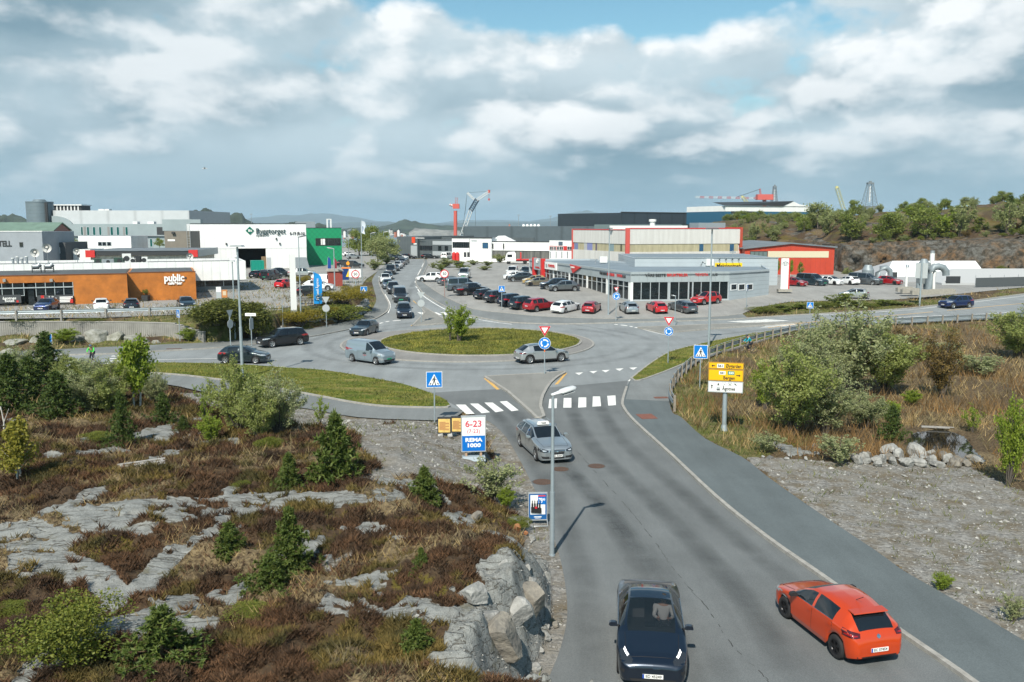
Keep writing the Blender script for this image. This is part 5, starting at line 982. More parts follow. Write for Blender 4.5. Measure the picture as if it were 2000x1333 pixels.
    def sub(nm,fl,m,par=root,grow=.0):
        used=sorted(set(v for f in fl for v in f)); mp={v:k for k,v in enumerate(used)}
        me=bpy.data.meshes.new(nm); me.from_pydata([V[v] for v in used],[],[tuple(mp[v] for v in f) for f in fl])
        for q in m: me.materials.append(q)
        me.polygons.foreach_set('use_smooth',[len(f)<5 for f in fl]); me.update()
        o=bpy.data.objects.new(nm,me); COL.objects.link(o); o.parent=par; return o
    bf=parts['body']; body=sub('body',bf+parts['body_trim'],[pt,TRIM])
    body.data.polygons.foreach_set('material_index',[0]*len(bf)+[1]*len(parts['body_trim']))
    for k,f in parts.items():
        if k.startswith('door') and f: sub('door',f,[pt])
    sub('windscreen',parts['windscreen'],[GLASS_CLEAR if clear else GLASS])
    if parts['rear_window']: sub('rear_window',parts['rear_window'],[GLASS])
    if parts['roof']: sub('glass_roof',parts['roof'],[GLASS_ROOF])
    for k in ('side_windowR','side_windowL'):
        if parts.get(k): sub('side_window',parts[k],[GLASS])
    bvh=BVHTree.FromPolygons([Vector(v) for v in V],[f for f in allf]+[tuple(cap0),tuple(cap1)])
    def hit(a,z,way):
        if way in 'fr':
            d=Vector((0,-1,0)) if way=='f' else Vector((0,1,0)); o=Vector((a,L if way=='f' else -L,z))
        else:
            d=Vector((-1,0,0)) if way=='R' else Vector((1,0,0)); o=Vector((2 if way=='R' else -2,a,z))
        h,nm,_,_=bvh.ray_cast(o,d)
        return (h,nm,d) if h else None
    def decal(nm,up,dn,m,way,off=.007,rows=3,par=root,mb=None):
        """patch laid on the body between an upper and a lower edge, given in front/side view"""
        g=[]; n_=9
        def samp(e,t):
            k=t*(len(e)-1); i=min(int(k),len(e)-2); q=k-i; return (e[i][0]*(1-q)+e[i+1][0]*q,e[i][1]*(1-q)+e[i+1][1]*q)
        last=None
        for r_ in range(rows+1):
            for k in range(n_+1):
                a=samp(up,k/n_); b=samp(dn,k/n_); q=r_/rows; p=(a[0]*(1-q)+b[0]*q,a[1]*(1-q)+b[1]*q)
                h=hit(p[0],p[1],way)
                if h:
                    nrm=h[1] if h[1].dot(h[2])<0 else -h[1]
                    last=h[0]+nrm*off
                    pt_=last
                else: pt_=last if last is not None else Vector((p[0],0,p[1]))
                g.append(pt_)
        own=mb is None; mb=mb or MB()
        mb.add(g,[(r_*(n_+1)+k,r_*(n_+1)+k+1,(r_+1)*(n_+1)+k+1,(r_+1)*(n_+1)+k) for r_ in range(rows) for k in range(n_)],m,True)
        return mb.build(nm,par) if own else mb
    u=MB(); u.box(-Wd/2+.13,Wd/2-.13,-L/2+.25,L/2-.25,c.zb[0][1]-.02,.62,TRIM); u.build('underbody',root)
    tw,rm=wheel_meshes(c.r,.21,dark,spokes); first=True
    for xw in c.wheels:
        for sd in (1,-1):
            t=tw if first else tw.copy(); r_=rm if first else rm.copy()
            if not first: COL.objects.link(t); COL.objects.link(r_)
            first=False
            t.parent=root; r_.parent=t; t.location=(sd*(Wd/2-.125),Y(xw),c.r); t.rotation_euler=(random.uniform(0,1),0,0 if sd>0 else math.pi)
    xm=c.ws[0]+.30; zm=I(c.belt,xm)+.09
    for sd in (1,-1):
        m=MB(); bx=sd*(I(c.wid,xm)+.09)
        pr=[(-.11,-.045),(-.10,.03),(-.06,.06),(.06,.065),(.11,.04),(.115,-.03),(.07,-.055)]
        k=MB(); mm=TRIM if mirror_black else pt
        k.prism([(bx+a,zm+b) for a,b in pr],Y(xm)-.07,Y(xm)+.06,mm,'y'); k.box(min(bx,sd*I(c.wid,xm)*.93),max(bx,sd*I(c.wid,xm)*.93),Y(xm)-.03,Y(xm)+.03,zm-.06,zm-.025,TRIM)
        o=k.build('mirror',root)
    if details:
        iv=[i for i,x in enumerate(st) if .14<=x<=c.ws[0]-.03]
        if len(iv)>2:
            q=lambda i,sd,j=7:(sd*rings[i][j][0],Y(st[i]),rings[i][j][1]+.003)
            hg=MB(); hg.tube([q(i,1) for i in reversed(iv)]+[q(iv[0],1,9),q(iv[0],1,10),q(iv[0],-1,9)]+[q(i,-1) for i in iv],.007,INK,4,cap=False); hg.build('bonnet_gap',root)
        for sd in (1,-1):
            gi=[i for i,x in enumerate(st) if c.glass[0][0]<=x<=c.glass[-1][1]]; wt=MB(); wt.tube([(sd*(rings[i][5][0]+.006),Y(st[i]),rings[i][5][1]+.004) for i in gi],.011,CHROME if dark or spokes>5 else TRIM,4,cap=False); wt.build('window_trim',root)
    if details:
        gp=MB(); 
        for a,b in c.doors:
            for x in (a,b):
                for way in 'RL': decal('',[(Y(x)-.007,I(c.belt,x)-.02),(Y(x)+.007,I(c.belt,x)-.02)],[(Y(x)-.007,I(c.zb,x)+.16),(Y(x)+.007,I(c.zb,x)+.16)],INK,way,.003,6,mb=gp)
        gp.build('door_gap',root)
        hd=MB()
        for a,b in c.doors:
            for way in 'RL':
                yy=Y(b-.12); zz=I(c.belt,b)-.13
                decal('',[(yy-.09,zz+.018),(yy+.09,zz+.018)],[(yy-.09,zz-.018),(yy+.09,zz-.018)],pt,way,.03,1,mb=hd)
        hd.build('door_handle',root)
    sx=lambda p,sd:[(sd*a,b) for a,b in p]
    for spec,way in ((front or [],'f'),(rear or [],'r')):
        for nm,up,dn,m,both in spec:
            if both:
                for sd in (1,-1): decal(nm,sx(up,sd),sx(dn,sd),m,way)
            else: decal(nm,up,dn,m,way)
    for way,sg in (('f',1),('r',-1)):
        zp=(c.plz[0] if way=='f' else c.plz[1]) if hasattr(c,'plz') else .5
        h=hit(0,zp,way)
        if not h: continue
        yv=h[0].y+sg*.018; m=MB(); m.box(-.26,.26,min(yv-.012*sg,yv),max(yv-.012*sg,yv),zp-.055,zp+.055,PLATEG if plate_green else PLATEM); 
        if not plate_green: m.box(-.26 if sg<0 else .215,-.215 if sg<0 else .26,min(yv,yv+.002*sg),max(yv,yv+.002*sg),zp-.055,zp+.055,PLATEB)
        po=m.build('number_plate',root)
        M_=Matrix.Translation((.02*(1 if sg<0 else -1),yv+.002*sg,zp)) @ (Matrix.Rotation(math.pi,4,'Z') if sg>0 else Matrix.Identity(4))
        text_mesh('plate_text',plate,.1,INK,M_,po,width=.40,bold=.002,ext=.001)
    return root,dict(hit=hit,decal=decal,I=I,Y=Y,L=L,W=Wd,root=root)
def copy_car(root, loc, rz, label, pt=None, group=None, name=None, cat=None):
    r=root.copy(); COL.objects.link(r); r.location=loc; r.rotation_euler=(0,0,rz); r['label']=label
    if name: r.name=name
    if cat: r['category']=cat
    if group: r['group']=group
    def rec(o,par):
        for ch in o.children:
            if ch.name.split('.')[0] in ('taxi_sign','sign_text','door_lettering','red_stripe'): continue
            d=ch.copy(); COL.objects.link(d); d.parent=par; d.matrix_parent_inverse=ch.matrix_parent_inverse.copy()
            if pt and d.type=='MESH':
                for k,sl in enumerate(d.material_slots):
                    if sl.material and sl.material.name.startswith('paint_'): sl.link='OBJECT'; sl.material=pt
            rec(ch,d)
    rec(root,r); return r
def lamps(x0,x1,zt,zb,rise=.05,m=None,nm='headlight'):
    return (nm,[(x0,zt-.02),(x1,zt+rise)],[(x0,zb),(x1,zb+rise*1.2)],m or LAMP,True)
def ogrid(zt,zb,w_,m=None,nm='grille'): return (nm,[(-w_,zt),(w_,zt)],[(-w_*.85,zb),(w_*.85,zb)],m or TRIM,False)
def wid_(W,L,nose=.62,tail=.70):
    h=W/2; return [(0,h*nose),(.03,h*(nose+.10)),(.1,h*(nose+.20)),(.28,h*.93),(.7,h*.985),(1.2,h),(L-1.1,h),(L-.5,h*.975),(L-.2,h*.91),(L-.06,h*(tail+.12)),(L,h*tail)]
CARS={}
def hatch(L=4.06,W=1.765,H_=1.44,wb=2.54,fo=.80,r=.325,hood=.93,belt=.95,clad=0):
    cow=fo+.32; hdr=cow+.78; re=L-.62
    top=[(0,.6),(.03,.7),(.12,.78),(.45,hood-.06),(cow-.1,hood+.05),(cow,hood+.075),(cow+.35,hood+.30),(hdr,H_-.05),(hdr+.45,H_),(L-1.3,H_-.01),(re,H_-.085),(re+.30,belt+.20),(re+.46,belt+.02),(L-.06,.84),(L-.02,.72),(L,.55)]
    be=[(0,.58),(.12,.71),(.45,hood-.13),(cow,hood),(L-1.1,belt+.03),(L-.35,belt+.01),(L-.14,.86),(L-.04,.72),(L,.53)]
    rw_=[(0,.3),(cow,W*.38),(hdr,W*.345),(L-1.2,W*.335),(re,W*.31),(L,W*.33)]
    c=Car(L,W,top,be,wid_(W,L),rw_,[(0,.22),(.2,.19),(L-.3,.2),(L,.3)],(fo,fo+wb),r,[(cow+.12,fo+wb*.54),(fo+wb*.58,fo+wb*.92)],(cow,hdr),(re,re+.44),[(fo+.38,fo+wb*.56),(fo+wb*.56,fo+wb*.93)],clad); c.plz=(.42,.5); return c
def estate(L=4.93,W=1.85,H_=1.47,wb=2.94,fo=.86,r=.335,hood=.98,belt=.97):
    cow=fo+.55; hdr=cow+.80; re=L-.62
    top=[(0,.62),(.03,.72),(.12,.82),(.5,hood-.07),(cow-.1,hood+.03),(cow,hood+.05),(cow+.4,hood+.27),(hdr,H_-.045),(hdr+.5,H_),(L-1.2,H_-.03),(re,H_-.10),(re+.33,belt+.18),(re+.48,belt+.02),(L-.06,.88),(L-.02,.76),(L,.55)]
    be=[(0,.6),(.12,.74),(.5,hood-.13),(cow,hood-.03),(L-1.1,belt),(L-.3,belt),(L-.12,.88),(L-.03,.74),(L,.53)]
    rw_=[(0,.3),(cow,W*.38),(hdr,W*.34),(L-1.2,W*.33),(re,W*.31),(L,W*.32)]
    c=Car(L,W,top,be,wid_(W,L,.66,.72),rw_,[(0,.22),(.2,.17),(L-.3,.19),(L,.3)],(fo,fo+wb),r,[(cow+.15,fo+wb*.55),(fo+wb*.58,fo+wb*.86),(fo+wb*.89,re+.05)],(cow,hdr),(re,re+.46),[(fo+.45,fo+wb*.565),(fo+wb*.565,fo+wb*.92)]); c.plz=(.42,.62); return c
def suv(L=4.60,W=1.855,H_=1.68,wb=2.69,fo=.90,r=.36,hood=1.05,belt=1.08,clad=.1):
    cow=fo+.42; hdr=cow+.72; re=L-.55
    top=[(0,.7),(.03,.82),(.1,.93),(.4,hood-.03),(cow-.1,hood+.06),(cow,hood+.08),(cow+.35,hood+.33),(hdr,H_-.05),(hdr+.5,H_),(L-1.1,H_-.015),(re,H_-.09),(re+.28,belt+.22),(re+.42,belt+.03),(L-.05,.96),(L-.02,.84),(L,.6)]
    be=[(0,.68),(.1,.86),(.4,hood-.08),(cow,hood-.01),(L-1.1,belt+.02),(L-.3,belt+.02),(L-.10,.96),(L-.03,.82),(L,.58)]
    rw_=[(0,.3),(cow,W*.39),(hdr,W*.355),(L-1.2,W*.345),(re,W*.325),(L,W*.33)]
    c=Car(L,W,top,be,wid_(W,L,.72,.76),rw_,[(0,.3),(.2,.25),(L-.3,.26),(L,.36)],(fo,fo+wb),r,[(cow+.13,fo+wb*.54),(fo+wb*.58,fo+wb*.90),(fo+wb*.95,re-.02)],(cow,hdr),(re,re+.40),[(fo+.45,fo+wb*.56),(fo+wb*.56,fo+wb*.93)],clad); c.plz=(.52,.78); return c
def sedan():
    L,W,H_,wb,fo,r=4.69,1.85,1.443,2.875,.84,.335; belt=.93; cow=1.28; hdr=2.38
    top=[(0,.55),(.03,.64),(.12,.7),(.4,.79),(.8,.86),(1.18,.935),(cow,.955),(cow+.5,1.2),(hdr,1.405),(hdr+.45,H_),(3.0,1.43),(3.5,1.34),(4.0,1.16),(4.28,1.045),(4.5,1.03),(4.62,1.0),(4.67,.88),(L,.6)]
    be=[(0,.53),(.12,.64),(.4,.72),(.8,.8),(cow,.87),(3.6,.955),(4.3,.985),(4.55,.97),(4.64,.85),(L,.58)]
    rw_=[(0,.3),(cow,W*.40),(hdr,W*.325),(3.0,W*.315),(3.7,W*.30),(4.3,W*.36),(L,W*.36)]
    c=Car(L,W,top,be,wid_(W,L,.66,.72),rw_,[(0,.2),(.2,.15),(L-.3,.17),(L,.28)],(fo,fo+wb),r,[(cow+.2,2.3),(2.38,3.42)],(cow,hdr),(3.12,4.22),[(1.3,2.36),(2.36,3.42)],0,(hdr+.06,3.06)); c.plz=(.36,.72); return c
def crossover():
    L,W,H_,wb,fo,r=4.635,1.89,1.605,3.0,.845,.37; belt=1.06; cow=1.12; hdr=2.02; re=L-.82
    top=[(0,.62),(.03,.74),(.1,.85),(.4,.97),(cow-.1,1.05),(cow,1.075),(cow+.4,1.3),(hdr,1.555),(hdr+.5,H_),(L-1.5,1.59),(re,1.5),(re+.45,1.22),(re+.62,1.09),(L-.06,.98),(L-.02,.84),(L,.58)]
    be=[(0,.6),(.1,.77),(.4,.88),(cow,.98),(L-1.1,belt),(L-.3,belt-.02),(L-.12,.94),(L-.03,.8),(L,.55)]
    rw_=[(0,.3),(cow,W*.39),(hdr,W*.34),(L-1.4,W*.33),(re,W*.31),(L,W*.34)]
    c=Car(L,W,top,be,wid_(W,L,.72,.78),rw_,[(0,.24),(.2,.2),(L-.3,.22),(L,.32)],(fo,fo+wb),r,[(cow+.2,fo+wb*.52),(fo+wb*.55,fo+wb*.86)],(cow,hdr),(re,re+.58),[(fo+.5,fo+wb*.54),(fo+wb*.54,fo+wb*.90)],.1,(hdr+.05,re-.1)); c.plz=(.42,.46); return c
def van(L=4.56,W=1.78,H_=1.9,wb=2.91,fo=.80,r=.325,windows=False,nose=.5):
    cow=fo+nose-.35; hdr=cow+.86; re=L-.10
    top=[(0,.72),(.03,.86),(.1,.98),(.35,1.1),(cow-.08,1.2),(cow,1.23),(cow+.45,1.58),(hdr,H_-.07),(hdr+.45,H_),(L-.5,H_-.005),(L-.16,H_-.05),(L-.06,H_-.22),(L-.02,1.3),(L,.62)]
    be=[(0,.7),(.1,.9),(.35,.99),(cow,1.06),(cow+.6,1.1),(L-.2,1.1),(L-.04,1.05),(L,.6)]
    rw_=[(0,.3),(cow,W*.40),(hdr,W*.385),(hdr+.6,W*.405),(L-.2,W*.40),(L,W*.38)]
    gl=[(cow+.25,fo+1.18)]
    if windows: gl+= [(fo+1.28,fo+wb*.80),(fo+wb*.84,L-.22)]
    c=Car(L,W,top,be,wid_(W,L,.74,.9),rw_,[(0,.26),(.2,.21),(L-.2,.23),(L,.34)],(fo,fo+wb),r,gl,(cow,hdr),(re+.0,re+.001),[(fo+.42,fo+1.26),(fo+1.26,fo+2.2)],0); c.plz=(.5,.62); return c
def pickup():
    c=suv(5.2,1.86,1.79,3.09,.92,.385,1.1,1.1,.1); L=5.2; cow=1.34
    c.top=[(0,.76),(.03,.88),(.1,1.0),(.4,1.08),(cow,1.18),(cow+.35,1.46),(cow+.72,1.73),(2.5,1.79),(3.2,1.77),(3.5,1.68),(3.58,1.5),(3.66,1.14),(3.7,1.125),(L-.04,1.12),(L,.9)]
    c.belt=[(0,.7),(.1,.9),(.4,1.02),(cow,1.08),(3.5,1.11),(L-.04,1.11),(L,.85)]; c.roofw=[(0,.3),(cow,W_p*.39),(2.1,W_p*.355),(3.3,W_p*.345),(3.7,W_p*.45),(L,W_p*.45)]
    c.glass=[(1.48,2.42),(2.5,3.32)]; c.ws=(cow,cow+.72); c.rw=(3.5,3.58); c.doors=[(1.4,2.46),(2.46,3.42)]; return c
W_p=1.86
# ================================================================== the fleet
PT=PAINTS
def std_front(W,zl,zg,lw=.28,m=LAMP,gw=.42,intake=True):
    h=W/2; r=[('headlight',[(h-.08-lw,zl+.045),(h-.02,zl+.11)],[(h-.06-lw,zl-.05),(h-.02,zl-.01)],m,True),('grille',[(-gw,zg+.06),(gw,zg+.06)],[(-gw*.86,zg-.06),(gw*.86,zg-.06)],TRIM,False)]
    if intake: r.append(('air_intake',[(-.62,zg-.16),(.62,zg-.16)],[(-.55,zg-.26),(.55,zg-.26)],TRIM,False))
    return r
def std_rear(W,zl,lw=.26,m=TAIL,h_=.09,diff=.40):
    h=W/2; return [('tail_light',[(h-.05-lw,zl+h_*.7),(h-.015,zl+h_)],[(h-.05-lw*.8,zl-h_*.6),(h-.015,zl-h_)],m,True),('rear_bumper',[(-.62,diff),(.62,diff)],[(-.6,diff-.11),(.6,diff-.11)],TRIM,False)]
def park(root,loc,heading): root.location=loc; root.rotation_euler=(0,0,-R(heading))
def by_wheels(fr,re,W,side_in=.06,z=None,shift=.0):
    """pose from the contact points of the two wheels facing us"""
    a,b=G(*fr,z),G(*re,z); m=(a+b)/2; h=(a-b); h.z=0; h.normalize(); n=Vector((h.y,-h.x,0))
    if n.dot(m)<0: n=-n
    return m+n*(W/2-side_in)+h*shift, math.degrees(math.atan2(h.x,h.y))
c=sedan()
teslaf=[('headlight',[(.5,.7),(.7,.8),(.83,.77)],[(.53,.64),(.72,.63),(.85,.63)],LAMPD,True),('running_light',[(.6,.745),(.71,.805)],[(.63,.715),(.74,.78)],DRL,True),('air_intake',[(-.60,.285),(.6,.285)],[(-.52,.215),(.52,.215)],TRIM,False),('fog_vent',[(.7,.5),(.8,.5)],[(.72,.4),(.82,.42)],TRIM,True)]
car,K=build_car('parked_car',c,'dark navy saloon with glass roof driving towards us on the dark road, driver visible',PT['navy'],dark=False,spokes=7,front=teslaf,rear=std_rear(1.85,.88),plate='ED 45249',clear=True)
car.name='saloon_car'; park(car,(3.85,23.05,.01),187.0); car['category']='car'
def cabin(car,K,W):
    cl=mat('cabin_lining',(.02,.022,.024),.8); st=mat('seat_leather',(.06,.062,.065),.6)
    m=MB(); m.box(-W*.40,W*.40,-1.6,.9,.25,.34,cl); m.box(-W*.41,W*.41,.62,.98,.34,.86,cl); m.box(-.09,.09,-.3,.62,.34,.55,cl); m.build('dashboard',car)
    m=MB(); m.box(-.12,.16,.585,.6,.8,.99,mat('dark_screen',(.01,.012,.015),.15)); m.build('screen',car)
    for sx in (-.38,.38):
        m=MB(); m.box(sx-.25,sx+.25,-.45,.05,.34,.52,st); m.prism([(-.52,.46),(-.40,.46),(-.62,1.06),(-.74,1.04)],sx-.24,sx+.24,st,'x'); m.prism([(-.66,1.07),(-.58,1.07),(-.62,1.22),(-.70,1.21)],sx-.13,sx+.13,st,'x'); m.build('seat',car)
    m=MB(); ring=[(-.38+.185*math.cos(t*math.pi/10),.44+.07*math.sin(t*math.pi/10),.80+.17*math.sin(t*math.pi/10)) for t in range(21)]
    m.tube(ring,.018,INK,6,cap=False); m.box(-.42,-.34,.42,.46,.74,.86,INK); m.box(-.55,-.21,.435,.455,.79,.82,INK); m.build('steering_wheel',car)
    m=MB(); m.box(-W*.38,W*.38,-1.75,-1.2,.34,.62,st); m.prism([(-1.75,.6),(-1.62,.6),(-1.86,1.08),(-1.96,1.08)],-W*.38,W*.38,st,'x'); m.build('back_seat',car)
cabin(car,K,1.85)
def skin_chain(bm_pts,edges,radii):
    """body grown over a skeleton: tapered limbs joined with round joints, one surface"""
    me=bpy.data.meshes.new('sk'); me.from_pydata(bm_pts,edges,[]); o=bpy.data.objects.new('sk',me); COL.objects.link(o)
    md=o.modifiers.new('s','SKIN'); sv=me.skin_vertices[0].data
    for k,r in enumerate(radii): sv[k].radius=(r,r) if not isinstance(r,tuple) else r
    sv[0].use_root=True; md.use_smooth_shade=True; sb=o.modifiers.new('b','SUBSURF'); sb.levels=2
    dg=bpy.context.evaluated_depsgraph_get(); dg.update(); m2=bpy.data.meshes.new_from_object(o.evaluated_get(dg)); bpy.data.objects.remove(o); return m2
SKIN=mat('skin',(.46,.27,.19),.6)
def person(name,label,joints,cloth,hair,loc,rz,group=None,helmet=None,legs=None):
    """joints: name -> point; one skinned body, clothing and hair as children"""
    order=['pelvis','waist','chest','neck','head','crown','shL','elL','wrL','haL','shR','elR','wrR','haR','hiL','knL','anL','toL','hiR','knR','anR','toR']
    E=[('pelvis','waist'),('waist','chest'),('chest','neck'),('neck','head'),('head','crown'),('chest','shL'),('shL','elL'),('elL','wrL'),('wrL','haL'),('chest','shR'),('shR','elR'),('elR','wrR'),('wrR','haR'),('pelvis','hiL'),('hiL','knL'),('knL','anL'),('anL','toL'),('pelvis','hiR'),('hiR','knR'),('knR','anR'),('anR','toR')]
    rad=dict(pelvis=.14,waist=.13,chest=.155,neck=.055,head=.098,crown=.085,hiL=.095,knL=.06,anL=.042,toL=.04,shL=.066,elL=.045,wrL=.03,haL=.036)
    for k in ('hi','kn','an','to','sh','el','wr','ha'): rad[k+'R']=rad[k+'L']
    def grow(keep,k=1.0,add=.0):
        o_=[q for q in order if q in keep]; ix={q:i for i,q in enumerate(o_)}
        return skin_chain([joints[q] for q in o_],[(ix[a],ix[b]) for a,b in E if a in ix and b in ix],[rad[q]*k+add for q in o_])
    me=grow(order); me.materials.append(SKIN); o=bpy.data.objects.new(name,me); COL.objects.link(o); o.location=loc; o.rotation_euler=(0,0,rz); tag(o,label,'person',group)
    def layer(nm,keep,m,add):
        q=grow(keep,1.0,add); q.materials.append(m); c=bpy.data.objects.new(nm,q); COL.objects.link(c); c.parent=o
    layer('jacket',['pelvis','waist','chest','shL','elL','wrL','shR','elR','wrR'],cloth,.012)
    layer('trousers',['pelvis','hiL','knL','anL','hiR','knR','anR'],legs or mat('dark_trousers',(.02,.022,.03),.9),.01)
    h=Vector(joints['head']); cr=Vector(joints['crown']); d=(cr-h).normalized()
    m=MB(); n=10
    vs=[]; 
    for i in range(6):
        t=i/5*math.pi*.55
        for j in range(n):
            a=2*math.pi*j/n; vs.append((h.x+.118*math.sin(t)*math.cos(a),h.y+.128*math.sin(t)*math.sin(a),cr.z+.07-.118*(1-math.cos(t))))
    m.add(vs,[(i*n+j,i*n+(j+1)%n,(i+1)*n+(j+1)%n,(i+1)*n+j) for i in range(5) for j in range(n)],helmet or hair,True); m.build('helmet' if helmet else 'hair',o)
    f=Vector((0,1,0)); m=MB()
    for sx in (-.035,.035): m.box(h.x+sx-.013,h.x+sx+.013,h.y+.088,h.y+.098,h.z+.03,h.z+.042,INK)
    m.box(h.x-.025,h.x+.025,h.y+.085,h.y+.094,h.z-.045,h.z-.037,mat('lips',(.3,.1,.09),.6)); m.prism([(h.y+.08,h.z+.03),(h.y+.125,h.z-.01),(h.y+.08,h.z-.015)],h.x-.014,h.x+.014,SKIN,'x'); m.build('face',o)
    for s in 'LR':
        p=Vector(joints['ha'+s]); m=MB(); q=(p-Vector(joints['wr'+s])).normalized(); sd=Vector((1 if s=='R' else -1,0,0))
        up=q.cross(Vector((1,0,0))).normalized()
        for k in range(4):
            b=p+Vector((1,0,0))*((k-1.5)*.019); l=(.075,.085,.08,.062)[k]
            m.tube([b,b+q*l*.45,b+q*l*.62-up*.028,b+q*l*.35-up*.05],.0085,SKIN,6)
        b=p-sd*.035-q*.02; m.tube([b,b-sd*.02+q*.03-up*.01,b+q*.055-up*.035],.01,SKIN,6); m.build('hand',o)
    return o
sit=dict(pelvis=(0,0,.1),waist=(0,-.05,.28),chest=(0,-.12,.48),neck=(0,-.13,.66),head=(0,-.11,.76),crown=(0,-.11,.86),shL=(-.20,-.10,.56),elL=(-.27,.1,.36),wrL=(-.18,.34,.4),haL=(-.17,.41,.42),shR=(.2,-.10,.56),elR=(.27,.1,.36),wrR=(.18,.34,.4),haR=(.17,.41,.42),hiL=(-.11,.06,.1),knL=(-.14,.48,.22),anL=(-.13,.75,-.10),toL=(-.13,.9,-.10),hiR=(.11,.06,.1),knR=(.14,.48,.22),anR=(.13,.75,-.10),toR=(.13,.9,-.10))
M_=Matrix.Rotation(-R(187),4,'Z'); q=M_@Vector((-.38,-.20,.5))
person('person','driver in a white shirt holding the wheel of the navy saloon',sit,mat('white_shirt',(.6,.6,.6),.8),mat('dark_hair',(.02,.015,.012),.8),(3.85+q.x,23.05+q.y,.01+q.z),-R(187))
c=hatch(4.06,1.765,1.435,2.54)
rr=[('tail_light',[(.52,.93),(.84,1.0)],[(.55,.83),(.85,.81)],TAILD,True),('tail_strip',[(.56,.885),(.82,.9)],[(.6,.86),(.84,.86)],TAIL,True),('rear_bumper',[(-.66,.34),(.66,.34)],[(-.60,.24),(.6,.24)],TRIM,False),('emblem',[(-.055,.86),(0,.9),(.055,.86)],[(-.055,.82),(0,.78),(.055,.82)],CHROME,False),('plate_recess',[(-.34,.6),(.34,.6)],[(-.32,.42),(.32,.42)],PT['orange'],False)]
car,K=build_car('hatchback_car',c,'bright orange hatchback driving away along the kerb of the dark road',PT['orange'],dark=True,front=std_front(1.765,.7,.58),rear=rr,plate='EC 57454',mirror_black=True)
pos,hd=by_wheels((1535,1209),(1625,1281),1.765); park(car,pos+Vector((0,0,.012)),hd); HATCH=car
m=MB(); m.prism([(-1.34,1.372),(-1.60,1.352),(-1.61,1.325),(-1.34,1.335)],-.52,.52,PT['orange'],'x'); 
m.build('roof_spoiler',car)
m=MB(); m.tube([(0,-.95,1.42),(0,-1.25,1.62)],.009,TRIM,6); m.build('antenna',car)
c=estate()
tf=[('headlight',[(.44,.7),(.66,.76),(.86,.8)],[(.46,.62),(.66,.6),(.88,.64)],LAMPD,True),('headlight_eye',[(.55,.7),(.72,.72)],[(.57,.65),(.73,.66)],LAMP,True),('grille',[(-.40,.7),(0,.72),(.4,.7)],[(-.34,.5),(0,.485),(.34,.5)],TRIM,False),('grille_bar',[(-.38,.67),(.38,.67)],[(-.38,.65),(.38,.65)],CHROME,False),('grille_bar',[(-.37,.62),(.37,.62)],[(-.37,.6),(.37,.6)],CHROME,False),('grille_bar',[(-.36,.57),(.36,.57)],[(-.36,.55),(.36,.55)],CHROME,False),('emblem',[(-.07,.61),(0,.68),(.07,.61)],[(-.07,.6),(0,.53),(.07,.6)],CHROME,False),('air_intake',[(.42,.4),(.8,.42)],[(.4,.29),(.74,.3)],TRIM,True),('lower_grille',[(-.38,.36),(.38,.36)],[(-.36,.27),(.36,.27)],TRIM,False)]
car,K=build_car('estate_car',c,'silver estate taxi with roof sign driving towards us past the splitter island',PT['silver'],front=tf,rear=std_rear(1.85,.88),plate='EL 36264')
pos,hd=by_wheels((1043,898),(1015.6,873),1.85); park(car,pos+Vector((0,0,.012)),hd); ESTATE=car
m=MB(); m.prism([(-.32,1.47),(.32,1.47),(.27,1.62),(-.27,1.62)],-.05,.13,mat('taxi_sign_white',(.8,.8,.78),.4),'y'); ts=m.build('taxi_sign',car)
text_mesh('sign_text','TAXI',.11,INK,Matrix.Translation((0,.134,1.545))@Matrix.Rotation(math.pi,4,'Z'),ts,bold=.003)
m=MB()
for sx in (-.62,.62): m.tube([(sx*.98,.4,1.455),(sx*.98,.35,1.49),(sx*.96,-1.4,1.47),(sx*.95,-1.5,1.42)],.016,CHROME,6)
m.build('roof_rail',car)
c=crossover()
cr=[('tail_light',[(.34,.96),(.9,.98)],[(.34,.86),(.9,.86)],TAILD,True),('tail_pixels',[(.46,.93),(.86,.94)],[(.46,.89),(.86,.89)],TAIL,True),('rear_bumper',[(-.7,.44),(.7,.44)],[(-.62,.32),(.62,.32)],TRIM,False)]
car,K=build_car('crossover_car',c,'silver electric crossover with black roof circling the roundabout behind the round blue sign',PT['lightsilver'],dark=False,spokes=6,front=std_front(1.89,.78,.6,m=LAMPD),rear=cr,plate='EV 61203')
pos,hd=by_wheels((1100,707),(1032.5,712),1.89); park(car,pos+Vector((0,0,.012)),hd); CROSS=car
c=van(); c.rw=(9,10)
vf=[('headlight',[(.5,.86),(.84,1.0)],[(.6,.74),(.86,.78)],LAMP,True),('grille',[(-.46,.7),(.46,.7)],[(-.40,.6),(.4,.6)],PT['vangrey'],False),('air_intake',[(-.64,.44),(.64,.44)],[(-.56,.28),(.56,.28)],TRIM,False),('fog_vent',[(.66,.56),(.84,.6)],[(.68,.4),(.84,.42)],PT['lightsilver'],True)]
vr=[('tail_light',[(.7,1.25),(.86,1.25)],[(.72,.85),(.86,.85)],TAIL,True),('rear_window',[(.06,1.6),(.62,1.6)],[(.06,1.18),(.66,1.18)],GLASS,True),('rear_bumper',[(-.75,.46),(.75,.46)],[(-.72,.34),(.72,.34)],TRIM,False)]
car,K=build_car('delivery_van',c,'blue grey panel van with red lettering on its door rounding the roundabout',PT['vangrey'],front=vf,rear=vr,plate='EK 98105',plate_green=True)
pos,hd=by_wheels((732,713),(688.6,707),1.78); park(car,pos+Vector((0,0,.012)),hd); car['category']='van'; VAN=car
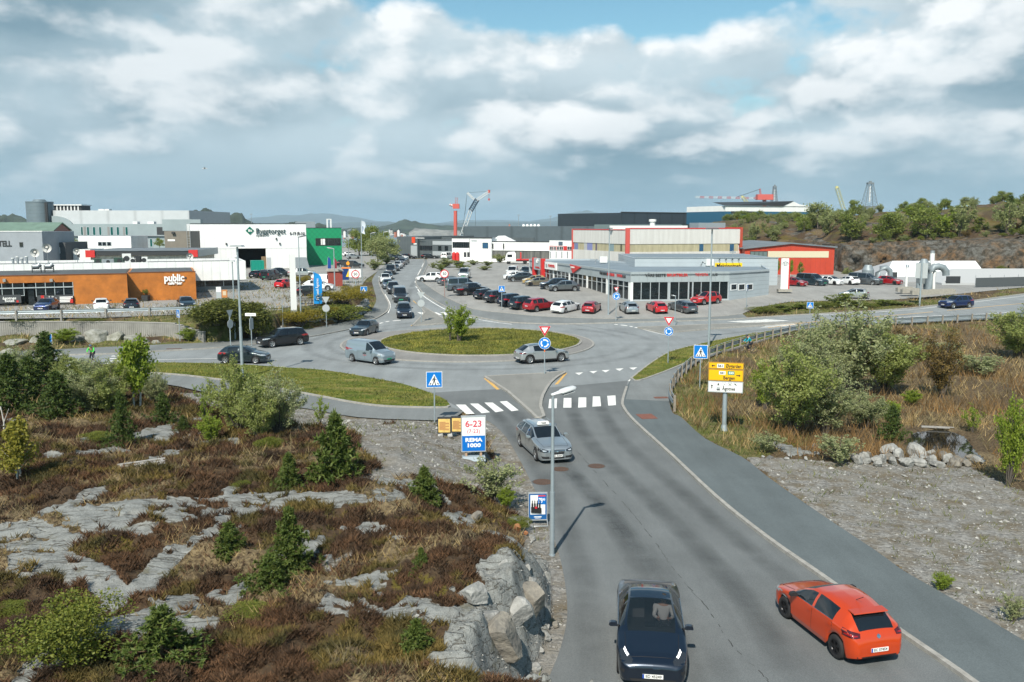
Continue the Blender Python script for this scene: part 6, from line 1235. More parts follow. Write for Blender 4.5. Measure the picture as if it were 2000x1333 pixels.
for sd in (1,):
    h=K['hit'](.15,.8,'R'); LOGO=mat('logo_red',(.45,.03,.03),.5)
    M_=Matrix.Translation((h[0].x+.012,.2,.86))@Matrix.Rotation(math.pi/2,4,'Z'); text_mesh('door_lettering','NTH',.2,INK,M_,car,bold=.006)
    m=MB(); m.box(h[0].x+.004,h[0].x+.012,.0,.42,.7,.735,LOGO); m.build('red_stripe',car)
def fr(c,W,zl,zg,**k): return std_front(W,zl,zg,**k)
c=suv(4.9,1.94,1.75,2.93,.92,.38,1.08,1.1,.06)
car,K=build_car('offroad_car',c,'black off-road estate with bright alloys leaving the roundabout to the west',PT['black'],front=std_front(1.94,.84,.72,gw=.30),rear=std_rear(1.94,1.02),plate='EB 20417'); BIGSUV=car
pos,hd=by_wheels((532.6,680),(588.4,674.6),1.94); park(car,pos+Vector((0,0,.012)),hd)
c=hatch(4.26,1.79,1.47,2.63,.86,.325,.95,.97)
car,K=build_car('hatchback_car',c,'dark petrol hatchback entering the roundabout from the west behind the willow',PT['petrol'],front=std_front(1.79,.72,.62),rear=std_rear(1.79,.9),plate='DL 55120'); GOLF=car
pos,hd=by_wheels((499,711.5),(442.5,711),1.79); park(car,pos+Vector((0,0,.012)),hd)
c=estate(4.72,1.86,1.53,2.76,.93,.335,.98,1.0)
car,K=build_car('estate_car',c,'dark green estate car leaving the roundabout past the stone wall',PT['petrol'],front=std_front(1.86,.74,.66,gw=.32),rear=std_rear(1.86,1.0),plate='KH 40266'); OLDESTATE=car
pos,hd=by_wheels((716,657),(737.5,650),1.86); park(car,pos+Vector((0,0,.012)),hd)
c=suv()
sf=std_front(1.855,.88,.74,gw=.46); sr=std_rear(1.855,1.06,lw=.34)
SUV,K=build_car('suv_car',c,'small dark navy suv first in the queue at the pedestrian crossing',PT['navy'],front=sf,rear=sr,plate='EF 80325')
c=van(5.3,1.95,1.93,3.28,.93,.345,True,.62); c.rw=(9,10)
MINIBUS,K=build_car('people_carrier',c,'dark people carrier van second in the queue',PT['charcoal'],front=std_front(1.95,.92,.78,gw=.5),rear=vr,plate='EL 70112',plate_green=True); MINIBUS['category']='van'
PICK,K=build_car('pickup_truck',pickup(),'black pickup with its tail to us at the pavement edge of the sales yard',PT['black'],front=std_front(1.86,.92,.8),rear=std_rear(1.86,.98),plate='EL 11608'); PICK['category']='pickup'
USED=set()
def put(proto,pt,px,py,heading,label,group,z=None,name=None,cat=None,dz=.0):
    g=G(px,py,z); g.z+=.012+dz
    if proto.name not in USED and proto in (SUV,MINIBUS,PICK):
        USED.add(proto.name); park(proto,g,heading); proto['label']=label; proto['group']=group
        for ch in proto.children_recursive:
            if ch.type=='MESH':
                for sl in ch.material_slots:
                    if sl.material and sl.material.name.startswith('paint_'): sl.link='OBJECT'; sl.material=PT[pt]
        o=proto
    else: o=copy_car(proto,g,-R(heading),label,PT[pt],group,name,cat)
    s=(gz(g.y+2)-gz(g.y-2))/4 if z is None else 0
    if abs(s)>.005:
        h=R(heading); o.rotation_euler=(math.atan(s*math.cos(h)),math.atan(s*math.sin(h)),-h)
    return o
Q='cars queuing towards the roundabout'
for a in ((SUV,'navy',789,618,171,'navy suv at the head of the queue, standing on the zebra crossing'),
 (MINIBUS,'charcoal',781,588,169,'charcoal people carrier with a green number plate second in the queue'),
 (SUV,'charcoal',768,572.5,168,'charcoal off-road car behind the people carrier with the green plate'),
 (HATCH,'bluegrey',757.5,563.5,168,'blue grey hatchback tucked between the charcoal off-road car and the white suv'),
 (SUV,'white',752.5,554,169,'white suv in the queue beside the turn-off to the building store'),
 (ESTATE,'petrol',757,545.5,172,'dark green car half hidden behind the white suv in the queue'),
 (MINIBUS,'black',763.5,536,176,'black van in the upper bend of the queue'),
 (HATCH,'charcoal',772,529.5,178,'charcoal hatchback directly behind the black van in the bend'),
 (SUV,'white',777,525,181,'white suv higher up the queue next to a maroon car'),
 (HATCH,'maroon',781,521.3,182,'maroon hatchback in the upper queue'),
 (SUV,'grey',786,518,184,'grey suv just above the maroon hatchback in the queue'),
 (HATCH,'petrol',790.5,515,186,'dark green hatchback near the top end of the queue'),
 (SUV,'black',768,508.5,150,'black suv turning into the queue at the far end by the trees'),
 (ESTATE,'bluegrey',776,507,140,'blue grey estate at the far end of the queue'),
 (HATCH,'white',785,506.5,120,'small white car at the far end of the queue'),
 (ESTATE,'black',797,506,110,'black estate furthest along the road')):
    put(*a,Q)
S_='used cars at the front edge of the sales yard'
o=put(SUV,'white',842,550.8,-82,'white suv crossing the pavement into the sales yard',None)
for a in ((ESTATE,'grey',884,557.5,58,'dark grey estate parked nearest the white suv at the yard entrance'),
 (MINIBUS,'bluegrey',905,567,74,'blue grey people carrier between the grey estate and the black pickup'),
 (PICK,'black',921,576,62,'black pickup with its tail to us at the yard edge'),
 (HATCH,'black',951,583.5,48,'black hatchback squeezed in next to the black pickup'),
 (SUV,'charcoal',975,590,50,'charcoal suv behind the pedestrian crossing sign of the sales yard'),
 (SUV,'navy',1003,597,50,'navy suv two places left of the dark red one'),
 (SUV,'petrol',1025,602.5,50,'dark petrol suv just left of the dark red one'),
 (SUV,'red',1054,606.5,50,'dark red suv standing left of the white estate'),
 (ESTATE,'white',1105,608.5,36,'white estate car between the two red ones in the front row'),
 (HATCH,'red',1155,609.5,20,'red hatchback right of the white estate'),
 (HATCH,'silver',1228,610,-8,'silver hatchback parked left of a bright red one'),
 (HATCH,'brightred',1282,609.5,-12,'bright red hatchback parked between silver and grey ones'),
 (ESTATE,'grey',1333,608.5,-20,'grey estate last in the front row below the showroom window')):
    put(*a,S_)
pos,hd=by_wheels((1374,597),(1403,593.5),1.855); o=copy_car(SUV,pos+Vector((0,0,.012)),-R(hd),'red suv parked askew right against the showroom window',PT['brightred'],None)
I_='cars in the inner row of the sales yard'
for a in ((CROSS,'grey',1101,568.5,-97,'grey electric crossover with a white slogan nearest the glass entrance'),
 (SUV,'navy',1083,564.5,-97,'navy suv partly behind the grey crossover with the slogan'),
 (HATCH,'gold',1050,559,-97,'gold brown hatchback in the inner row'),
 (HATCH,'yellow',1043,554.5,-97,'yellowish hatchback behind the gold brown one'),
 (CROSS,'charcoal',1017,550,-97,'charcoal crossover at the far left of the inner row'),
 (HATCH,'white',1004,546,-97,'white hatchback behind the charcoal crossover'),
 (MINIBUS,'white',1001,540,185,'white van facing us behind the inner row'),
 (MINIBUS,'lightsilver',907,544,182,'silver van facing us by the stony strip'),
 (SUV,'petrol',1026,538,175,'dark suv beside the white van at the yard corner')):
    put(*a,I_)
Y_='cars on the yard below the cliff'
for a in ((HATCH,'red',1553,559,146,'red hatchback beside the white totem under the cliff'),
 (MINIBUS,'teal',1586,557.5,150,'dark teal people carrier next to the red hatchback under the cliff'),
 (HATCH,'white',1624,556.5,150,'white hatchback facing us in front of the red barn'),
 (HATCH,'white',1656,556,-22,'white hatchback with its tail to us next to the grey van'),
 (MINIBUS,'grey',1690,556,138,'long grey van in front of the grey ducts'),
 (HATCH,'red',1737,556,140,'red hatchback parked right of the long grey van')):
    put(*a,Y_)
pos,hd=by_wheels((1647,584),(1692.5,585),1.79); copy_car(HATCH,pos+Vector((0,0,.012)),-R(hd),'silver compact driving along the yard behind the roadside bushes',PT['lightsilver'],None)
pos,hd=by_wheels((1856,604.6),(1899,601.5),1.855); o=copy_car(SUV,pos+Vector((0,0,.012)),-R(hd),'dark blue suv with roof rails driving in on the east road',PT['blue'],None)
H_='cars on the hotel car park'
for a in ((HATCH,'blue',92,607,172,'dark blue car facing us behind the rail in front of the hotel sign'),
 (HATCH,'white',199,606,-24,'white car with its tail to us on the hotel car park'),
 (HATCH,'black',258,606,-22,'black hatchback right of the white car on the hotel car park'),
 (HATCH,'petrol',364,603.5,152,'dark green small car facing us by the corner of the timber cafe'),
 (HATCH,'brightred',557,562.5,18,'red hatchback alone on the drive before the building store'),
 (MINIBUS,'charcoal',530,546.5,12,'charcoal van with red tail lights beside the white hotel block'),
 (PICK,'petrol',545,541.5,60,'dark pickup partly behind the charcoal van'),
 (HATCH,'black',505,543,20,'black car behind the corner of the white hotel block'),
 (MINIBUS,'grey',551,522.5,6,'grey van parked tail first against the white store wall'),
 (PICK,'lightsilver',590,541.5,82,'silver pickup passing behind the tall white pylon'),
 (VAN,'white',638,558.5,97,'small white delivery van left of the red brick kiosk'),
 (CROSS,'white',622,567.5,84,'white crossover between the white delivery van and the black saloon'),
 (GOLF,'black',609,578.5,84,'black hatchback parked nearest the blue beach flag'),
 (SUV,'black',676,521.5,80,'black suv behind the black and orange sign by the green facade'),
 (SUV,'charcoal',692,523.5,80,'charcoal suv right of the black one near the green facade'),
 (HATCH,'white',681,501,60,'white car beyond the green facade'),
 (HATCH,'lightsilver',690,506,60,'pale silver car beyond the green facade')):
    put(*a,H_,ZP)
O_='vehicles on the northern yards'
for a in ((ESTATE,'black',839,505.5,95,'black estate parked before the dark grey warehouse'),
 (MINIBUS,'white',874,506,20,'white van next to the white office block'),
 (MINIBUS,'white',886,505,25,'second white van beside the red gas bottles')):
    put(*a,O_)
for a,b,q,l in ((1268,590,-85,'pale silver car on show behind the left showroom panes'),(1335,589,-80,'white car on show behind the middle showroom panes')):
    g=P(a,b,0+G(a,584)[1]); copy_car(HATCH,(g.x,g.y+1.9,gz(g.y)+.03),-R(q),l,PT['white'],'cars inside the showroom')
# ================================================================== street furniture
POLE=mat('galvanised_pole',(.36,.42,.45),.5,.45,var=.1,vscale=3); SB=mat('sign_blue',(.0,.17,.56),.4); SWH=mat('sign_white',(.8,.81,.8),.4); SRED=mat('sign_red',(.52,.02,.035),.4); SYEL=mat('sign_amber',(.8,.44,.0),.45); SGR=mat('sign_back_grey',(.44,.47,.48),.5,.3); SGREEN=mat('sign_road_green',(.0,.22,.17),.45)
def zat(px,py,p): return P(px,py,p.y).z-p.z
def pole(t,h,r=.04,r1=None,name='pole',m=POLE,x=0,y=0):
    k=MB(); k.tube([(x,y,-.1),(x,y,h)],r,m,10,r1); return k.build(name,t)
def disc(k,z,r,m,y0,y1,n=32,x=0): k.prism([(x+r*math.cos(2*math.pi*i/n),z+r*math.sin(2*math.pi*i/n)) for i in range(n)],y0,y1,m,'y')
def ground_at(px,py,z=None,soil=False): return TG(px,py) if soil else G(px,py,z)
def face_cam(p,extra=.0): return -math.atan2(p.x,p.y)+extra
def walker(k,s,z,m,y):
    """the pictogram of a person walking"""
    def b(*q): k.prism([(a*s,z+c*s) for a,c in q],y-.003,y,m,'y')
    disc(k,z+.29*s,.055*s,m,y-.003,y,12,x=.02*s)
    b((-.06,.22),(.07,.22),(.05,-.02),(-.05,-.02)); b((-.05,0),(.0,0),(-.10,-.30),(-.17,-.30)); b((.0,0),(.05,0),(.15,-.30),(.08,-.30)); b((-.06,.22),(-.03,.2),(-.13,.02),(-.17,.04)); b((.07,.2),(.05,.16),(.15,.05),(.18,.08))
def crossing(px,pb,pt,label,size=None,z=None,rz=None,soil=False,base=None,back=False):
    p=ground_at(px,pb,z,soil); h=zat(px,pt,p); s=size or .75; t=thing('crossing_sign',label,'road sign',p,face_cam(p) if rz is None else rz,'pedestrian crossing signs'); pole(t,h,.042)
    k=MB(); k.box(-s/2,s/2,-.075,-.05,h-s,h,SWH); b_=k.build('sign_plate',t)
    k=MB(); e=s*.47; k.box(-e,e,-.079,-.0755,h-s*.97,h-s*.03,SB); k.build('blue_field',b_)
    k=MB(); k.prism([(-s*.37,h-s*.85),(s*.37,h-s*.85),(0,h-s*.14)],-.083,-.0795,SWH,'y'); tr=k.build('white_triangle',b_); k=MB(); walker(k,s*.88,h-s*.60,INK,-.0835)
    k.prism([(-s*.30,h-s*.81),(-s*.22,h-s*.81),(-s*.17,h-s*.70),(-s*.23,h-s*.70)],-.0865,-.0835,INK,'y'); k.prism([(s*.30,h-s*.81),(s*.22,h-s*.81),(s*.17,h-s*.70),(s*.23,h-s*.70)],-.0865,-.0835,INK,'y'); k.build('walking_figure',tr); return t
crossing(849,826,726,'blue pedestrian crossing sign beside the yellow notice boards',.95,soil=True)
crossing(1366.5,760,674,'blue pedestrian crossing sign behind the left edge of the yellow direction sign',.98,soil=True)
crossing(711.5,610,560,'blue pedestrian crossing sign by the shrub bank at the queue',.85)
crossing(980,606,558.5,'blue pedestrian crossing sign in front of the dark parked cars',.8)
crossing(1581.5,615,590.5,'blue pedestrian crossing sign just above the big willow bushes',.78)
crossing(352,670,605,'narrow blue crossing sign seen at an angle before the retaining wall',.8,rz=R(-48)-.0)
crossing(93,690,653,'blue crossing sign half hidden behind the conifers at the left edge',.9,rz=R(20))
crossing(1457.5,603,556.5,'thin blue crossing sign seen edge on by the showroom corner',.75,rz=R(62))
def giveway(px,pb,zt,label,s=1.0,red=.88,z=.13,r=.43,soil=False,orange=False):
    p=ground_at(px,pb,None,soil); h=zat(px,zt,p); t=thing('yield_roundabout_sign',label,'road sign',p,face_cam(p),'give way signs at the roundabout'); pole(t,h,.045)
    def tri(k,w_,m,y): k.prism([(-w_/2,h-.02-(red-w_)*.28),(w_/2,h-.02-(red-w_)*.28),(0,h-.02-(red-w_)*.28-w_*.86)],y-.004,y,m,'y')
    k=MB(); tri(k,red*1.03,SWH,-.055); a=k.build('give_way_triangle',t); k=MB(); tri(k,red,SRED,-.0595); b=k.build('red_border',a); k=MB(); tri(k,red*.58,SWH,-.064); k.build('white_field',b)
    zc=h-red*.86-r-.10; k=MB(); disc(k,zc,r,SWH,-.06,-.055); a=k.build('round_plate',t); k=MB(); disc(k,zc,r*.95,SB,-.064,-.0605); a2=k.build('blue_disc',a); k=MB()
    for q in range(3):
        a0=q*2*math.pi/3+.35; arc=[(r*.58*math.cos(a0+i*.17),r*.58*math.sin(a0+i*.17)) for i in range(9)]
        for i in range(8):
            (x0,z0),(x1,z1)=arc[i],arc[i+1]; f0,f1=.82,1.18; k.prism([(x0*f0,zc+z0*f0),(x1*f0,zc+z1*f0),(x1*f1,zc+z1*f1),(x0*f1,zc+z0*f1)],-.068,-.0645,SWH,'y')
        ex,ez=arc[8]; an=a0+8*.17; k.prism([(ex*.62,zc+ez*.62),(ex*1.38,zc+ez*1.38),(r*.60*math.cos(an+.42),zc+r*.60*math.sin(an+.42))],-.068,-.0645,SWH,'y')
    k.build('circling_arrows',a2)
    if orange: k=MB(); k.tube([(0,0,zc-r-.22),(0,0,zc-r-.04)],.05,mat('orange_tape',(.7,.15,.03),.6),10); k.build('orange_band',t)
    return t
giveway(1063.5,733,637,'give way triangle over a round blue sign on the grey splitter island',red=.92,r=.47,orange=True)
giveway(1304.5,713,619,'give way triangle over a round blue sign on the right grass verge',red=.88,r=.38)
giveway(1203,628,561,'faded give way triangle over a round blue sign by the silver hatchback',red=.62,r=.45)
def backsign(px,pb,tops,label,rz=.0):
    p=G(px,pb); h=zat(px,tops[0],p); t=thing('sign_back',label,'road sign',p,rz,'grey backs of road signs'); pole(t,h,.045)
    z=h; k=MB(); k.prism([(-.45,z),(.45,z),(0,z-.78)],-.07,-.05,SGR,'y'); k.build('triangle_back',t); k=MB(); disc(k,z-1.3,.42,SGR,-.07,-.05); k.build('round_back',t)
backsign(823,632,(571,),'grey back of a triangle and round sign on the northern splitter island'); backsign(638,641,(580,),'grey back of a triangle and round sign in front of the stone wall'); backsign(451,686,(606,),'grey back of two signs beside the tall lamp posts in the west',R(70))
def speed(px,pb,pt,label,n,r,double=False):
    p=G(px,pb); h=zat(px,pt,p); t=thing('speed_limit_sign',label,'road sign',p,face_cam(p),'fifty signs'); pole(t,h+.1,.07 if double else .05,m=mat('red_brown_pole',(.28,.18,.16),.6) if not double else POLE)
    k=MB(); disc(k,h-r,r,SRED,-.07,-.055); a=k.build('red_ring',t); k=MB(); disc(k,h-r,r*.78,SWH,-.075,-.0705); b=k.build('white_disc',a); text_mesh('numerals',n,r*.95,INK,Matrix.Translation((0,-.079,h-r)),b,bold=.01)
speed(695,570,528,'fifty speed limit sign on a double grey post at the shrub bank','50',.62,True); speed(868.5,582,527,'fifty speed limit sign on a reddish post right of the road','50',.6)
p=G(492,676); h=zat(492,612,p); t=thing('street_name_sign','white street name board on a grey post between the dark hedge and the road','road sign',p,R(-8)); pole(t,h-.15,.05); k=MB(); k.box(-.55,.55,-.05,-.02,h-.28,h,SWH); a=k.build('name_board',t); k=MB(); k.box(-.42,.42,-.053,-.05,h-.17,h-.10,SGR); k.build('grey_lettering',a); k=MB(); k.box(.02,.06,-.4,.4,h-1.6,h-.5,SGR); k.build('side_plate',t)
p=TG(1414,842); hT=zat(1414,707,p); hB=zat(1414,766,p); t=thing('direction_sign','large yellow and white direction sign on a stout grey post beside the willows','direction sign',p,face_cam(p))
sw=(1449-1382)/1700*(p.y+.0)*1.005; k=MB(); k.tube([(0,0,-.1),(0,0,hT-.1)],.13,POLE,12); k.cyl((0,0),.24,-.1,.35,POLE,10,.15); k.build('post',t)
def lx_(px): return (px-1415.5)/67*sw
def lz(py): return hT+(707-py)/(766-707)*(hT-hB)
def panel(nm,a,b,m,par=t,x0=1382,x1=1449,brd=SWH):
    k=MB(); k.box(lx_(x0),lx_(x1),-.20,-.15,lz(b),lz(a),brd); q=k.build(nm,par); k=MB(); k.box(lx_(x0)+.05,lx_(x1)-.05,-.206,-.2005,lz(b)+.05,lz(a)-.05,m); k.build('face',q); return q
BR=mat('sign_frame_brown',(.42,.22,.02),.5); a1=panel('upper_panel',707.3,720.3,SYEL,brd=BR); a2=panel('middle_panel',720.9,743.6,SYEL,brd=BR); a3=panel('lower_panel',744.2,766,SWH,brd=SGR)
def lab(s,x0,x1,y0,y1,m,par): h_=lz(y0)-lz(y1); return text_mesh('lettering',s,h_*1.3,m,Matrix.Translation(((lx_(x0)+lx_(x1))/2,-.212,(lz(y0)+lz(y1))/2)),par,width=lx_(x1)-lx_(x0),bold=.006)
def chip(x0,x1,y0,y1,m,par): k=MB(); k.box(lx_(x0),lx_(x1),-.210,-.2065,lz(y1),lz(y0),m); return k.build('road_number_plate',par)
lab('Øygarden',1415,1444.5,710.5,718,INK,a1); c_=chip(1398.5,1411.5,710.5,718,SWH,a1); lab('561',1400.5,1409.5,712,717,INK,c_); c_=chip(1402.5,1415,724.5,731,SWH,a2); lab('561',1405,1413,726,730,INK,c_); c_=chip(1419,1432,724,731.2,SGREEN,a2); lab('555',1421,1430.5,725.6,730,SWH,c_); lab('Bergen',1411,1433,734,741,INK,a2); lab('Ågotnes',1409.5,1434.5,755,762,INK,a3)
def arrow(pts,par): k=MB(); k.prism([(lx_(a),lz(b)) for a,b in pts],-.213,-.2065,INK,'y'); k.build('arrow',par)
arrow([(1387.5,714.5),(1390.5,711.8),(1390.5,713.7),(1395,713.7),(1395,715.3),(1390.5,715.3),(1390.5,717.2)],a1); arrow([(1443.5,732),(1440.5,729.3),(1440.5,731.2),(1435.5,731.2),(1435.5,732.8),(1440.5,732.8),(1440.5,734.7)],a2); arrow([(1389.5,751),(1392.3,754),(1390.4,754),(1390.4,759),(1388.6,759),(1388.6,754),(1386.7,754)],a3)
for x in (1398,1409,1420,1430.5): k=MB(); k.box(lx_(x),lx_(x+7.5),-.209,-.2065,lz(753.2),lz(746.2),SGR); q=k.build('service_symbol',a3); k=MB(); k.box(lx_(x+.6),lx_(x+6.9),-.211,-.2095,lz(752.6),lz(746.8),SWH); k.build('symbol_field',q)
k=MB(); k.box(lx_(1400.3),lx_(1403.3),-.214,-.2115,lz(752),lz(748.5),INK); k.build('pump_symbol',a3); k=MB(); k.prism([(lx_(1412),lz(750)),(lx_(1414),lz(748.8)),(lx_(1414),lz(751))],-.214,-.2115,INK,'y'); k.build('bed_symbol',a3); k=MB(); k.prism([(lx_(1421),lz(747.6)),(lx_(1422),lz(747.3)),(lx_(1426.5),lz(752)),(lx_(1425.8),lz(752.4))],-.214,-.2115,INK,'y'); k.prism([(lx_(1426),lz(747.3)),(lx_(1426.8),lz(747.8)),(lx_(1422),lz(752.4)),(lx_(1421.2),lz(752))],-.216,-.2141,INK,'y'); k.build('cutlery_symbol',a3); k=MB(); k.prism([(lx_(1431.5),lz(748)),(lx_(1434),lz(747.5)),(lx_(1437.5),lz(751.5)),(lx_(1434),lz(750.8))],-.214,-.2115,INK,'y'); k.build('tool_symbol',a3); c_=chip(1398.5,1405.5,756,762.5,SGR,a3); k=MB(); k.box(lx_(1399.2),lx_(1404.8),-.214,-.211,lz(762),lz(759.8),INK); k.build('ferry_symbol',c_)
p=TG(925,899); t=thing('shop_board','tall red, white and blue shop board with opening hours on a low grey plinth','advertising board',p,face_cam(p)+R(4)); Y_=p.y
def bz(py): return zat(925,py,p)
bw=(950-902)/1700*p.y*1.02/2; BL=mat('shop_blue',(.0,.145,.52),.4); RD=mat('shop_red',(.62,.06,.1),.45)
k=MB(); k.box(-bw,bw,-.10,.1,bz(882),bz(812.5),SGR); b_=k.build('board_frame',t); e=bw*.93; zm=bz(850.5); z0,z1=bz(880),bz(815)
k=MB(); k.box(-e,e,-.106,-.1005,zm,z1,SWH); a=k.build('white_panel',b_); k=MB(); k.box(-e,e,-.106,-.1005,z0,zm-.004,BL); c_=k.build('blue_panel',b_)
def bt(s,wd,zc,h,m,par,y=-.112,bold=.008): return text_mesh('lettering',s,h*1.35,m,Matrix.Translation((0,y,zc)),par,width=wd,bold=bold,ext=.003)
bt('6-23',e*1.42,z1-(z1-zm)*.36,(z1-zm)*.36,RD,a); bt('(7-23)',e*1.10,z1-(z1-zm)*.76,(z1-zm)*.22,RD,a,bold=.0); 
for s,zc,wd in (('REMA',zm-(zm-z0)*.28,e*1.5),('1000',zm-(zm-z0)*.64,e*1.16)): bt(s,wd,zc,(zm-z0)*.25,SWH,c_,-.111,.012)
for s in (-.6,.6): k=MB(); k.box(s*bw-.05,s*bw+.05,-.05,.05,bz(893),bz(882),mat('timber_leg',(.4,.27,.18),.7)); k.build('leg',t)
k=MB(); k.prism([(-.35,0),(.25,0),(.12,bz(890.5)),(-.2,bz(890.5))],-bw*.93,bw*.93,mat('plinth_blue_grey',(.28,.34,.38),.6),'x'); k.build('plinth',t)
def notice(px,pb,pt,w_,label):
    p=TG(px,pb); h=zat(px,pt,p); wd=w_/1700*p.y; t=thing('notice_board',label,'notice board',p,face_cam(p)+R(-4),'yellow notice boards'); YN=mat('notice_yellow',(.72,.5,.16),.5,var=.2,vscale=5); k=MB(); k.box(-wd/2,wd/2,-.06,.05,.12,h,DARK); b=k.build('frame',t); k=MB(); k.box(-wd*.43,wd*.43,-.068,-.0605,.2,h-.09,YN); q=k.build('poster',b)
    k=MB(); 
    for i in range(9): k.box(-wd*.36,wd*(.36 if i%3 else .1),-.071,-.0685,h-.28-i*(h-.5)/10,h-.24-i*(h-.5)/10,mat('brown_print',(.42,.2,.08),.6))
    k.build('print_lines',q)
    for s in (-.35,.35): k=MB(); k.box(s*wd-.03,s*wd+.03,-.02,.02,-.1,.119,DARK); k.build('leg',t)
    for i in range(2): k=MB(); k.tube([(-.3+i*.5,-.3,.05),(-.05+i*.5,-.3,.09)],.12,mat('fieldstone',(.32,.32,.31),.9,var=.3,vscale=4),8); k.build('foot_stone',t)
notice(868,852,815,27,'left of two yellow notice boards in black frames'); notice(894.5,850,813.5,27,'yellow notice board partly behind the tall shop board')
p=TG(1050,1026); t=thing('poster_stand','blue framed poster stand with a drinks crate offer beside the front lamp post','poster stand',p,face_cam(p)+R(5)); h=zat(1050,961.5,p); zb=zat(1050,1016,p); wd=(1069.5-1031)/1700*p.y/2*1.0
k=MB(); k.box(-wd,wd,-.06,.0,zb,h,SGR); b=k.build('frame',t); k=MB(); k.box(-wd*.93,wd*.93,-.066,-.0605,zb+.05,h-.05,mat('poster_blue',(.01,.1,.3),.4)); q=k.build('poster',b); hh=h-zb; k=MB(); k.box(-wd*.78,wd*.78,-.071,-.0665,zb+hh*.22,h-hh*.09,SWH); q2=k.build('white_field',q)
k=MB(); 
for i in range(4): k.cyl((-wd*.58+i*wd*.26,-.075),wd*.11,zb+hh*.32,zb+hh*.62,mat('bottle_black',(.012,.012,.014),.3),10,wd*.09); k.cyl((-wd*.58+i*wd*.26,-.075),wd*.05,zb+hh*.62,zb+hh*.72,MATS['bottle_black'],8)
k.prism([(-wd*.72,zb+hh*.30),(wd*.36,zb+hh*.27),(wd*.36,zb+hh*.45),(-wd*.72,zb+hh*.5)],-.12,-.0715,INK,'y'); k.build('bottle_picture',q2); k=MB(); disc(k,zb+hh*.48,wd*.13,SRED,-.13,-.1205,14,x=-wd*.2); k.build('round_mark',q2)
k=MB(); k.box(wd*.02,wd*.80,-.078,-.0715,h-hh*.42,h-hh*.14,BL); pr=k.build('price_tag',q2); k=MB(); k.box(wd*.02,wd*.80,-.082,-.0785,h-hh*.14,h-hh*.09,SRED); k.build('red_strip',pr); text_mesh('lettering','79',hh*.18*1.3,SWH,Matrix.Translation((wd*.30,-.083,h-hh*.29)),pr,width=wd*.42,bold=.008,ext=.002); text_mesh('lettering','90',hh*.09*1.3,SWH,Matrix.Translation((wd*.65,-.083,h-hh*.25)),pr,width=wd*.22,bold=.004,ext=.002)
k=MB(); k.box(-wd*.4,wd*.4,-.07,-.0665,zb+hh*.12,zb+hh*.15,SWH); k.box(-wd*.3,wd*.3,-.07,-.0665,zb+hh*.08,zb+hh*.10,SWH); k.build('small_print',q); k=MB(); k.tube([(-wd,.02,zb),(-wd,-.35,.03),(wd,-.35,.03),(wd,.02,zb)],.025,SGR,6); k.tube([(-wd,0,zb),(-wd,.4,.03),(wd,.4,.03),(wd,0,zb)],.025,SGR,6); k.build('foot_frame',t)
LH=mat('lamp_head_pale',(.62,.64,.65),.4,.2); LHD=mat('lamp_head_dark',(.1,.11,.12),.5)
def lamp(px,pb,pt,label,arm=(.9,.25),r=.085,z=None,soil=False,head=(.75,.26,.15),m=LH,cob=True,group='street lamps',py_=None):
    p=ground_at(px,pb,z,soil); h=zat(px,pt,p); t=thing('street_lamp',label,'street lamp',p,0,group); k=MB(); k.tube([(0,0,-.1),(0,0,h*.40)],r,POLE,12); k.tube([(0,0,h*.40),(0,0,h-.05)],r*.78,POLE,12,r*.6); k.build('pole',t); k=MB(); k.cyl((0,0),r*1.35,-.1,.05,POLE,12); k.build('base_collar',t)
    L_,w_,th=head; d=Vector((arm[0],arm[1],0)); ang=math.atan2(d.y,d.x); M=Matrix.Translation((0,0,h-.08))@Matrix.Rotation(ang,4,'Z')@Matrix.Rotation(-R(12) if cob else 0,4,'Y'); k=MB(); 
    if cob:
        sec=[(-.06,.05,.06),(.12,.07,.07),(.3,.1,.09),(.34,w_*.46,th*.55),(L_*.6,w_*.5,th*.6),(L_*.9,w_*.46,th*.5),(L_,w_*.2,th*.25)]; n=14; vs=[M@Vector((a,b*math.cos(2*math.pi*i/n),c*math.sin(2*math.pi*i/n)*(1 if math.sin(2*math.pi*i/n)>0 else .6)+.03)) for a,b,c in sec for i in range(n)]
        k.add(vs,[(q*n+i,q*n+(i+1)%n,(q+1)*n+(i+1)%n,(q+1)*n+i) for q in range(len(sec)-1) for i in range(n)]+[tuple(range(n)),tuple(reversed(range((len(sec)-1)*n,len(sec)*n)))],m,True)
        k.build('lamp_head',t); k=MB(); k.box(.36,L_*.88,-w_*.36,w_*.36,-th*.36,-th*.28,mat('lamp_glass',(.5,.52,.52),.2),M); k.build('lamp_glass',t)
    else:
        k.prism([(-L_/2,-.02),(L_/2,-.02),(L_/2*.8,.1),(-L_/2*.8,.1)],-w_/2,w_/2,m,'y',Matrix.Translation((arm[0],arm[1],h))); k.build('lamp_head',t); k=MB(); k.tube([(0,0,h-.9),(0,0,h-.5),(arm[0],arm[1],h-.02)],r*.5,LHD,6); k.tube([(0,0,h-.5),(-arm[0],-arm[1]*.5,h-.02)],r*.5,LHD,6); k.build('bracket',t)
    return t
lamp(1078,1088,769,'front street lamp with a white head leaning over the dark road',(1.0,.45),.085,soil=True,head=(.92,.36,.2))
lamp(474,742,482,'tall lamp post with a flat dished head rising from the left grass verge',(0,0),.12,head=(.95,.8,.2),m=SGR,cob=False)
lamp(460,666,511,'thin lamp post beside the tall one at the hedge',(0,0),.09,head=(.5,.4,.15),m=LH,cob=False)
lamp(588.5,641,463,'lamp post with a small head in front of the white building store',(.9,.1),.09,head=(.9,.3,.15),m=LHD)
lamp(1188,615,447,'lamp post with a dark cup head standing among the front row of sales cars',(0,0),.1,head=(.8,.7,.2),m=LHD,cob=False)
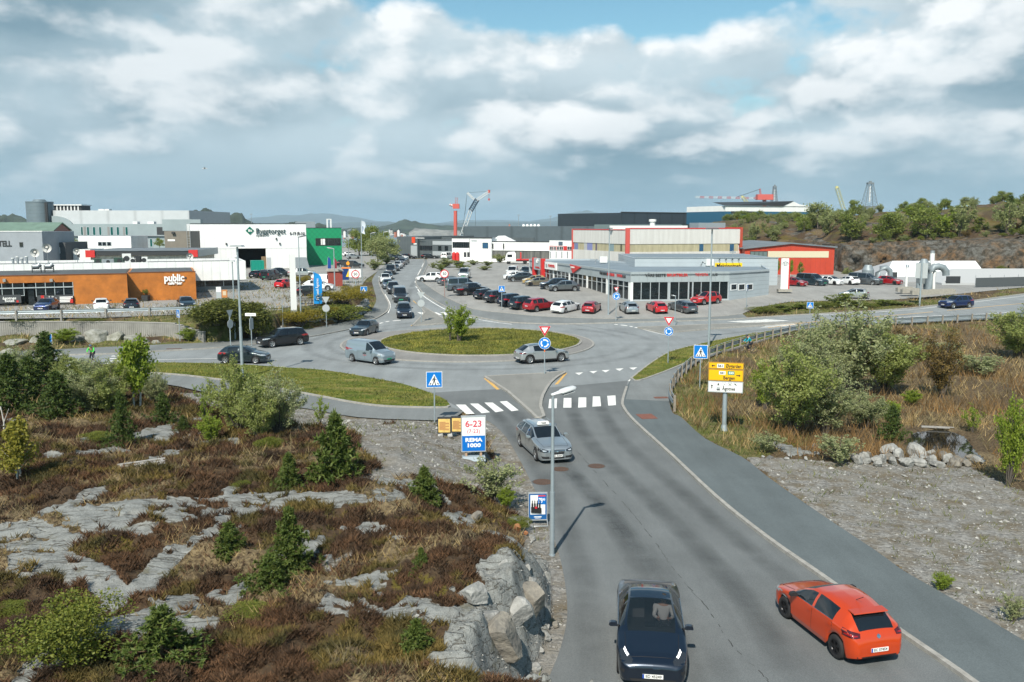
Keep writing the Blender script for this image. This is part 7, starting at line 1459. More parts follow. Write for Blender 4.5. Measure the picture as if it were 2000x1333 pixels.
lamp(1384,680,448,'tall lamp post with a dark head on the right grass verge',(0,0),.12,head=(1.2,.9,.2),m=LHD,cob=False)
lamp(1318,638,578,'short grey post on the east splitter island',(-.4,.1),.06,head=(.5,.2,.1),m=SGR)
for a,b,c,l in ((725,505,456,'first of three pale lamp posts in the trees along the north road'),(750,503,454,'second of three pale lamp posts in the trees along the north road'),(762,504,460,'third of three pale lamp posts in the trees along the north road')): lamp(a,b,c,l,(1.2,.1),.1,z=ZP,head=(1.5,.5,.2))
lamp(654,563,486,'lamp post with an angular head by the red kiosk',(-1.1,.0),.1,z=ZP,head=(1.1,.35,.15),m=SGR); lamp(681,512,450,'pale thin lamp post beyond the green facade',(.6,0),.09,z=ZP,head=(.8,.3,.12))
def flag(px,pb,pt,wd,label,m,z=ZP,lean=.0,txt=None):
    p=G(px,pb,z); h=zat(px,pt,p); t=thing('beach_flag',label,'flag',p,face_cam(p)+R(lean),'feather shaped advertising flags'); n=14; w_=wd/1700*p.y; k=MB(); vs=[]; 
    for i in range(n+1):
        q=i/n; zz=.25+(h-.25)*q; ww=w_*(1.0 if q<.72 else math.sqrt(max(0,1-((q-.72)/.28)**2))*.96+.04); vs+=[(w_*.06*math.sin(q*2),-.04*math.sin(q*5),zz),(w_*.06*math.sin(q*2)+ww,.05*math.sin(q*6),zz)]
    k.add(vs,[(2*i,2*i+1,2*i+3,2*i+2) for i in range(n)],m,True); c_=k.build('cloth',t,False); k=MB(); k.tube([(0,0,0),(0,0,h*.7),(w_*.12,0,h*.95),(w_*.5,0,h*1.01)],.03,SGR,6); k.build('pole',t); k=MB(); k.box(-.4,.4,-.4,.4,0,.06,DARK); k.build('base',t)
    if txt: M=Matrix.Translation((w_*.5,-.08,h*.5))@Matrix.Rotation(-math.pi/2,4,'Y'); text_mesh('lettering',txt,w_*.42,SWH,M,c_,width=h*.62,bold=.004)
flag(613,598,532,16,'bright blue feather flag with white lettering beside the picnic table',mat('flag_blue',(.0,.24,.62),.6),txt='På hotell Ågotnes')
flag(640.5,538,502,6,'dark blue feather flag behind the red kiosk',mat('flag_navy',(.0,.05,.25),.6)); flag(652,540,504,6,'dark red feather flag beside the dark blue one',mat('flag_maroon',(.2,.02,.03),.6))
p=G(574,608,ZP); h=zat(572,497,p); t=thing('white_pylon','tall plain white advertising pylon in the shrub bed','pylon',p,R(20)); k=MB(); k.box(-.32,.32,-.16,.16,-.2,h,PLASTIC); k.build('panel',t); k=MB(); k.box(-.36,.36,-.2,.2,-.1,.12,STEEL); k.build('base',t)
p=G(1532,569,ZP); h=zat(1532,505,p); wd=16.5/1700*p.y; t=thing('dealer_totem','white dealer totem with an oval emblem and a red edge before the red barn','totem sign',p,R(-4)); k=MB(); k.box(-wd/2,wd/2,-.15,.15,.3,h,PLASTIC); b=k.build('panel',t); k=MB(); k.box(wd/2-.16,wd/2+.02,-.18,.18,.3,h+.02,REDP); k.build('red_edge',t); ring_logo(Matrix.Translation((-.05,-.17,h-.75)),.42,SGR,b); k=MB(); k.box(-wd*.8,wd*.8,-.6,.6,-.1,.3,mat('concrete_block',(0,0,0))); k.build('plinth',t)
p=G(657,560,ZP); t=thing('brick_kiosk','small red brick kiosk with a flat grey roof among the shrubs','kiosk',p,LA*.8); k=MB(); k.box(-1.2,1.0,0,2.2,0,2.4,mat('red_brick',(.26,.05,.035),.8,var=.2,vscale=6)); k.build('wall',t); k=MB(); k.prism([(-1.4,2.4),(1.2,2.4),(1.0,2.75),(-1.2,2.75)],-.2,2.4,mat('kiosk_roof',(.33,.31,.28),.8),'y'); k.build('roof',t); k=MB(); k.box(1.001,1.03,.6,1.5,.05,2.0,DARK); k.build('door',t)
p=G(680,553,ZP); t=thing('fuel_price_sign','black sign with an orange flame over blue, orange and yellow panels','advertising sign',p,R(4)); z=lambda q:zat(680,q,p); s=p.y/1700; k=MB(); k.box(-13*s,11*s,-.08,.08,z(519),z(511),DARK); b=k.build('black_board',t); k=MB(); k.prism([(-1.5*s,z(518)),(2.5*s,z(518)),(4*s,z(514.5)),(1*s,z(510)),(-3*s,z(514))],-.13,-.085,mat('flame_orange',(.85,.33,.02),.5),'y'); k.build('flame',b)
k=MB(); k.box(-12*s,1.5*s,-.1,.1,z(547),z(525),mat('panel_navy',(.0,.03,.14),.5)); b=k.build('navy_panel',t); k=MB(); k.prism([(-4*s,z(541)),(1.5*s,z(541)),(1.5*s,z(528))],-.115,-.1005,mat('panel_yellow',(.8,.55,.02),.5),'y'); k.build('yellow_wedge',b); k=MB(); k.box(-12*s,5*s,-.12,.12,z(525),z(522.5),mat('panel_orange',(.75,.22,.03),.5)); k.build('orange_cap',t); k=MB(); k.box(2*s,25*s,-.06,.06,z(542),z(526),PLASTIC); k.build('white_panel',t); k=MB(); k.box(-10*s,-9*s,-.05,.05,-.1,z(519),STEEL); k.box(9*s,10*s,.062,.12,-.1,z(511),STEEL); k.build('leg',t)
p=G(707.5,556,ZP); h=zat(707.5,430,p); t=thing('banner_pole','white banner flag with grey writing on a tall pole above the queue','flag pole',p); pole(t,h,.07,.05); s=p.y/1700; k=MB(); vs=[]; 
for i in range(9): q=i/8; vs+=[(.1,-.02,h-.1-q*24*s),((7.5+1.2*math.sin(q*7))*s,.25*math.sin(q*5),h-.3-q*24*s)]
k.add(vs,[(2*i,2*i+1,2*i+3,2*i+2) for i in range(8)],mat('banner_cloth',(.62,.68,.74),.7),True); c_=k.build('cloth',t,False); k=MB(); k.prism([(2.5*s,h-.5-6*s),(4.5*s,h-.5-6*s),(4.8*s,h-.5-18*s),(2.8*s,h-.5-18*s)],-.12,-.09,mat('banner_grey',(.16,.22,.32),.7),'y'); k.build('print',c_)
p=G(1796,597); h=zat(1796,513,p); t=thing('grey_sign_back','big grey back of a road sign on a pole by the east road','road sign',p,R(-20)); k=MB(); k.tube([(0,0,-.1),(0,0,h)],.11,POLE,10); k.build('pole',t); hb=zat(1796,544,p); k=MB(); k.box(-.75,.75,.13,.17,hb,h-.1,SGR); k.build('plate',t); k=MB(); k.box(-.14,.14,.111,.128,hb+.3,hb+.4,POLE); k.build('clamp',t)
p=G(598,594,ZP); t=thing('picnic_table','dark picnic table with benches below the blue flag','picnic table',p,R(12)); WDD=mat('dark_weathered_wood',(.05,.045,.04),.8); k=MB(); k.box(-.95,.95,-.4,.4,.7,.76,WDD); k.build('tabletop',t)
for s in (-.78,.78): k=MB(); k.box(-.95,.95,s-.13,s+.13,.42,.47,WDD); k.build('seat',t)
for a in (-.7,.7): k=MB(); k.prism([(-.9,0),(-.8,0),(-.28,.7),(-.38,.7)],a-.04,a+.04,WDD,'x'); k.prism([(.9,0),(.8,0),(.28,.7),(.38,.7)],a-.04,a+.04,WDD,'x'); k.box(a-.035,a+.035,-.9,.9,.36,.42,WDD); k.build('leg',t)
p=G(285,588.5,ZP); t=thing('potted_conifer','small clipped shrub in a black square planter before the timber cafe','planter',p); k=MB(); k.prism([(-.35,0),(.35,0),(.42,.75),(-.42,.75)],-.4,.4,DARK,'y'); k.build('pot',t); PLANTER=t
p=G(428,590,ZP); t=thing('charging_post','grey and white charging post with a yellow foot beside the hedge','charging post',p,R(15)); k=MB(); k.box(-.3,.3,-.15,.15,.25,1.25,SGR); k.build('body',t); k=MB(); k.box(-.3,.3,-.17,.17,1.253,1.9,PLASTIC); k.build('screen_head',t); k=MB(); k.box(-.34,.34,-.2,.2,0,.25,mat('yellow_foot',(.7,.5,.02),.6)); k.build('foot',t)
p=G(439,586,ZP); t=thing('parcel_locker','small orange and cream box beside the charging post','box',p,R(15)); k=MB(); k.box(-.35,.35,-.2,.2,.3,1.3,mat('box_orange',(.5,.2,.06),.6)); k.build('case',t); k=MB(); k.box(-.2,.2,-.215,-.201,.6,1.15,mat('box_cream',(.6,.5,.35),.6)); k.build('door',t); k=MB(); k.box(-.06,.06,-.06,.06,0,.299,STEEL); k.build('leg',t)
def barrier(name,label,pts,z,posts,hgt,rails,postm,step,rail_m,group=None,closed=False,gnd=None):
    q=[G(a,b,z) for a,b in pts]; sp=spline([(p.x,p.y) for p in q],4); zg=lambda x,y:(gnd(x,y) if gnd else (z if z is not None else gz(y))); o=(sp[0][0],sp[0][1],zg(*sp[0])); t=thing(name,label,'crash barrier',o,0,group); rel=lambda x,y,h:(x-o[0],y-o[1],zg(x,y)+h-o[2])
    for zc,w_,kind in rails:
        k=MB()
        if kind=='w':
            prof=[(-.02,w_/2),(-.07,w_*.3),(-.02,w_*.1),(-.02,-w_*.1),(-.07,-w_*.3),(-.02,-w_/2)]; vs=[]; 
            for i,(x,y) in enumerate(sp):
                a=Vector(sp[max(i-1,0)]); b=Vector(sp[min(i+1,len(sp)-1)]); d=(b-a).normalized(); nn=Vector((d.y,-d.x)); vs+=[rel(x+nn.x*(u-.06),y+nn.y*(u-.06),zc+v) for u,v in prof]
            m_=len(prof); k.add(vs,[(i*m_+j,i*m_+j+1,(i+1)*m_+j+1,(i+1)*m_+j) for i in range(len(sp)-1) for j in range(m_-1)],rail_m,True); k.build('rail',t,False)
        else: k.tube([rel(x,y,zc) for x,y in sp],w_,rail_m,6); k.build('top_rail',t)
    acc=0; last=None
    for i in range(len(sp)-1):
        a,b=Vector(sp[i]),Vector(sp[i+1]); l=(b-a).length
        if l<1e-6: continue
        while acc<l:
            c_=a+(b-a)*(acc/l); k=MB(); x,y,zz=rel(c_.x,c_.y,0); k.box(x-posts,x+posts,y-posts,y+posts,zz-.2,zz+hgt,postm); k.build('post',t); acc+=step
        acc-=l
    return t
WP=mat('weathered_post',(.24,.21,.17),.85,var=.2,vscale=5); GAL=mat('barrier_steel',(.33,.38,.41),.45,.35,var=.1,vscale=2)
barrier('crash_barrier','curved crash barrier with timber posts and hand rails along the footpath by the willows',[(1317,803),(1310,790),(1309,775),(1318,753),(1338,731),(1365,710),(1400,695),(1440,681),(1500,664),(1560,651),(1640,640),(1762,637),(1900,629.5),(2000,623),(2200,610)],None,.075,1.0,[(.58,.33,'w'),(.95,.025,'t'),(.8,.016,'t')],WP,2.1,GAL)
barrier('crash_barrier','straight crash barrier on concrete posts along the hotel car park',[(-60,628),(0,626),(100,624),(200,621.5),(300,618.5),(400,615),(425,614)],ZP-.05,.09,.95,[(.8,.34,'w')],mat('grey_post',(.26,.25,.23),.8),4.3,GAL)
RW=ribs('grey_timber_wall',(.25,.245,.225),.8,pitch=.22,line=.75,depth=.8,var=.22); pts=spline(W2([(-300,657),(0,655),(200,655),(330,658),(400,664)],.35),6); o=pts[0]; t=tag(bpy.data.objects.new('retaining_wall',None),'low grey timber retaining wall with upright boards below the hotel car park','wall'); COL.objects.link(t); t.location=(o[0],o[1],0); k=MB(); cp=MB()
for i in range(len(pts)-1):
    a,b=Vector(pts[i]),Vector(pts[i+1]); an=math.atan2(b.y-a.y,b.x-a.x); l=(b-a).length; zt=1.72 if a.x<G(350,655)[0] else 1.72-.75*(i-len(pts)+7)/6; M=Matrix.Translation((a.x-o[0],a.y-o[1],0))@Matrix.Rotation(an,4,'Z'); k.box(0,l,-.12,.12,-.3,zt,RW,M); cp.box(0,l,-.16,.16,zt+.003,zt+.08,mat('wall_capping',(.31,.3,.28),.8),M)
k.build('boards',t); cp.build('capping',t)
random.seed(5); FS_=mat('fieldstone',(0,0,0)); 
def stone(k,c,s,m,rnd=random,sq=.55):
    bm=bmesh.new(); bmesh.ops.create_icosphere(bm,subdivisions=3,radius=1); ph=[rnd.uniform(0,6) for _ in range(6)]; pl=[(Vector((rnd.gauss(0,1),rnd.gauss(0,1),rnd.gauss(0,1))).normalized(),rnd.uniform(sq,.86)) for _ in range(15)]
    for v in bm.verts:
        for n_,d in pl:
            e=v.co.dot(n_)-d
            if e>0: v.co-=n_*e
        v.co*=1+.03*math.sin(v.co.x*7+ph[0])*math.sin(v.co.y*7+ph[1])+.025*math.sin(v.co.z*13+ph[2])
    M=Matrix.Translation(c)@Matrix.Rotation(rnd.uniform(0,6),4,'Z')@Matrix.Diagonal((*s,1)); bm.verts.ensure_lookup_table(); k.add([M@v.co for v in bm.verts],[tuple(v.index for v in f.verts) for f in bm.faces],m); bm.free()
t=thing('stone_wall','dry stone wall of big flat blocks below the yellow green shrub bed','wall',G(640,636)); o=t.location.copy(); k=MB(); sp=spline(W2([(556,646),(600,640),(640,633),(680,624),(705,615),(714,604)],None),8)
for i,(x,y) in enumerate(sp):
    for j in range(3): stone(k,Vector((x-o.x+random.uniform(-.1,.1),y-o.y+.25+j*.12,gz(y)-o.z+.22+j*.42)),(random.uniform(.5,.8),.42,random.uniform(.24,.32)),FS_)
k.build('stones',t)
a,b=G(533,655),G(533,605,ZP); t=thing('steps','concrete steps climbing beside the dark hedge to the hotel car park','stairs',a,-math.atan2(b.x-a.x,b.y-a.y)); l=(Vector((b.x,b.y))-Vector((a.x,a.y))).length; k=MB(); n=12
for i in range(n): k.box(-1.0,1.0,.6+i*(l-.6)/n,.6+(i+1)*(l-.6)/n-.002,-.3,(i+1)*(ZP-a.z+.02)/n,mat('step_concrete',(.3,.295,.27),.85,var=.15,vscale=3))
k.build('treads',t); k=MB(); k.tube([(1.08,.5,1.0),(1.08,l,ZP-a.z+1.0),(1.08,l+.8,ZP-a.z+1.0)],.03,STEEL,6); k.build('handrail',t)
for i in range(5): k=MB(); q=i/4; k.tube([(1.08,.6+q*(l-.7),q*(ZP-a.z)),(1.08,.6+q*(l-.7),q*(ZP-a.z)+1.0)],.025,STEEL,6); k.build('rail_post',t)
for i,a in enumerate((886.5,893.5)): p=G(a,511,ZP); t=thing('gas_tank','%s red upright gas tank before the white office'%('left' if i==0 else 'right'),'gas tank',p,0,'red gas tanks'); h=zat(a,493,p); k=MB(); k.cyl((0,0),.5,.2,h-.3,REDP,14); k.cyl((0,0),.5,h-.3,h,REDP,14,.2); k.build('tank',t); k=MB(); k.cyl((0,0),.42,0,.2,DARK,12); k.build('foot',t)
p=G(998,516,ZP); t=thing('lorry','white lorry cab pulling a red flatbed trailer by the white office','lorry',p,R(90)); h=zat(998,492,p)
k=MB(); k.prism([(-1.2,.7),(1.35,.7),(1.4,1.6),(1.15,2.5),(.7,h-.1),(-.9,h),(-1.2,h-.4)],-1.2,1.2,WHITE,'x'); k.build('cab',t); M=None
k=MB(); k.prism([(1.345,1.75),(1.44,1.62),(1.19,2.48),(1.1,2.5)],-1.08,1.08,GLASS,'x'); k.build('windscreen',t)
for s in (-1,1): k=MB(); k.box(s*1.2-.02 if s>0 else s*1.2-.03,s*1.2+.03 if s>0 else s*1.2+.02,-.3,.9,1.75,2.4,GLASS); k.build('side_window',t)
k=MB(); k.box(-1.0,1.0,-16,-1.3,.95,1.25,REDP); k.build('flatbed',t); k=MB(); k.box(-.5,.5,-15.5,1.0,.6,.94,DARK); k.build('chassis',t); k=MB(); k.box(-1.1,1.1,-2.6,-2.3,1.25,2.9,REDP); k.build('headboard',t)
for y_ in (.6,-3.5,-12,-13.3,-14.6):
    for s in (-1,1): k=MB(); k.tube([(s*.85,y_,.5),(s*1.18,y_,.5)],.5,TYRE,16); k.build('wheel',t)
p=TG(277,920); t=thing('broken_pallet','weathered grey pallet lying in the heather','pallet',p+Vector((0,0,.12)),R(22)); GW=mat('grey_weathered_wood',(.3,.29,.27),.9,var=.25,vscale=5); k=MB(); t.rotation_euler=(R(4),R(-3),R(22))
for i in range(4): k.box(-.95,.95,-.55+i*.34,-.40+i*.34,.1,.13,GW)
k.build('boards',t); k=MB(); [k.box(a-.06,a+.06,-.55,.62,0,.099,GW) for a in (-.8,0,.8)]; k.build('bearers',t)
p=TG(893,957); t=thing('open_box_frame','empty weathered timber frame lying on the gravel','timber frame',p+Vector((0,0,.06)),R(-14)); k=MB(); k.box(-.8,.8,-.55,-.47,0,.06,GW); k.box(-.8,.8,.47,.55,0,.06,GW); k.box(-.8,-.72,-.47,.47,0,.06,GW); k.box(.72,.8,-.47,.47,0,.06,GW); k.build('frame_boards',t)
p=TG(1830,840); t=thing('drift_planks','pale planks lying at the edge of the dark pool','planks',(p.x,p.y,-.70),R(-12)); t.scale=(.6,.6,.6); k=MB(); k.box(-1.5,1.6,-.09,.09,0,.07,GW); k.build('plank',t); k=MB(); k.box(-1.6,1.1,-.45,-.28,-.02,.05,GW); k.build('plank',t)
PW=mat('pool_water',(.01,.012,.012),.04,0,spec=.6); sheet('pool',PONDC,.0,PW,-.82)
def bike(t,m):
    for y_ in (-.52,.52): k=MB(); k.tube([(0,y_+.33*math.cos(a*math.pi/10),.34+.33*math.sin(a*math.pi/10)) for a in range(21)],.02,TYRE,6,cap=False); [k.tube([(0,y_,.34),(0,y_+.31*math.cos(a),.34+.31*math.sin(a))],.004,STEEL,3) for a in np.arange(0,6.2,.52)]; k.build('wheel',t)
    k=MB(); 
    for a,b in (((0,-.52,.34),(0,-.15,.32)),((0,-.15,.32),(0,-.28,.82)),((0,-.52,.34),(0,-.26,.75)),((0,-.26,.75),(0,.36,.8)),((0,-.15,.32),(0,.38,.72)),((0,.52,.34),(0,.36,.92))): k.tube([a,b],.018,m,6)
    k.build('bicycle_frame',t); k=MB(); k.tube([(-.24,.4,.98),(0,.36,.95),(.24,.4,.98)],.014,INK,6); k.build('handlebar',t); k=MB(); k.box(-.07,.07,-.42,-.18,.85,.9,INK); k.build('saddle',t)
ride=dict(pelvis=(0,-.26,.95),waist=(0,-.17,1.1),chest=(0,-.02,1.3),neck=(0,.09,1.46),head=(0,.16,1.55),crown=(0,.17,1.64),shL=(-.19,.0,1.38),elL=(-.26,.19,1.18),wrL=(-.22,.36,1.04),haL=(-.21,.41,1.01),shR=(.19,0,1.38),elR=(.26,.19,1.18),wrR=(.22,.36,1.04),haR=(.21,.41,1.01),hiL=(-.10,-.22,.93),knL=(-.12,.12,.72),anL=(-.12,-.10,.36),toL=(-.12,.05,.3),hiR=(.1,-.22,.93),knR=(.12,.06,.55),anR=(.12,-.20,.16),toR=(.12,-.05,.12))
for px,pb,hd,m,hl,l,l2 in ((1461,692,-100,mat('turquoise_jacket',(.0,.33,.42),.7),mat('dark_helmet',(.03,.03,.04),.4),'cyclist in a turquoise jacket bent over on the footpath behind the barrier','bicycle under the cyclist in turquoise'),(180,712,172,mat('green_vest',(.05,.55,.06),.6),mat('blue_helmet',(.04,.09,.16),.4),'cyclist in a bright green vest crossing behind the birch','bicycle under the cyclist in bright green')):
    p=G(px,pb); z=.11 if px>1000 else .02; t=thing('bicycle',l2,'bicycle',(p.x,p.y,z),-R(hd),'bicycles being ridden'); bike(t,mat('bike_frame_dark',(.03,.03,.035),.4)); person('person',l,ride,m,MATS['dark_hair'],(p.x,p.y,z),-R(hd),'cyclists',hl)
# ================================================================== hill, sea, far shore
def hill_height(x,y):
    a=1000+1700*x/np.maximum(y,1)                       # column it is seen in
    foot=np.interp(a,[1280,1330,1450,1600,1640,1800,2000,2300],[300,262,215,200,178,168,158,150])
    top=np.interp(a,[1280,1330,1400,1450,1600,1700,1800,1900,2000,2300],[3,10.5,12.3,13,13.6,14.4,15.2,16.2,17.2,20])
    s=y-foot+7*(fbm(x/7,y/9,3)-.5)
    cl=np.interp(a,[1300,1450,1600,1640,2300],[.35,.35,.5,.5,.46])   # share of the height taken by the rock face
    z=ZP-1+(top-ZP+1)*(cl*sstep(0,6.5,s)+(1-cl)*sstep(4,50,s))
    led=np.floor(z/1.5+fbm(x/3,y/3,2)*1.2)*1.5; k=sstep(-1,2,s)*(1-sstep(8,16,s))*.3
    z=z*(1-k)+led*k
    z+=sstep(2,14,s)*(2.2*(fbm(x/11,y/11+4,4)-.5)+.8*(fbm(x/2.5,y/2.5,3)-.5))
    z-=sstep(118,200,s)*30
    return z,s
HILLM=None
def hill():
    na,ns=460,210; A=np.linspace(1270,2330,na); aa,ss=np.meshgrid(A,np.concatenate([np.linspace(-4,22,130),np.linspace(22.6,170,80)]))
    foot=np.interp(aa,[1280,1330,1450,1600,1640,1800,2000,2300],[300,262,215,200,178,168,158,150]); Y=foot+ss; X=(aa-1000)/1700*Y
    z,s=hill_height(X,Y)
    f=sstep(-1,1,s)*(1-sstep(8,13,s)); Y=Y-f*(2.6*(fbm(X/2.6,z/1.7,4)-.5)+1.4*(fbm(X/1.1+7,z/.6,3)-.5)+1.2*np.floor(3*fbm(X/3.1,z/4.0+3,2)))
    n=aa.shape[1]; idx=np.arange(aa.size).reshape(aa.shape); fc=np.stack([idx[:-1,:-1],idx[:-1,1:],idx[1:,1:],idx[1:,:-1]],-1).reshape(-1,4)
    o=np_mesh('hill',np.stack([X.ravel(),Y.ravel(),z.ravel()],1),fc,ground_mat(True),True); S_=s.ravel(); Xr,Zr,Yr=X.ravel(),z.ravel(),Y.ravel()
    rock=np.clip(sstep(-1.5,0,S_)*(1-sstep(8,14,S_))*1.1-.15*sstep(.5,.7,fbm(Xr/3,Zr/2,3)),0,1); rock=np.maximum(rock,sstep(.58,.66,fbm(Xr/5,Yr/5+3,4))*sstep(5,12,S_))
    green=np.clip(sstep(24,50,S_)*.25+sstep(.52,.62,fbm(Xr/4,Yr/4,3))*.3,0,1)*(1-rock); dry=.6*sstep(.5,.65,fbm(Xr/3+5,Yr/3,3)); moss=.6*sstep(.6,.68,fbm(Xr/2.2,Zr/1.2+8,3))
    for nm,ch in (('soil',(rock,green,0*rock)),('cover',(dry,moss,0*rock))):
        at=o.data.color_attributes.new(nm,'FLOAT_COLOR','POINT'); at.data.foreach_set('color',np.stack([*ch,np.ones(len(rock))],1).astype(np.float32).ravel())
    return structure(o)
HILL=hill()
def HZ(x,y): return float(hill_height(np.array([float(x)]),np.array([float(y)]))[0][0])
SEA=mat('sea_water',(.02,.05,.07),.18,0,spec=.6,bump=.25,bscale=.15,coord='World')
k=MB(); k.add([(-26000,436,-14),(26000,436,-14),(26000,26000,-14),(-26000,26000,-14)],[(0,1,2,3)],SEA); structure(k.build('sea',fix=False))
def ridge(name,y,prof,depth,m,seed,rough=.12,base=-16,nz=14,step=3.0):
    """range of hills at distance y; prof gives (column,row) of its skyline"""
    xs=[p[0] for p in prof]; a=np.arange(xs[0],xs[-1]+.1,step); rows=np.interp(a,xs,[p[1] for p in prof]); V=[]; nx=len(a)
    for j in range(nz+1):
        t=j/nz
        for i in range(nx):
            yy=y+depth*t; zt=H+(YH-rows[i])/1715*y; u=(a[i]-1000)/1700*yy
            n=float(fbm(np.array([u/(y*.02)+seed]),np.array([yy/(y*.02)+seed]),5)[0])-.5
            prof_=math.sin(min(1,t*1.0)*math.pi/2)**.8 if t<=1 else 1
            V.append((u,yy,base+(zt-base)*prof_*(1+n*rough*2)))

    for i in range(nx): V.append((V[nz*nx+i][0],y+depth*1.6,base))
    fs=[(j*nx+i,j*nx+i+1,(j+1)*nx+i+1,(j+1)*nx+i) for j in range(nz+1) for i in range(nx-1)]
    return structure(np_mesh(name,np.array(V),np.array(fs),m,True))
MTN=mat('mountain_moor',(.055,.07,.055),.95,var=.5,vscale=.004,coord='World'); WOOD=mat('wooded_shore',(.035,.05,.03),.95,var=.6,vscale=.02,coord='World',bump=1.0,bscale=.08); QUARRY=mat('bare_rock_slope',(.2,.2,.185),.95,var=.5,vscale=.03,coord='World')
ridge('distant_mountains',11000,[(380,446),(440,438),(500,424),(560,418),(600,417),(650,416),(690,422),(740,432),(800,437),(850,436),(905,430),(960,429),(1000,430),(1030,432),(1080,424),(1105,415),(1130,410),(1145,409),(1165,413),(1180,421),(1210,424),(1260,424),(1330,434),(1420,446)],1800,MTN,3,.16)
ridge('distant_mountains',7500,[(560,446),(640,436),(700,434),(760,433),(800,438),(880,437),(950,432),(1010,434),(1060,433),(1120,430),(1190,432),(1260,433),(1340,445)],1200,MTN,8,.14)
ridge('wooded_island',2300,[(640,452),(690,447),(740,446),(770,437),(782,431),(795,430),(810,432),(826,436),(860,440),(905,446),(960,452)],380,WOOD,5,.25)
ridge('wooded_shore',1500,[(-200,432),(-60,424),(20,416),(50,420),(70,428),(110,440)],200,WOOD,11,.35,step=1.5)
ridge('wooded_shore',1300,[(355,440),(372,416),(400,414),(420,415),(450,420),(478,422),(484,432),(520,437),(600,438),(640,444)],160,WOOD,14,.4,step=1.5)
ridge('bare_rock_slope',2150,[(800,455),(812,447),(830,446),(870,449),(900,453)],80,QUARRY,4,.3)
random.seed(12)
for i in range(22):
    px=random.choice([random.uniform(650,700),random.uniform(760,800),random.uniform(955,1200)]); y=1250 if px<900 else 2280; row=random.uniform(447,463) if px<900 else random.uniform(437,440); p=P(px,row,y-30)
    s=random.uniform(3,5)*(.8 if px<900 else 1.3); k=MB(); wl=mat('far_house_wall_%d'%(i%3),[(.7,.7,.68),(.5,.5,.47),(.42,.16,.1)][i%3],.7); t=thing('far_house','tiny gabled house on the far shore between the trees','house',(p.x,p.y,max(p.z-2,-14)),random.uniform(0,3),'houses on the far shore')
    k.box(-s*.6,s*.6,-s*.4,s*.4,-6,s*.5,wl); k.prism([(-s*.4,s*.5),(s*.4,s*.5),(0,s*.85)],-s*.6,s*.6,wl,'x'); k.build('wall',t); k=MB(); k.prism([(-s*.48,s*.44),(0,s*.9),(s*.48,s*.44),(s*.48,s*.52),(0,s*.98),(-s*.48,s*.52)],-s*.65,s*.65,DARK,'x'); k.build('roof',t)
CR=mat('crane_red',(.55,.1,.075),.5); CW=mat('crane_white',(.66,.68,.68),.5); CB=mat('crane_dark_blue',(.03,.06,.1),.5); CYE=mat('crane_yellow',(.6,.55,.22),.5)
def lattice(k,p,q,w_,n,m,r=None):
    p,q=Vector(p),Vector(q); d=(q-p).normalized(); a=d.cross(Vector((0,1,0))).normalized()*w_/2; b=d.cross(a).normalized()*w_/2; r=r or w_*.055
    cs=[a+b,a-b,-a-b,b-a]
    for c in cs: k.tube([p+c,q+c],r,m,4)
    for i in range(n):
        s,e=p+(q-p)*(i/n),p+(q-p)*((i+1)/n)
        for j in range(4): k.tube([s+cs[j],e+cs[(j+1)%4]],r*.6,m,4,cap=False)
yc=520
t=thing('pedestal_crane','red slim harbour crane with a stub jib beside the tall white crane','crane',P(887,462,yc)); o_=Vector(t.location); rel=lambda a,b,y=yc:P(a,b,y)-o_
k=MB(); k.tube([rel(889.5,470),rel(889.5,412)],1.1,CR,10); k.build('tower',t); k=MB(); k.tube([rel(887,470),rel(887.3,416)],.35,CR,6); k.build('ladder_shaft',t); k=MB(); p=rel(892,404); k.box(p.x-2.2,p.x+1.6,-2,2,p.z-1.2,p.z+1.6,CR); k.build('cab',t); k=MB(); lattice(k,rel(891.5,402),rel(891.8,386),1.2,4,CR); k.build('mast',t); k=MB(); a,b=rel(888,404),rel(878,400); k.tube([a,b],.75,CW,6); k.build('jib',t)
for i in range(3): k=MB(); p=a+(b-a)*(i*.3+.15); k.tube([p,p+(b-a)*.12],.8,CR,6); k.build('jib_stripe',t)
t=thing('mobile_crane','tall luffing crane with white lower boom, dark upper boom and white fly jib','crane',P(898,462,yc)); o_=Vector(t.location)
k=MB(); lattice(k,rel(900,466),rel(921,408),1.9,8,CW,.2); k.build('lower_boom',t); k=MB(); lattice(k,rel(919,412),rel(932,390),2.2,6,CB,.28); k.build('upper_boom',t); k=MB(); lattice(k,rel(930,392),rel(955,375.5),1.3,7,CW,.15); k.build('fly_jib',t); k=MB(); lattice(k,rel(926,390),rel(912.5,377),.9,4,CW,.2); k.build('back_mast',t); k=MB()
for a,b in ((rel(912.5,377),rel(954,374)),(rel(912.5,377),rel(908,420)),(rel(912.5,377),rel(905,440)),(rel(928,395),rel(929,455))): k.tube([a,b],.07,DARK,4)
k.build('pendant_ropes',t); k=MB(); a=rel(955,376); k.tube([a,a+Vector((0,0,-3.6))],.09,DARK,4); k.cyl((a.x,a.y),.55,a.z-4.8,a.z-3.6,CR,8); k.build('hook_block',t); k=MB(); a=rel(955,374.5); k.cyl((a.x,a.y),.7,a.z-.9,a.z+.9,CR,8); k.build('jib_head',t)
yc=900; rel=lambda a,b:P(a,b,900)-o_
t=thing('jib_crane','red harbour crane with a long red and white banded jib lying level on the skyline','crane',P(1500,415,yc)); o_=Vector(t.location); a,b=rel(1480,387.5),rel(1358,385.5); k=MB()
for i in range(14): 
    k=MB(); p,q=a+(b-a)*(i/14),a+(b-a)*((i+.98)/14); lattice(k,p,q,1.5,2,CW if i%2 else CR,.16); k.build('jib_section',t)
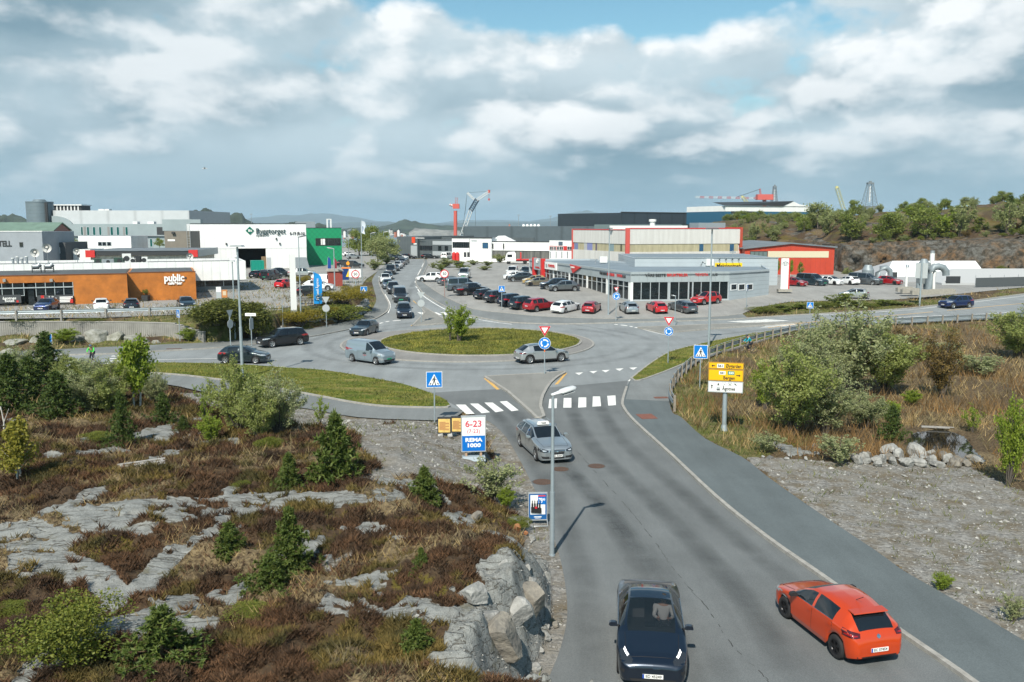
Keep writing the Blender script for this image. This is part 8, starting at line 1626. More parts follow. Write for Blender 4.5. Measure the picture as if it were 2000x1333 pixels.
k=MB(); p=rel(1493,386); k.box(p.x-8,p.x+8,-4,4,p.z-2.5,p.z+3,CR); k.build('machinery_house',t); k=MB(); k.tube([rel(1493,388),rel(1493,415)],2.0,CR,10); k.build('pedestal',t); k=MB(); lattice(k,rel(1486,384),rel(1484,369),1.2,4,CR,.15); k.tube([rel(1484,370),rel(1440,385)],.2,DARK,4); k.build('mast',t)
def derrick(px,rt,rb,wt,wb,label):
    t=thing('derrick_tower',label,'derrick',P(px,rb,yc)); o_=Vector(t.location); G_=mat('derrick_grey',(.16,.18,.19),.6); s=yc/1700; h=(P(px,rt,yc)-o_).z; k=MB()
    for sx in (-1,1):
        for sy in (-1,1): k.tube([(sx*wb*s/2,sy*wb*s/2,0),(sx*wt*s/2,sy*wt*s/2,h)],.28,G_,5)
    n=6
    for i in range(n):
        w0=(wb+(wt-wb)*i/n)*s/2; w1=(wb+(wt-wb)*(i+1)/n)*s/2
        for sx in (-1,1):
            for sy in (-1,1): k.tube([(sx*w0,sy*w0,h*i/n),(-sx*w1,sy*w1,h*(i+1)/n)],.12,G_,4,cap=False); k.tube([(sx*w0,sy*w0,h*i/n),(sx*w1,-sy*w1,h*(i+1)/n)],.12,G_,4,cap=False)
    k.build('legs',t); k=MB(); w_=wt*s/2; k.box(-w_*1.3,w_*1.3,-w_,w_,h,h+1.6,G_); k.box(-w_*.5,w_*.5,-w_*.5,w_*.5,h+1.6,h+3,G_); k.build('crown_block',t); k=MB(); k.box(-w_*.3,w_*.3,-.5,.5,h*.2,h*.9,CW); k.build('top_drive',t); k=MB(); k.box(-wb*s*.55,wb*s*.55,-5,5,-6,.5,G_); k.build('base_deck',t)
derrick(1512,367,398,5,11,'grey drilling derrick just behind the red jib crane'); derrick(1697.5,360,404,9,24,'larger grey drilling derrick with a white top drive right of the yellow crane')
t=thing('yellow_crane_boom','pale yellow lattice crane boom leaning left above the trees','crane',P(1648,408,yc)); o_=Vector(t.location); k=MB(); lattice(k,rel(1648,410),rel(1634.5,367),3.0,7,CYE,.22); k.build('boom',t); k=MB(); k.cyl((rel(1634.5,366).x,0),1.6,rel(1634,366).z-1,rel(1634,366).z+1,CYE,8); k.build('boom_head',t)
t=thing('yellow_crane_boom','short pale yellow crane arm behind the dark roof of the blue hall','crane',P(1462,398,yc)); o_=Vector(t.location); k=MB(); lattice(k,rel(1462,400),rel(1450,385),2.4,5,CYE,.2); k.build('boom',t); k=MB(); p=rel(1450,384.5); k.cyl((p.x,0),1.2,p.z-.8,p.z+.8,CYE,8); k.build('boom_head',t)
for a,b,c,l in ((1013,443,420,'thin pale mast above the long dark hall, leftmost one'),(1075,443,422,'thin pale mast above the long dark hall, second from the left'),(1100.5,443,422,'thin pale mast above the long dark hall, third from the left'),(1175,441,418,'thin pale mast in front of the blue mountain'),(1960.5,390,376,'small lattice mast on the hill crest at the right'),(491,436,418,'thin pale mast behind the building store sign')):
    y=500 if a<1900 else 215; p=P(a,b,y); h=P(a,c,y).z-p.z; t=thing('mast',l,'mast',p); k=MB(); k.tube([(0,0,-2),(0,0,h)],.22,STEEL,5,.1); k.build('pole',t); k=MB(); k.box(-.8,.8,-.2,.2,h-.3,h,STEEL); k.build('lamp_head',t)
p=P(1036,440,520); t=thing('white_tank_roof','low white rooftop dome row above the long dark hall','roof domes',p); 
for i in range(5): k=MB(); k.tube([(-4+i*2.2,0,-1),(-4+i*2.2,0,.5)],1.15,PLASTIC,10,.6); k.build('dome',t)
p=P(1850,427,212); t=thing('blue_container','bright blue container among the trees on the hill crest','container',(p.x,p.y,p.z-.3),.1); k=MB(); k.box(-2,2,-1.2,1.2,-1.6,.9,mat('container_blue',(.0,.28,.52),.5)); k.build('body',t); k=MB(); [k.box(-1.95+i*.4,-1.85+i*.4,-1.24,-1.201,-1.5,.85,MATS['container_blue']) for i in range(10)]; k.build('rib',t)
p=P(1632,424,235); t=thing('grey_shed','small grey shed between trees on the hill','shed',(p.x,p.y,p.z-1.5)); k=MB(); k.box(-4,4,-2,2,-2,2.2,mat('shed_grey',(.42,.44,.45),.6)); k.build('wall',t); k=MB(); k.box(-4.2,4.2,-2.2,2.2,2.2,2.4,ROOFG); k.build('roof',t)
p=P(400,330,90); t=thing('gull','grey and white gull gliding under the clouds','bird',p,.2); k=MB(); k.tube([(-.22,0,0),(-.08,0,.02),(.1,0,.02),(.2,0,.0),(.26,0,-.01)],.05,mat('gull_white',(.6,.6,.6),.8),8,.02); k.build('body',t); k=MB(); k.add([(.05,0,.03),(-.08,0,.03),(-.05,-.35,.12),(.08,-.3,.12),(-.15,-.75,.06)],[(0,1,2,3),(3,2,4)],mat('gull_grey',(.2,.21,.22),.8)); k.add([(.05,0,.03),(-.08,0,.03),(-.05,.35,.12),(.08,.3,.12),(-.15,.75,.06)],[(0,1,2,3),(3,2,4)],mat('gull_grey',(0,0,0))); k.build('wings',t,False)
hz=bpy.data.meshes.new('haze'); bm=bmesh.new(); bmesh.ops.create_cube(bm,size=1); bm.to_mesh(hz); bm.free(); hz.transform(Matrix.Diagonal((27000,14500,200,1))); hz.transform(Matrix.Translation((0,7250-450,82))); ho=bpy.data.objects.new('haze',hz); COL.objects.link(ho); stuff(ho)
hm=bpy.data.materials.new('haze_air'); hm.use_nodes=True; nt=hm.node_tree; nt.nodes.clear(); ou=nt.nodes.new('ShaderNodeOutputMaterial'); pv=nt.nodes.new('ShaderNodeVolumePrincipled'); pv.inputs['Color'].default_value=(.62,.83,1.0,1); pv.inputs['Density'].default_value=.00008; pv.inputs['Anisotropy'].default_value=.0; nt.links.new(pv.outputs[0],ou.inputs['Volume']); hz.materials.append(hm)
# ================================================================== vegetation
RS=np.random.RandomState(21)
def leafmat(name,c1,c2,tr=.35,rough=.6,world=.0):
    m=bpy.data.materials.new(name); m.use_nodes=True; nt=m.node_tree; N=nt.nodes; L=nt.links; b=N['Principled BSDF']; b.inputs['Roughness'].default_value=rough; b.inputs['Specular IOR Level'].default_value=.3
    g=N.new('ShaderNodeNewGeometry'); mx=N.new('ShaderNodeMix'); mx.data_type='RGBA'; L.new(g.outputs['Random Per Island'],mx.inputs[0]); mx.inputs[6].default_value=(*c1,1); mx.inputs[7].default_value=(*c2,1); col=mx.outputs[2]
    if world:
        n=N.new('ShaderNodeTexNoise'); L.new(g.outputs['Position'],n.inputs['Vector']); n.inputs['Scale'].default_value=world; n.inputs['Detail'].default_value=3; r=N.new('ShaderNodeValToRGB'); L.new(n.outputs['Fac'],r.inputs[0]); r.color_ramp.elements[0].position=.35; r.color_ramp.elements[0].color=(.55,.6,.62,1); r.color_ramp.elements[1].position=.65; r.color_ramp.elements[1].color=(1.35,1.2,1.0,1)
        m2=N.new('ShaderNodeMix'); m2.data_type='RGBA'; m2.blend_type='MULTIPLY'; m2.inputs[0].default_value=1; L.new(col,m2.inputs[6]); L.new(r.outputs[0],m2.inputs[7]); col=m2.outputs[2]
    L.new(col,b.inputs['Base Color'])
    if tr:
        t=N.new('ShaderNodeBsdfTranslucent'); L.new(col,t.inputs[0]); s=N.new('ShaderNodeMixShader'); s.inputs[0].default_value=tr; L.new(b.outputs[0],s.inputs[1]); L.new(t.outputs[0],s.inputs[2]); L.new(s.outputs[0],N['Material Output'].inputs[0])
    return m
LM=dict(willow=leafmat('willow_leaf',(.22,.27,.065),(.39,.425,.15),.5),pale=leafmat('pale_willow_leaf',(.27,.305,.13),(.43,.46,.25),.5),fresh=leafmat('fresh_leaf',(.17,.25,.022),(.31,.38,.055),.45),birch=leafmat('birch_leaf',(.19,.185,.025),(.3,.27,.045)),brown=leafmat('bronze_leaf',(.14,.092,.028),(.21,.15,.045)),
 pine=leafmat('pine_needle',(.05,.085,.016),(.13,.165,.035),.2),spruce=leafmat('spruce_needle',(.035,.068,.015),(.11,.15,.033),.2),juniper=leafmat('juniper_leaf',(.085,.115,.014),(.18,.19,.03),.2),gold=leafmat('golden_shrub_leaf',(.16,.145,.014),(.29,.225,.025),.25),hedge=leafmat('dark_hedge_leaf',(.06,.08,.014),(.16,.165,.035),.2),far=leafmat('far_tree_leaf',(.15,.2,.04),(.3,.34,.09),.5),farg=leafmat('far_grey_leaf',(.25,.285,.11),(.38,.41,.18),.5))
BARK=mat('grey_bark',(.1,.085,.07),.9); BIRCHB=mat('birch_bark',(.48,.46,.42),.8,var=.3,vscale=9); PINEB=mat('pine_bark',(.16,.1,.06),.9)
def quads(c,size,asp=.55,up=.0):
    """leaf quads with random facing at points c"""
    n=len(c); d=RS.normal(size=(n,3)); d[:,2]+=up; d/=np.linalg.norm(d,axis=1,keepdims=True)+1e-9; q=RS.normal(size=(n,3)); e=np.cross(d,q); e/=np.linalg.norm(e,axis=1,keepdims=True)+1e-9; s=(size*RS.uniform(.6,1.3,n))[:,None]
    v=np.stack([c-d*s*.5,c+e*s*asp*.5,c+d*s*.5,c-e*s*asp*.5],1).reshape(-1,3); return v,np.arange(n*4).reshape(n,4)
def branches_mesh(segs,m,name,parent,n=5):
    k=MB()
    for pts,r0,r1 in segs: k.tube(pts,r0,m,n,r1,cap=False)
    return k.build(name,parent,False)
def bez(a,b,bend,n=4):
    a,b=np.array(a,float),np.array(b,float); return [tuple(a+(b-a)*t+np.array(bend)*4*t*(1-t)) for t in np.linspace(0,1,n)]
def bush(kind,leaf=.09,n=5200,stems=20,upright=.0,name='willow_bush',bare=.0,bark=BARK,low=.18):
    """unit bush 1 high, 1 wide: stems fan out, leaves sit along the twigs"""
    root=thing(name,'-','bush'); segs=[]; C=[]; per=n//(stems*9)
    for s in range(stems):
        th=RS.uniform(0,2*math.pi); rr=math.sqrt(RS.uniform(0,1)); h=(1-.45*rr**2)*RS.uniform(.78,1.0)+upright*RS.uniform(-.1,.1); tip=np.array([.46*rr*math.cos(th),.46*rr*math.sin(th),h]); b=np.array([.05*math.cos(th)*RS.rand(),.05*math.sin(th)*RS.rand(),0])
        pts=bez(b,tip,(-.05*math.cos(th),-.05*math.sin(th),.06),5); segs.append((pts,.012,.002)); P5=np.array(pts)
        for q in range(9):
            t=RS.uniform(low,1); i=min(int(t*4),3); o=P5[i]+(P5[i+1]-P5[i])*(t*4-i); d=np.array([RS.normal()*.6+.5*math.cos(th),RS.normal()*.6+.5*math.sin(th),RS.uniform(.1,1.0)]); d/=np.linalg.norm(d); l=.16*RS.uniform(.5,1.1); e=o+d*l
            segs.append(([tuple(o),tuple(e)],.004,.0012))
            if RS.rand()<bare: continue
            C.append(o+(e-o)*RS.uniform(.1,1.05,(per,1))+RS.normal(scale=.022,size=(per,3)))
    branches_mesh(segs,bark,'stems',root,4); C=np.concatenate(C); C[:,2]=np.maximum(C[:,2],.03); v,f=quads(C,leaf,.6,.2); np_mesh('foliage',v,f,LM[kind],parent=root); return root
def birch(kind='birch',n=3600,leaf=.05,name='birch_tree',bark=BIRCHB):
    root=thing(name,'-','tree'); tr=[]; br=[]; C=[]
    for q in range(2):
        x=(q-.5)*.10; top=(x*1.6+RS.normal()*.02,RS.normal()*.03,.97-.12*q); pts=bez((x,0,0),top,(RS.normal()*.02,0,0),6); tr.append((pts,.02,.003)); A=np.array(pts)
        for b in range(24):
            t=RS.uniform(.25,1); i=min(int(t*5),4); o=A[i]+(A[i+1]-A[i])*(t*5-i); th=RS.uniform(0,6.28); l=.42*(1.08-t)*RS.uniform(.7,1.1)+.05; e=o+np.array([math.cos(th)*l*.8,math.sin(th)*l*.8,l*RS.uniform(.35,.9)]); br.append(([tuple(o),tuple((o+e)/2+[0,0,.015]),tuple(e)],.006,.0015)); m=n//48
            C.append(o+(e-o)*RS.uniform(.25,1.1,(m,1))+RS.normal(scale=.035,size=(m,3)))
    branches_mesh(tr,bark,'trunk',root,7); branches_mesh(br,bark,'branches',root,4); v,f=quads(np.concatenate(C),leaf,.7); np_mesh('crown',v,f,LM[kind],parent=root); return root
def conifer(kind,whorls=14,per=8,tuft=8,need=11,nl=.075,droop=-.05,wid=.5,name='pine_tree',bark=PINEB,shape=1.0,lift=.18):
    root=thing(name,'-','tree'); tr=[([(0,0,0),(.01,0,.5),(0,0,.99)],.026,.004)]; br=[]; V=[]
    for w_ in range(whorls):
        t=(w_+.6)/whorls; z=.06+.9*t; R_=wid*(1-t)**shape*RS.uniform(.7,1.12)+.035
        for b in range(per):
            th=2*math.pi*(b+RS.uniform(-.3,.3))/per+w_*1.1; l=R_*RS.uniform(.5,1.15); e=np.array([l*math.cos(th),l*math.sin(th),z+l*(lift+droop*4*(1-t))]); o=np.array([0,0,z]); br.append(([tuple(o),tuple((o+e)/2+[0,0,droop*l]),tuple(e)],.008*(1.2-t),.002)); q=max(2,int(tuft*(.4+l/wid)))
            for u in np.linspace(.25,1.03,q):
                c=o+(e-o)*u+np.array([0,0,droop*l*4*u*(1-u)]); side=RS.normal(scale=.035*(1.2-u*.4)*(.5+l/wid),size=3); V.append(c+side)

    for u in np.linspace(.88,1.0,4): V.append(np.array([0,0,u]))
    C=np.repeat(np.array(V),need,0); n=len(C); d=RS.normal(size=(n,3)); rad=C.copy(); rad[:,2]=0; d+=rad/(np.linalg.norm(rad,axis=1,keepdims=True)+.05)*.7; d[:,2]+=.55; d/=np.linalg.norm(d,axis=1,keepdims=True); e=np.cross(d,RS.normal(size=(n,3))); e/=np.linalg.norm(e,axis=1,keepdims=True); L_=(nl*RS.uniform(.6,1.2,n))[:,None]
    v=np.stack([C-e*nl*.2,C+e*nl*.2,C+d*L_],1).reshape(-1,3); f=np.arange(n*3).reshape(n,3)
    branches_mesh(tr,bark,'trunk',root,7); branches_mesh(br,bark,'branches',root,4); np_mesh('crown',v,f,LM[kind],parent=root); return root
def mound(kind,n=5200,leaf=.05,name='shrub',flat=1.0):
    """dense clipped or creeping shrub: leaf shell over lumpy volume"""
    root=thing(name,'-','shrub'); lum=[(RS.uniform(-.3,.3),RS.uniform(-.3,.3),RS.uniform(.25,.62),RS.uniform(.18,.32)) for _ in range(16)]; C=[]
    for a,b,c,r in lum:
        m=n//16; d=RS.normal(size=(m,3)); d/=np.linalg.norm(d,axis=1,keepdims=True); d[:,2]=np.abs(d[:,2])*1.1-.25; q=np.array([a,b,c])+d*(r*RS.uniform(.55,1.06,(m,1))); C.append(q)
    C=np.concatenate(C); C[:,2]=np.clip(C[:,2],.01,1); segs=[([(0,0,0),(a*.5,b*.5,c*.6),(a,b,c)],.02,.006) for a,b,c,r in lum]; branches_mesh(segs,BARK,'stems',root,4); v,f=quads(C,leaf,.7,.3); np_mesh('foliage',v,f,LM[kind],parent=root); return root
def tree(kind,n=3000,leaf=.055,name='leafy_tree',stem=.28):
    root=thing(name,'-','tree'); tr=[([(0,0,0),(.02,0,stem),(.0,.01,.7)],.028,.008)]; C=[]; br=[]
    for i in range(26):
        th=RS.uniform(0,6.28); z=RS.uniform(stem*.9,.95); rr=.44*math.sqrt(max(.05,1-((z-.55)/.5)**2))*RS.uniform(.35,1); c=np.array([rr*math.cos(th),rr*math.sin(th),z]); o=np.array([0,0,z*.6]); br.append(([tuple(o),tuple((o+c)/2+[0,0,.03]),tuple(c)],.011,.002)); m=n//26; C.append(c+RS.normal(scale=(.085,.085,.06),size=(m,3)))
    branches_mesh(tr,BARK,'trunk',root,6); branches_mesh(br,BARK,'branches',root,4); C=np.concatenate(C); C=C[C[:,2]>.05]; v,f=quads(C,leaf,.75); np_mesh('crown',v,f,LM[kind],parent=root); return root
PROT={}
def proto(key):
    if key in PROT: return PROT[key]
    mk={'willow':lambda:bush('willow',.029,15000,36),'willow2':lambda:bush('pale',.027,15000,36),'pale':lambda:bush('pale',.027,14500,34),'fresh':lambda:bush('fresh',.034,9000,22,name='green_bush'),'thin':lambda:bush('fresh',.045,1500,9,.3,name='young_willow'),'palethin':lambda:bush('pale',.05,2600,22,.2,name='grey_willow'),'brown':lambda:bush('brown',.03,7000,26,name='bronze_shrub'),'bare':lambda:bush('pale',.03,1200,26,.2,'bare_shrub',.4),
     'birch':lambda:birch('birch'),'birch2':lambda:birch('fresh',4600,.05,'birch_tree'),'pine':lambda:conifer('pine'),'pine2':lambda:conifer('pine',11,8,7,11,.1,wid=.46),'broadpine':lambda:conifer('pine',9,8,8,10,.085,wid=.62,shape=.75,lift=.3),'spruce':lambda:conifer('spruce',15,8,8,8,.07,-.07,.46,'spruce_tree',shape=.9,lift=.05),'spruce2':lambda:conifer('spruce',12,8,8,9,.075,-.05,.52,'spruce_tree',shape=.8),
     'juniper':lambda:mound('juniper',11000,.03,'juniper_shrub'),'gold':lambda:mound('gold',9000,.03,'golden_shrub'),'hedge':lambda:mound('hedge',15000,.034,'evergreen_shrub'),'creep':lambda:mound('juniper',8000,.028,'creeping_juniper'),'tree':lambda:tree('far'),'tree2':lambda:tree('farg'),'tree3':lambda:tree('far',2600,.06),'farbush':lambda:bush('farg',.05,3200,16,name='far_willow'),'farbush2':lambda:bush('far',.055,3000,16,name='far_bush'),'farbush3':lambda:bush('fresh',.055,2400,13,.2,name='far_bush'),'farpine':lambda:conifer('spruce',8,6,5,7,.11,name='far_pine')}[key]
    PROT[key]=mk(); PROT[key]['_n']=0; return PROT[key]
def deep_copy(o,par=None):
    c=o.copy(); COL.objects.link(c); c.parent=par
    for ch in o.children: deep_copy(ch,c)
    return c
def plant(key,p,h,w_,label,cat,group,rz=None):
    o=proto(key); first=o['_n']==0; o['_n']=1
    if not first: o=deep_copy(o)
    o.location=p; o.scale=(w_,w_,h); o.rotation_euler=(0,0,RS.uniform(0,6.28) if rz is None else rz); tag(o,label,cat,group); return o
def grow(key,px,pb,pt,wpx,label,cat='bush',group=None,soil=True,z=None,sink=.03):
    p=TG(px,pb) if soil else G(px,pb,z); zc=p.y*math.cos(T)+(H-p.z)*math.sin(T); h=P(px,pt,p.y).z-p.z; 
    h*=1.03; return plant(key,p-Vector((0,0,sink)),h,wpx/F*zc*1.22,label,cat,group)
PG='young conifers on the heath'; WG_='willows and shrubs by the road'; SG_='small shrubs on the heath'
for a in (('pine',568,1125,994,95,'tallest young pine on the near heath, rising among heather in the middle','tree',PG),('pine2',449,1088,1022,72,'bright green little pine left of the tallest near pine','tree',PG),('broadpine',528,1166,1084,88,'broad dark pine just below the tallest near pine','tree',PG),('broadpine',318,1304,1188,135,'wide dark pine at the bottom left with a rusty tip','tree',PG),
 ('pine2',657,945,812,98,'bushy pine in front of the gravel by the yellow boards','tree',PG),('pine',565,958,886,58,'small slender pine between rock slab and willow','tree',PG),('pine2',829,988,914,66,'small pine at the right end of the long rock slab','tree',PG),('pine',823,1126,1070,42,'tiny pine on the heather near the cliff','tree',PG),('pine2',814,1284,1210,72,'small pine low down beside the cliff block','tree',PG),
 ('spruce',240,874,768,62,'slim dark spruce standing alone in brown heather','tree',PG),('spruce2',321,832,768,52,'small spruce on the rise before the footpath','tree',PG),('spruce2',115,822,728,88,'broad spruce at the foot of the left thicket','tree',PG),('spruce',22,812,694,105,'dark spruce at the very left edge','tree',PG),('spruce',92,745,650,92,'dark spruce in front of the left blue crossing sign','tree',PG),('spruce2',358,848,812,34,'tiny spruce left of the big willow','tree',PG),('creep',525,882,846,50,'yellowish juniper mound before the big willow','shrub',SG_),('creep',472,958,934,30,'tiny yellow green shrub in the heather','shrub',SG_),('creep',190,866,838,62,'flat dark juniper spreading left of the lone spruce','shrub',SG_),
 ('juniper',138,1300,1150,165,'large round evergreen bush at the bottom left','bush',SG_),('creep',500,1215,1180,110,'creeping juniper beside pale rock below the broad pine','shrub',SG_),('creep',40,1200,1170,90,'yellow green creeping juniper at the left edge','shrub',SG_),
 ('pale',545,856,722,112,'pale grey green right half of the big willow clump below the verge','bush',WG_),('willow',468,850,700,105,'fresher left half of the big willow clump below the verge','bush',WG_),('fresh',415,868,810,62,'low bright green bush at the foot of the big willow','bush',WG_),('thin',400,830,742,50,'thin young willow before the footpath','bush',WG_),('thin',625,830,772,40,'thin young willow on the white gravel bank','bush',WG_),
 ('willow',215,812,705,95,'yellow green willow between the pale one and the birch','bush',WG_),('spruce2',62,792,700,95,'dark broad spruce between the two at the left edge','tree',PG),('spruce',150,800,730,80,'shaggy spruce in front of the pale willow','tree',PG),('pale',300,790,720,60,'pale willow right of the birch','bush',WG_),('willow',505,862,742,95,'middle of the big willow clump below the verge','bush',WG_),('birch2',268,806,660,88,'bright green birch by the end of the left verge','tree',WG_),('willow2',178,812,700,112,'pale willow hiding the cyclist in green','bush',WG_),('birch2',228,790,715,60,'small leafy tree between willow and birch','tree',WG_),('pale',28,760,672,80,'pale willow at the left edge behind the spruces','bush',WG_),('willow',140,770,690,70,'yellow green bush between the two left spruces','bush',WG_),('birch',38,945,826,100,'yellowish birch with white stems at the left edge','tree',WG_),
 ('palethin',960,985,893,105,'pale grey willow scrub on the rubble below the shop board','bush',WG_),('fresh',987,996,948,44,'small fresh green bush behind the poster stand','bush',WG_),('juniper',1014,1036,1004,36,'tiny round green shrub left of the poster stand','shrub',WG_),
 ('willow',1548,850,672,150,'big yellow green willow behind the direction sign','bush',WG_),('fresh',1494,800,706,62,'green willow just behind the yellow sign','bush',WG_),('pale',1650,770,590,190,'largest pale willow hiding the barrier bend on the right','bush',WG_),('willow2',1585,780,640,130,'mid willow between the largest one and the sign','bush',WG_),('willow',1730,770,640,130,'green willow on the right flank of the largest one','bush',WG_),('pale',1610,850,715,130,'pale rounded willow in front of the largest one','bush',WG_),('pale',1690,838,760,90,'low willow under the right flank of the thicket','bush',WG_),
 ('brown',1838,778,640,92,'bronze leaved shrub standing alone on the bog','bush',WG_),('spruce2',1741,862,794,52,'small spruce by the dark pool','tree',PG),('palethin',1640,908,848,92,'grey willow scrub before the boulder pile','bush',WG_),('willow',1990,700,598,120,'willow at the right edge below the barrier','bush',WG_),('fresh',1968,950,775,78,'leafy green tall bush at the right edge beside the pool','bush',WG_),('brown',1765,700,640,80,'brownish shrub behind the bronze one','bush',WG_),('fresh',1780,795,760,44,'small green bush at the edge of the bog','bush',WG_),('palethin',1915,735,690,110,'grey leafless scrub on the far side of the bog','bush',WG_),('palethin',1850,700,665,90,'grey scrub patch below the barrier','bush',WG_),('fresh',1740,822,782,60,'low green bush left of the pool','bush',WG_),('thin',1900,845,790,50,'thin willow by the far end of the pool','bush',WG_),('fresh',1840,1156,1118,46,'bright green tuft bush on the right gravel','bush',WG_),('palethin',1980,1215,1160,60,'dull green scrub on the gravel at the right edge','bush',WG_),('palethin',1500,885,842,60,'small grey scrub right of the direction sign','bush',WG_)): grow(*a)
p=Vector((-5.2,84.6,.42)); zc=p.y; plant('fresh',p,3.6,3.9,'leafy green bush on the roundabout lawn','bush',None); plant('thin',p+Vector((-.9,.3,0)),3.9,1.8,'thin taller willow shoot beside the roundabout bush','bush',None)
HG='shrubs on the bank by the hotel'
for a in (('hedge',452,668,572,125,'big dark olive evergreen bush by the lamp posts, left part','bush',HG),('hedge',492,664,578,82,'big dark olive evergreen bush by the steps, right part','bush',HG),('hedge',425,662,605,70,'low dark evergreen bush at the end of the retaining wall','bush',HG),('gold',590,640,598,78,'yellow green low shrub at the foot of the white pylon','shrub',HG),('creep',662,632,588,115,'wide grey green creeping conifer over the stone wall','shrub',HG),('gold',672,612,562,100,'golden conifer shrub above the creeping one','shrub',HG),('gold',640,618,596,50,'small golden shrub left of the creeping conifer','shrub',HG),('gold',688,580,552,40,'russet shrub by the fuel sign','shrub',HG),('gold',588,556,535,34,'russet low shrub behind the white pylon','shrub',HG),('fresh',370,668,640,44,'fresh green bush before the retaining wall','bush',HG),('fresh',130,672,640,60,'green bush on the rock below the retaining wall','bush',HG),('creep',60,640,625,60,'dull low shrub by the hotel barrier','shrub',HG),('creep',180,634,620,50,'low dry shrub on the slope by the barrier','shrub',HG)): grow(*a)
proto('creep'); q=G(285,588.5,ZP); plant('juniper',q+Vector((0,0,.75)),.95,.75,'clipped shrub growing in the black planter','shrub',None)
TGp='trees along the north road'
for a in (('tree2',738,518,462,42,'grey green roadside tree nearest the banner flag','tree',TGp),('tree2',757,512,466,40,'grey green tree second along the north road','tree',TGp),('tree',722,500,446,40,'tall dark green tree behind the banner flag','tree',TGp),('tree3',702,500,452,44,'green tree right of the green facade','tree',TGp),('farbush2',768,507,478,40,'low roadside bush at the end of the tree row','bush',TGp),('tree3',742,494,455,40,'green tree behind the row of lamp posts','tree',TGp),('farbush',730,528,505,40,'bush at the foot of the roadside trees','bush',TGp),('farbush2',755,516,498,30,'small bush on the kerb below the trees','bush',TGp)): grow(*a,soil=False,z=ZP)
for a in (('tree',196,486,463,20,'small leafy tree in front of the grey hall','tree',TGp),('tree3',268,486,470,26,'round shrub left of the brown tower','tree',TGp),('tree3',312,484,466,20,'small tree against the brown tower','tree',TGp),('tree3',141,488,466,22,'small tree between the dark house and the annexe','tree',TGp)): 
    p=P(a[1],a[2],205); h=P(a[1],a[3],205).z-p.z; plant(a[0],p,h,a[4]/1700*205,a[5],'tree',TGp)
YG='bushes on the stony strip by the north road'
for i,(a,b,c,d) in enumerate(((868,523,504,46),(893,521,508,34),(925,518,507,30),(952,520,510,26),(977,513,496,34),(905,527,516,40),(945,528,519,36),(862,530,515,26),(845,524,512,20))): grow('farbush2' if i%2 else 'farbush',a,b,c,d,'low %s bush on the stony strip before the lorry'%('green' if i%2 else 'grey green'),'bush',YG,soil=False,z=ZP)
BGp='young trees in front of the red barn'
for i,a in enumerate((1461,1479,1500,1516,1532,1543,1563)): grow('birch' if i%2==0 else 'birch2',a,541,517-(i*7)%13,18,'yellow green sapling against the red barn wall','sapling',BGp,soil=False,z=ZP)
EV='low plants on the strip by the east road'
for i,(a,b,c,d) in enumerate(((1500,610,597,60),(1530,606,594,60),(1560,604,592,44),(1610,600,588,70),(1640,600,572,60),(1668,598,586,44),(1690,600,590,50),(1720,598,584,50),(1750,596,588,50),(1770,596,590,40),(1480,612,604,36))): grow('farbush2' if i%3 else 'creep',a,b,c,d,'%s plant mass on the strip between yard and east road'%('low green' if i%3 else 'rusty'),'bush',EV)
HW='trees on the hill above the cliff'; HB_='bushes at the foot of the cliff'
rr=random.Random(9)
for px in list(range(1418,1625,11))+list(range(1626,2016,9)):
    for row in range(-1,2):
        if rr.random()<.5: continue
        a=px+rr.uniform(-6,6); foot=np.interp(a,[1280,1330,1450,1600,1640,1800,2000,2300],[300,262,215,200,178,168,158,150]); y=foot+rr.uniform(30,46)+row*13; x=(a-1000)/1700*y; z=HZ(x,y); top=np.interp(a,[1400,1450,1500,1560,1590,1615,1700,1740,1780,1830,1870,1900,1930,1960,2000],[428,421,415,412,402,394,396,393,389,387,393,400,386,381,376])+rr.uniform(-2,14); h=P(a,top,y).z-z
        h=min(max(h,2.6),9)*rr.uniform(.62,1.1); k=rr.choice(['farbush','farbush','tree2','tree','tree3','farbush2','farbush','farbush3','farbush3'] if px<1900 else ['tree','farbush','farpine','tree3','farbush2']); where='above the red barn' if a<1640 else 'above the white cars' if a<1740 else 'above the ducts' if a<1860 else 'at the right end'
        plant(k,(x,y,z-.2),h,h*rr.uniform(.85,1.25),{'farbush3':'pale spring green bush','farbush':'grey green willow','farbush2':'green bush','tree':'dark green tree','tree2':'pale grey green tree','tree3':'leafy green tree','farpine':'dark pine'}[k]+' on the hill crest '+where,'tree',HW)
for px in range(1416,1600,7):
    y=290+rr.uniform(-5,5); x=(px-1000)/1700*y; z=HZ(x,y); h=max(1.8,P(px,414+rr.uniform(-3,4),y).z-z); plant(rr.choice(['farbush','farbush2','farbush3','tree3']),(x,y,z-.2),h,h*1.3,'bush below the white fascia of the hall on the hill','bush',HW)
for px in range(1640,2010,11):
    for r_ in range(2):
        a=px+rr.uniform(-8,8); foot=np.interp(a,[1280,1330,1450,1600,1640,1800,2000,2300],[300,262,215,200,178,168,158,150]); up=rr.random()<.6; y=foot+(rr.uniform(11,24) if up else rr.uniform(-3,1.5)); x=(a-1000)/1700*y; z=HZ(x,y); h=rr.uniform(.8,2.0) if up else rr.uniform(1,2.6)
        plant(rr.choice(['farbush2','farbush','brown','creep']),(x,y,z-.1),h,h*rr.uniform(1.1,1.8),'low bush on the heathery slope over the cliff' if up else 'bush growing at the foot of the cliff','bush',HB_)
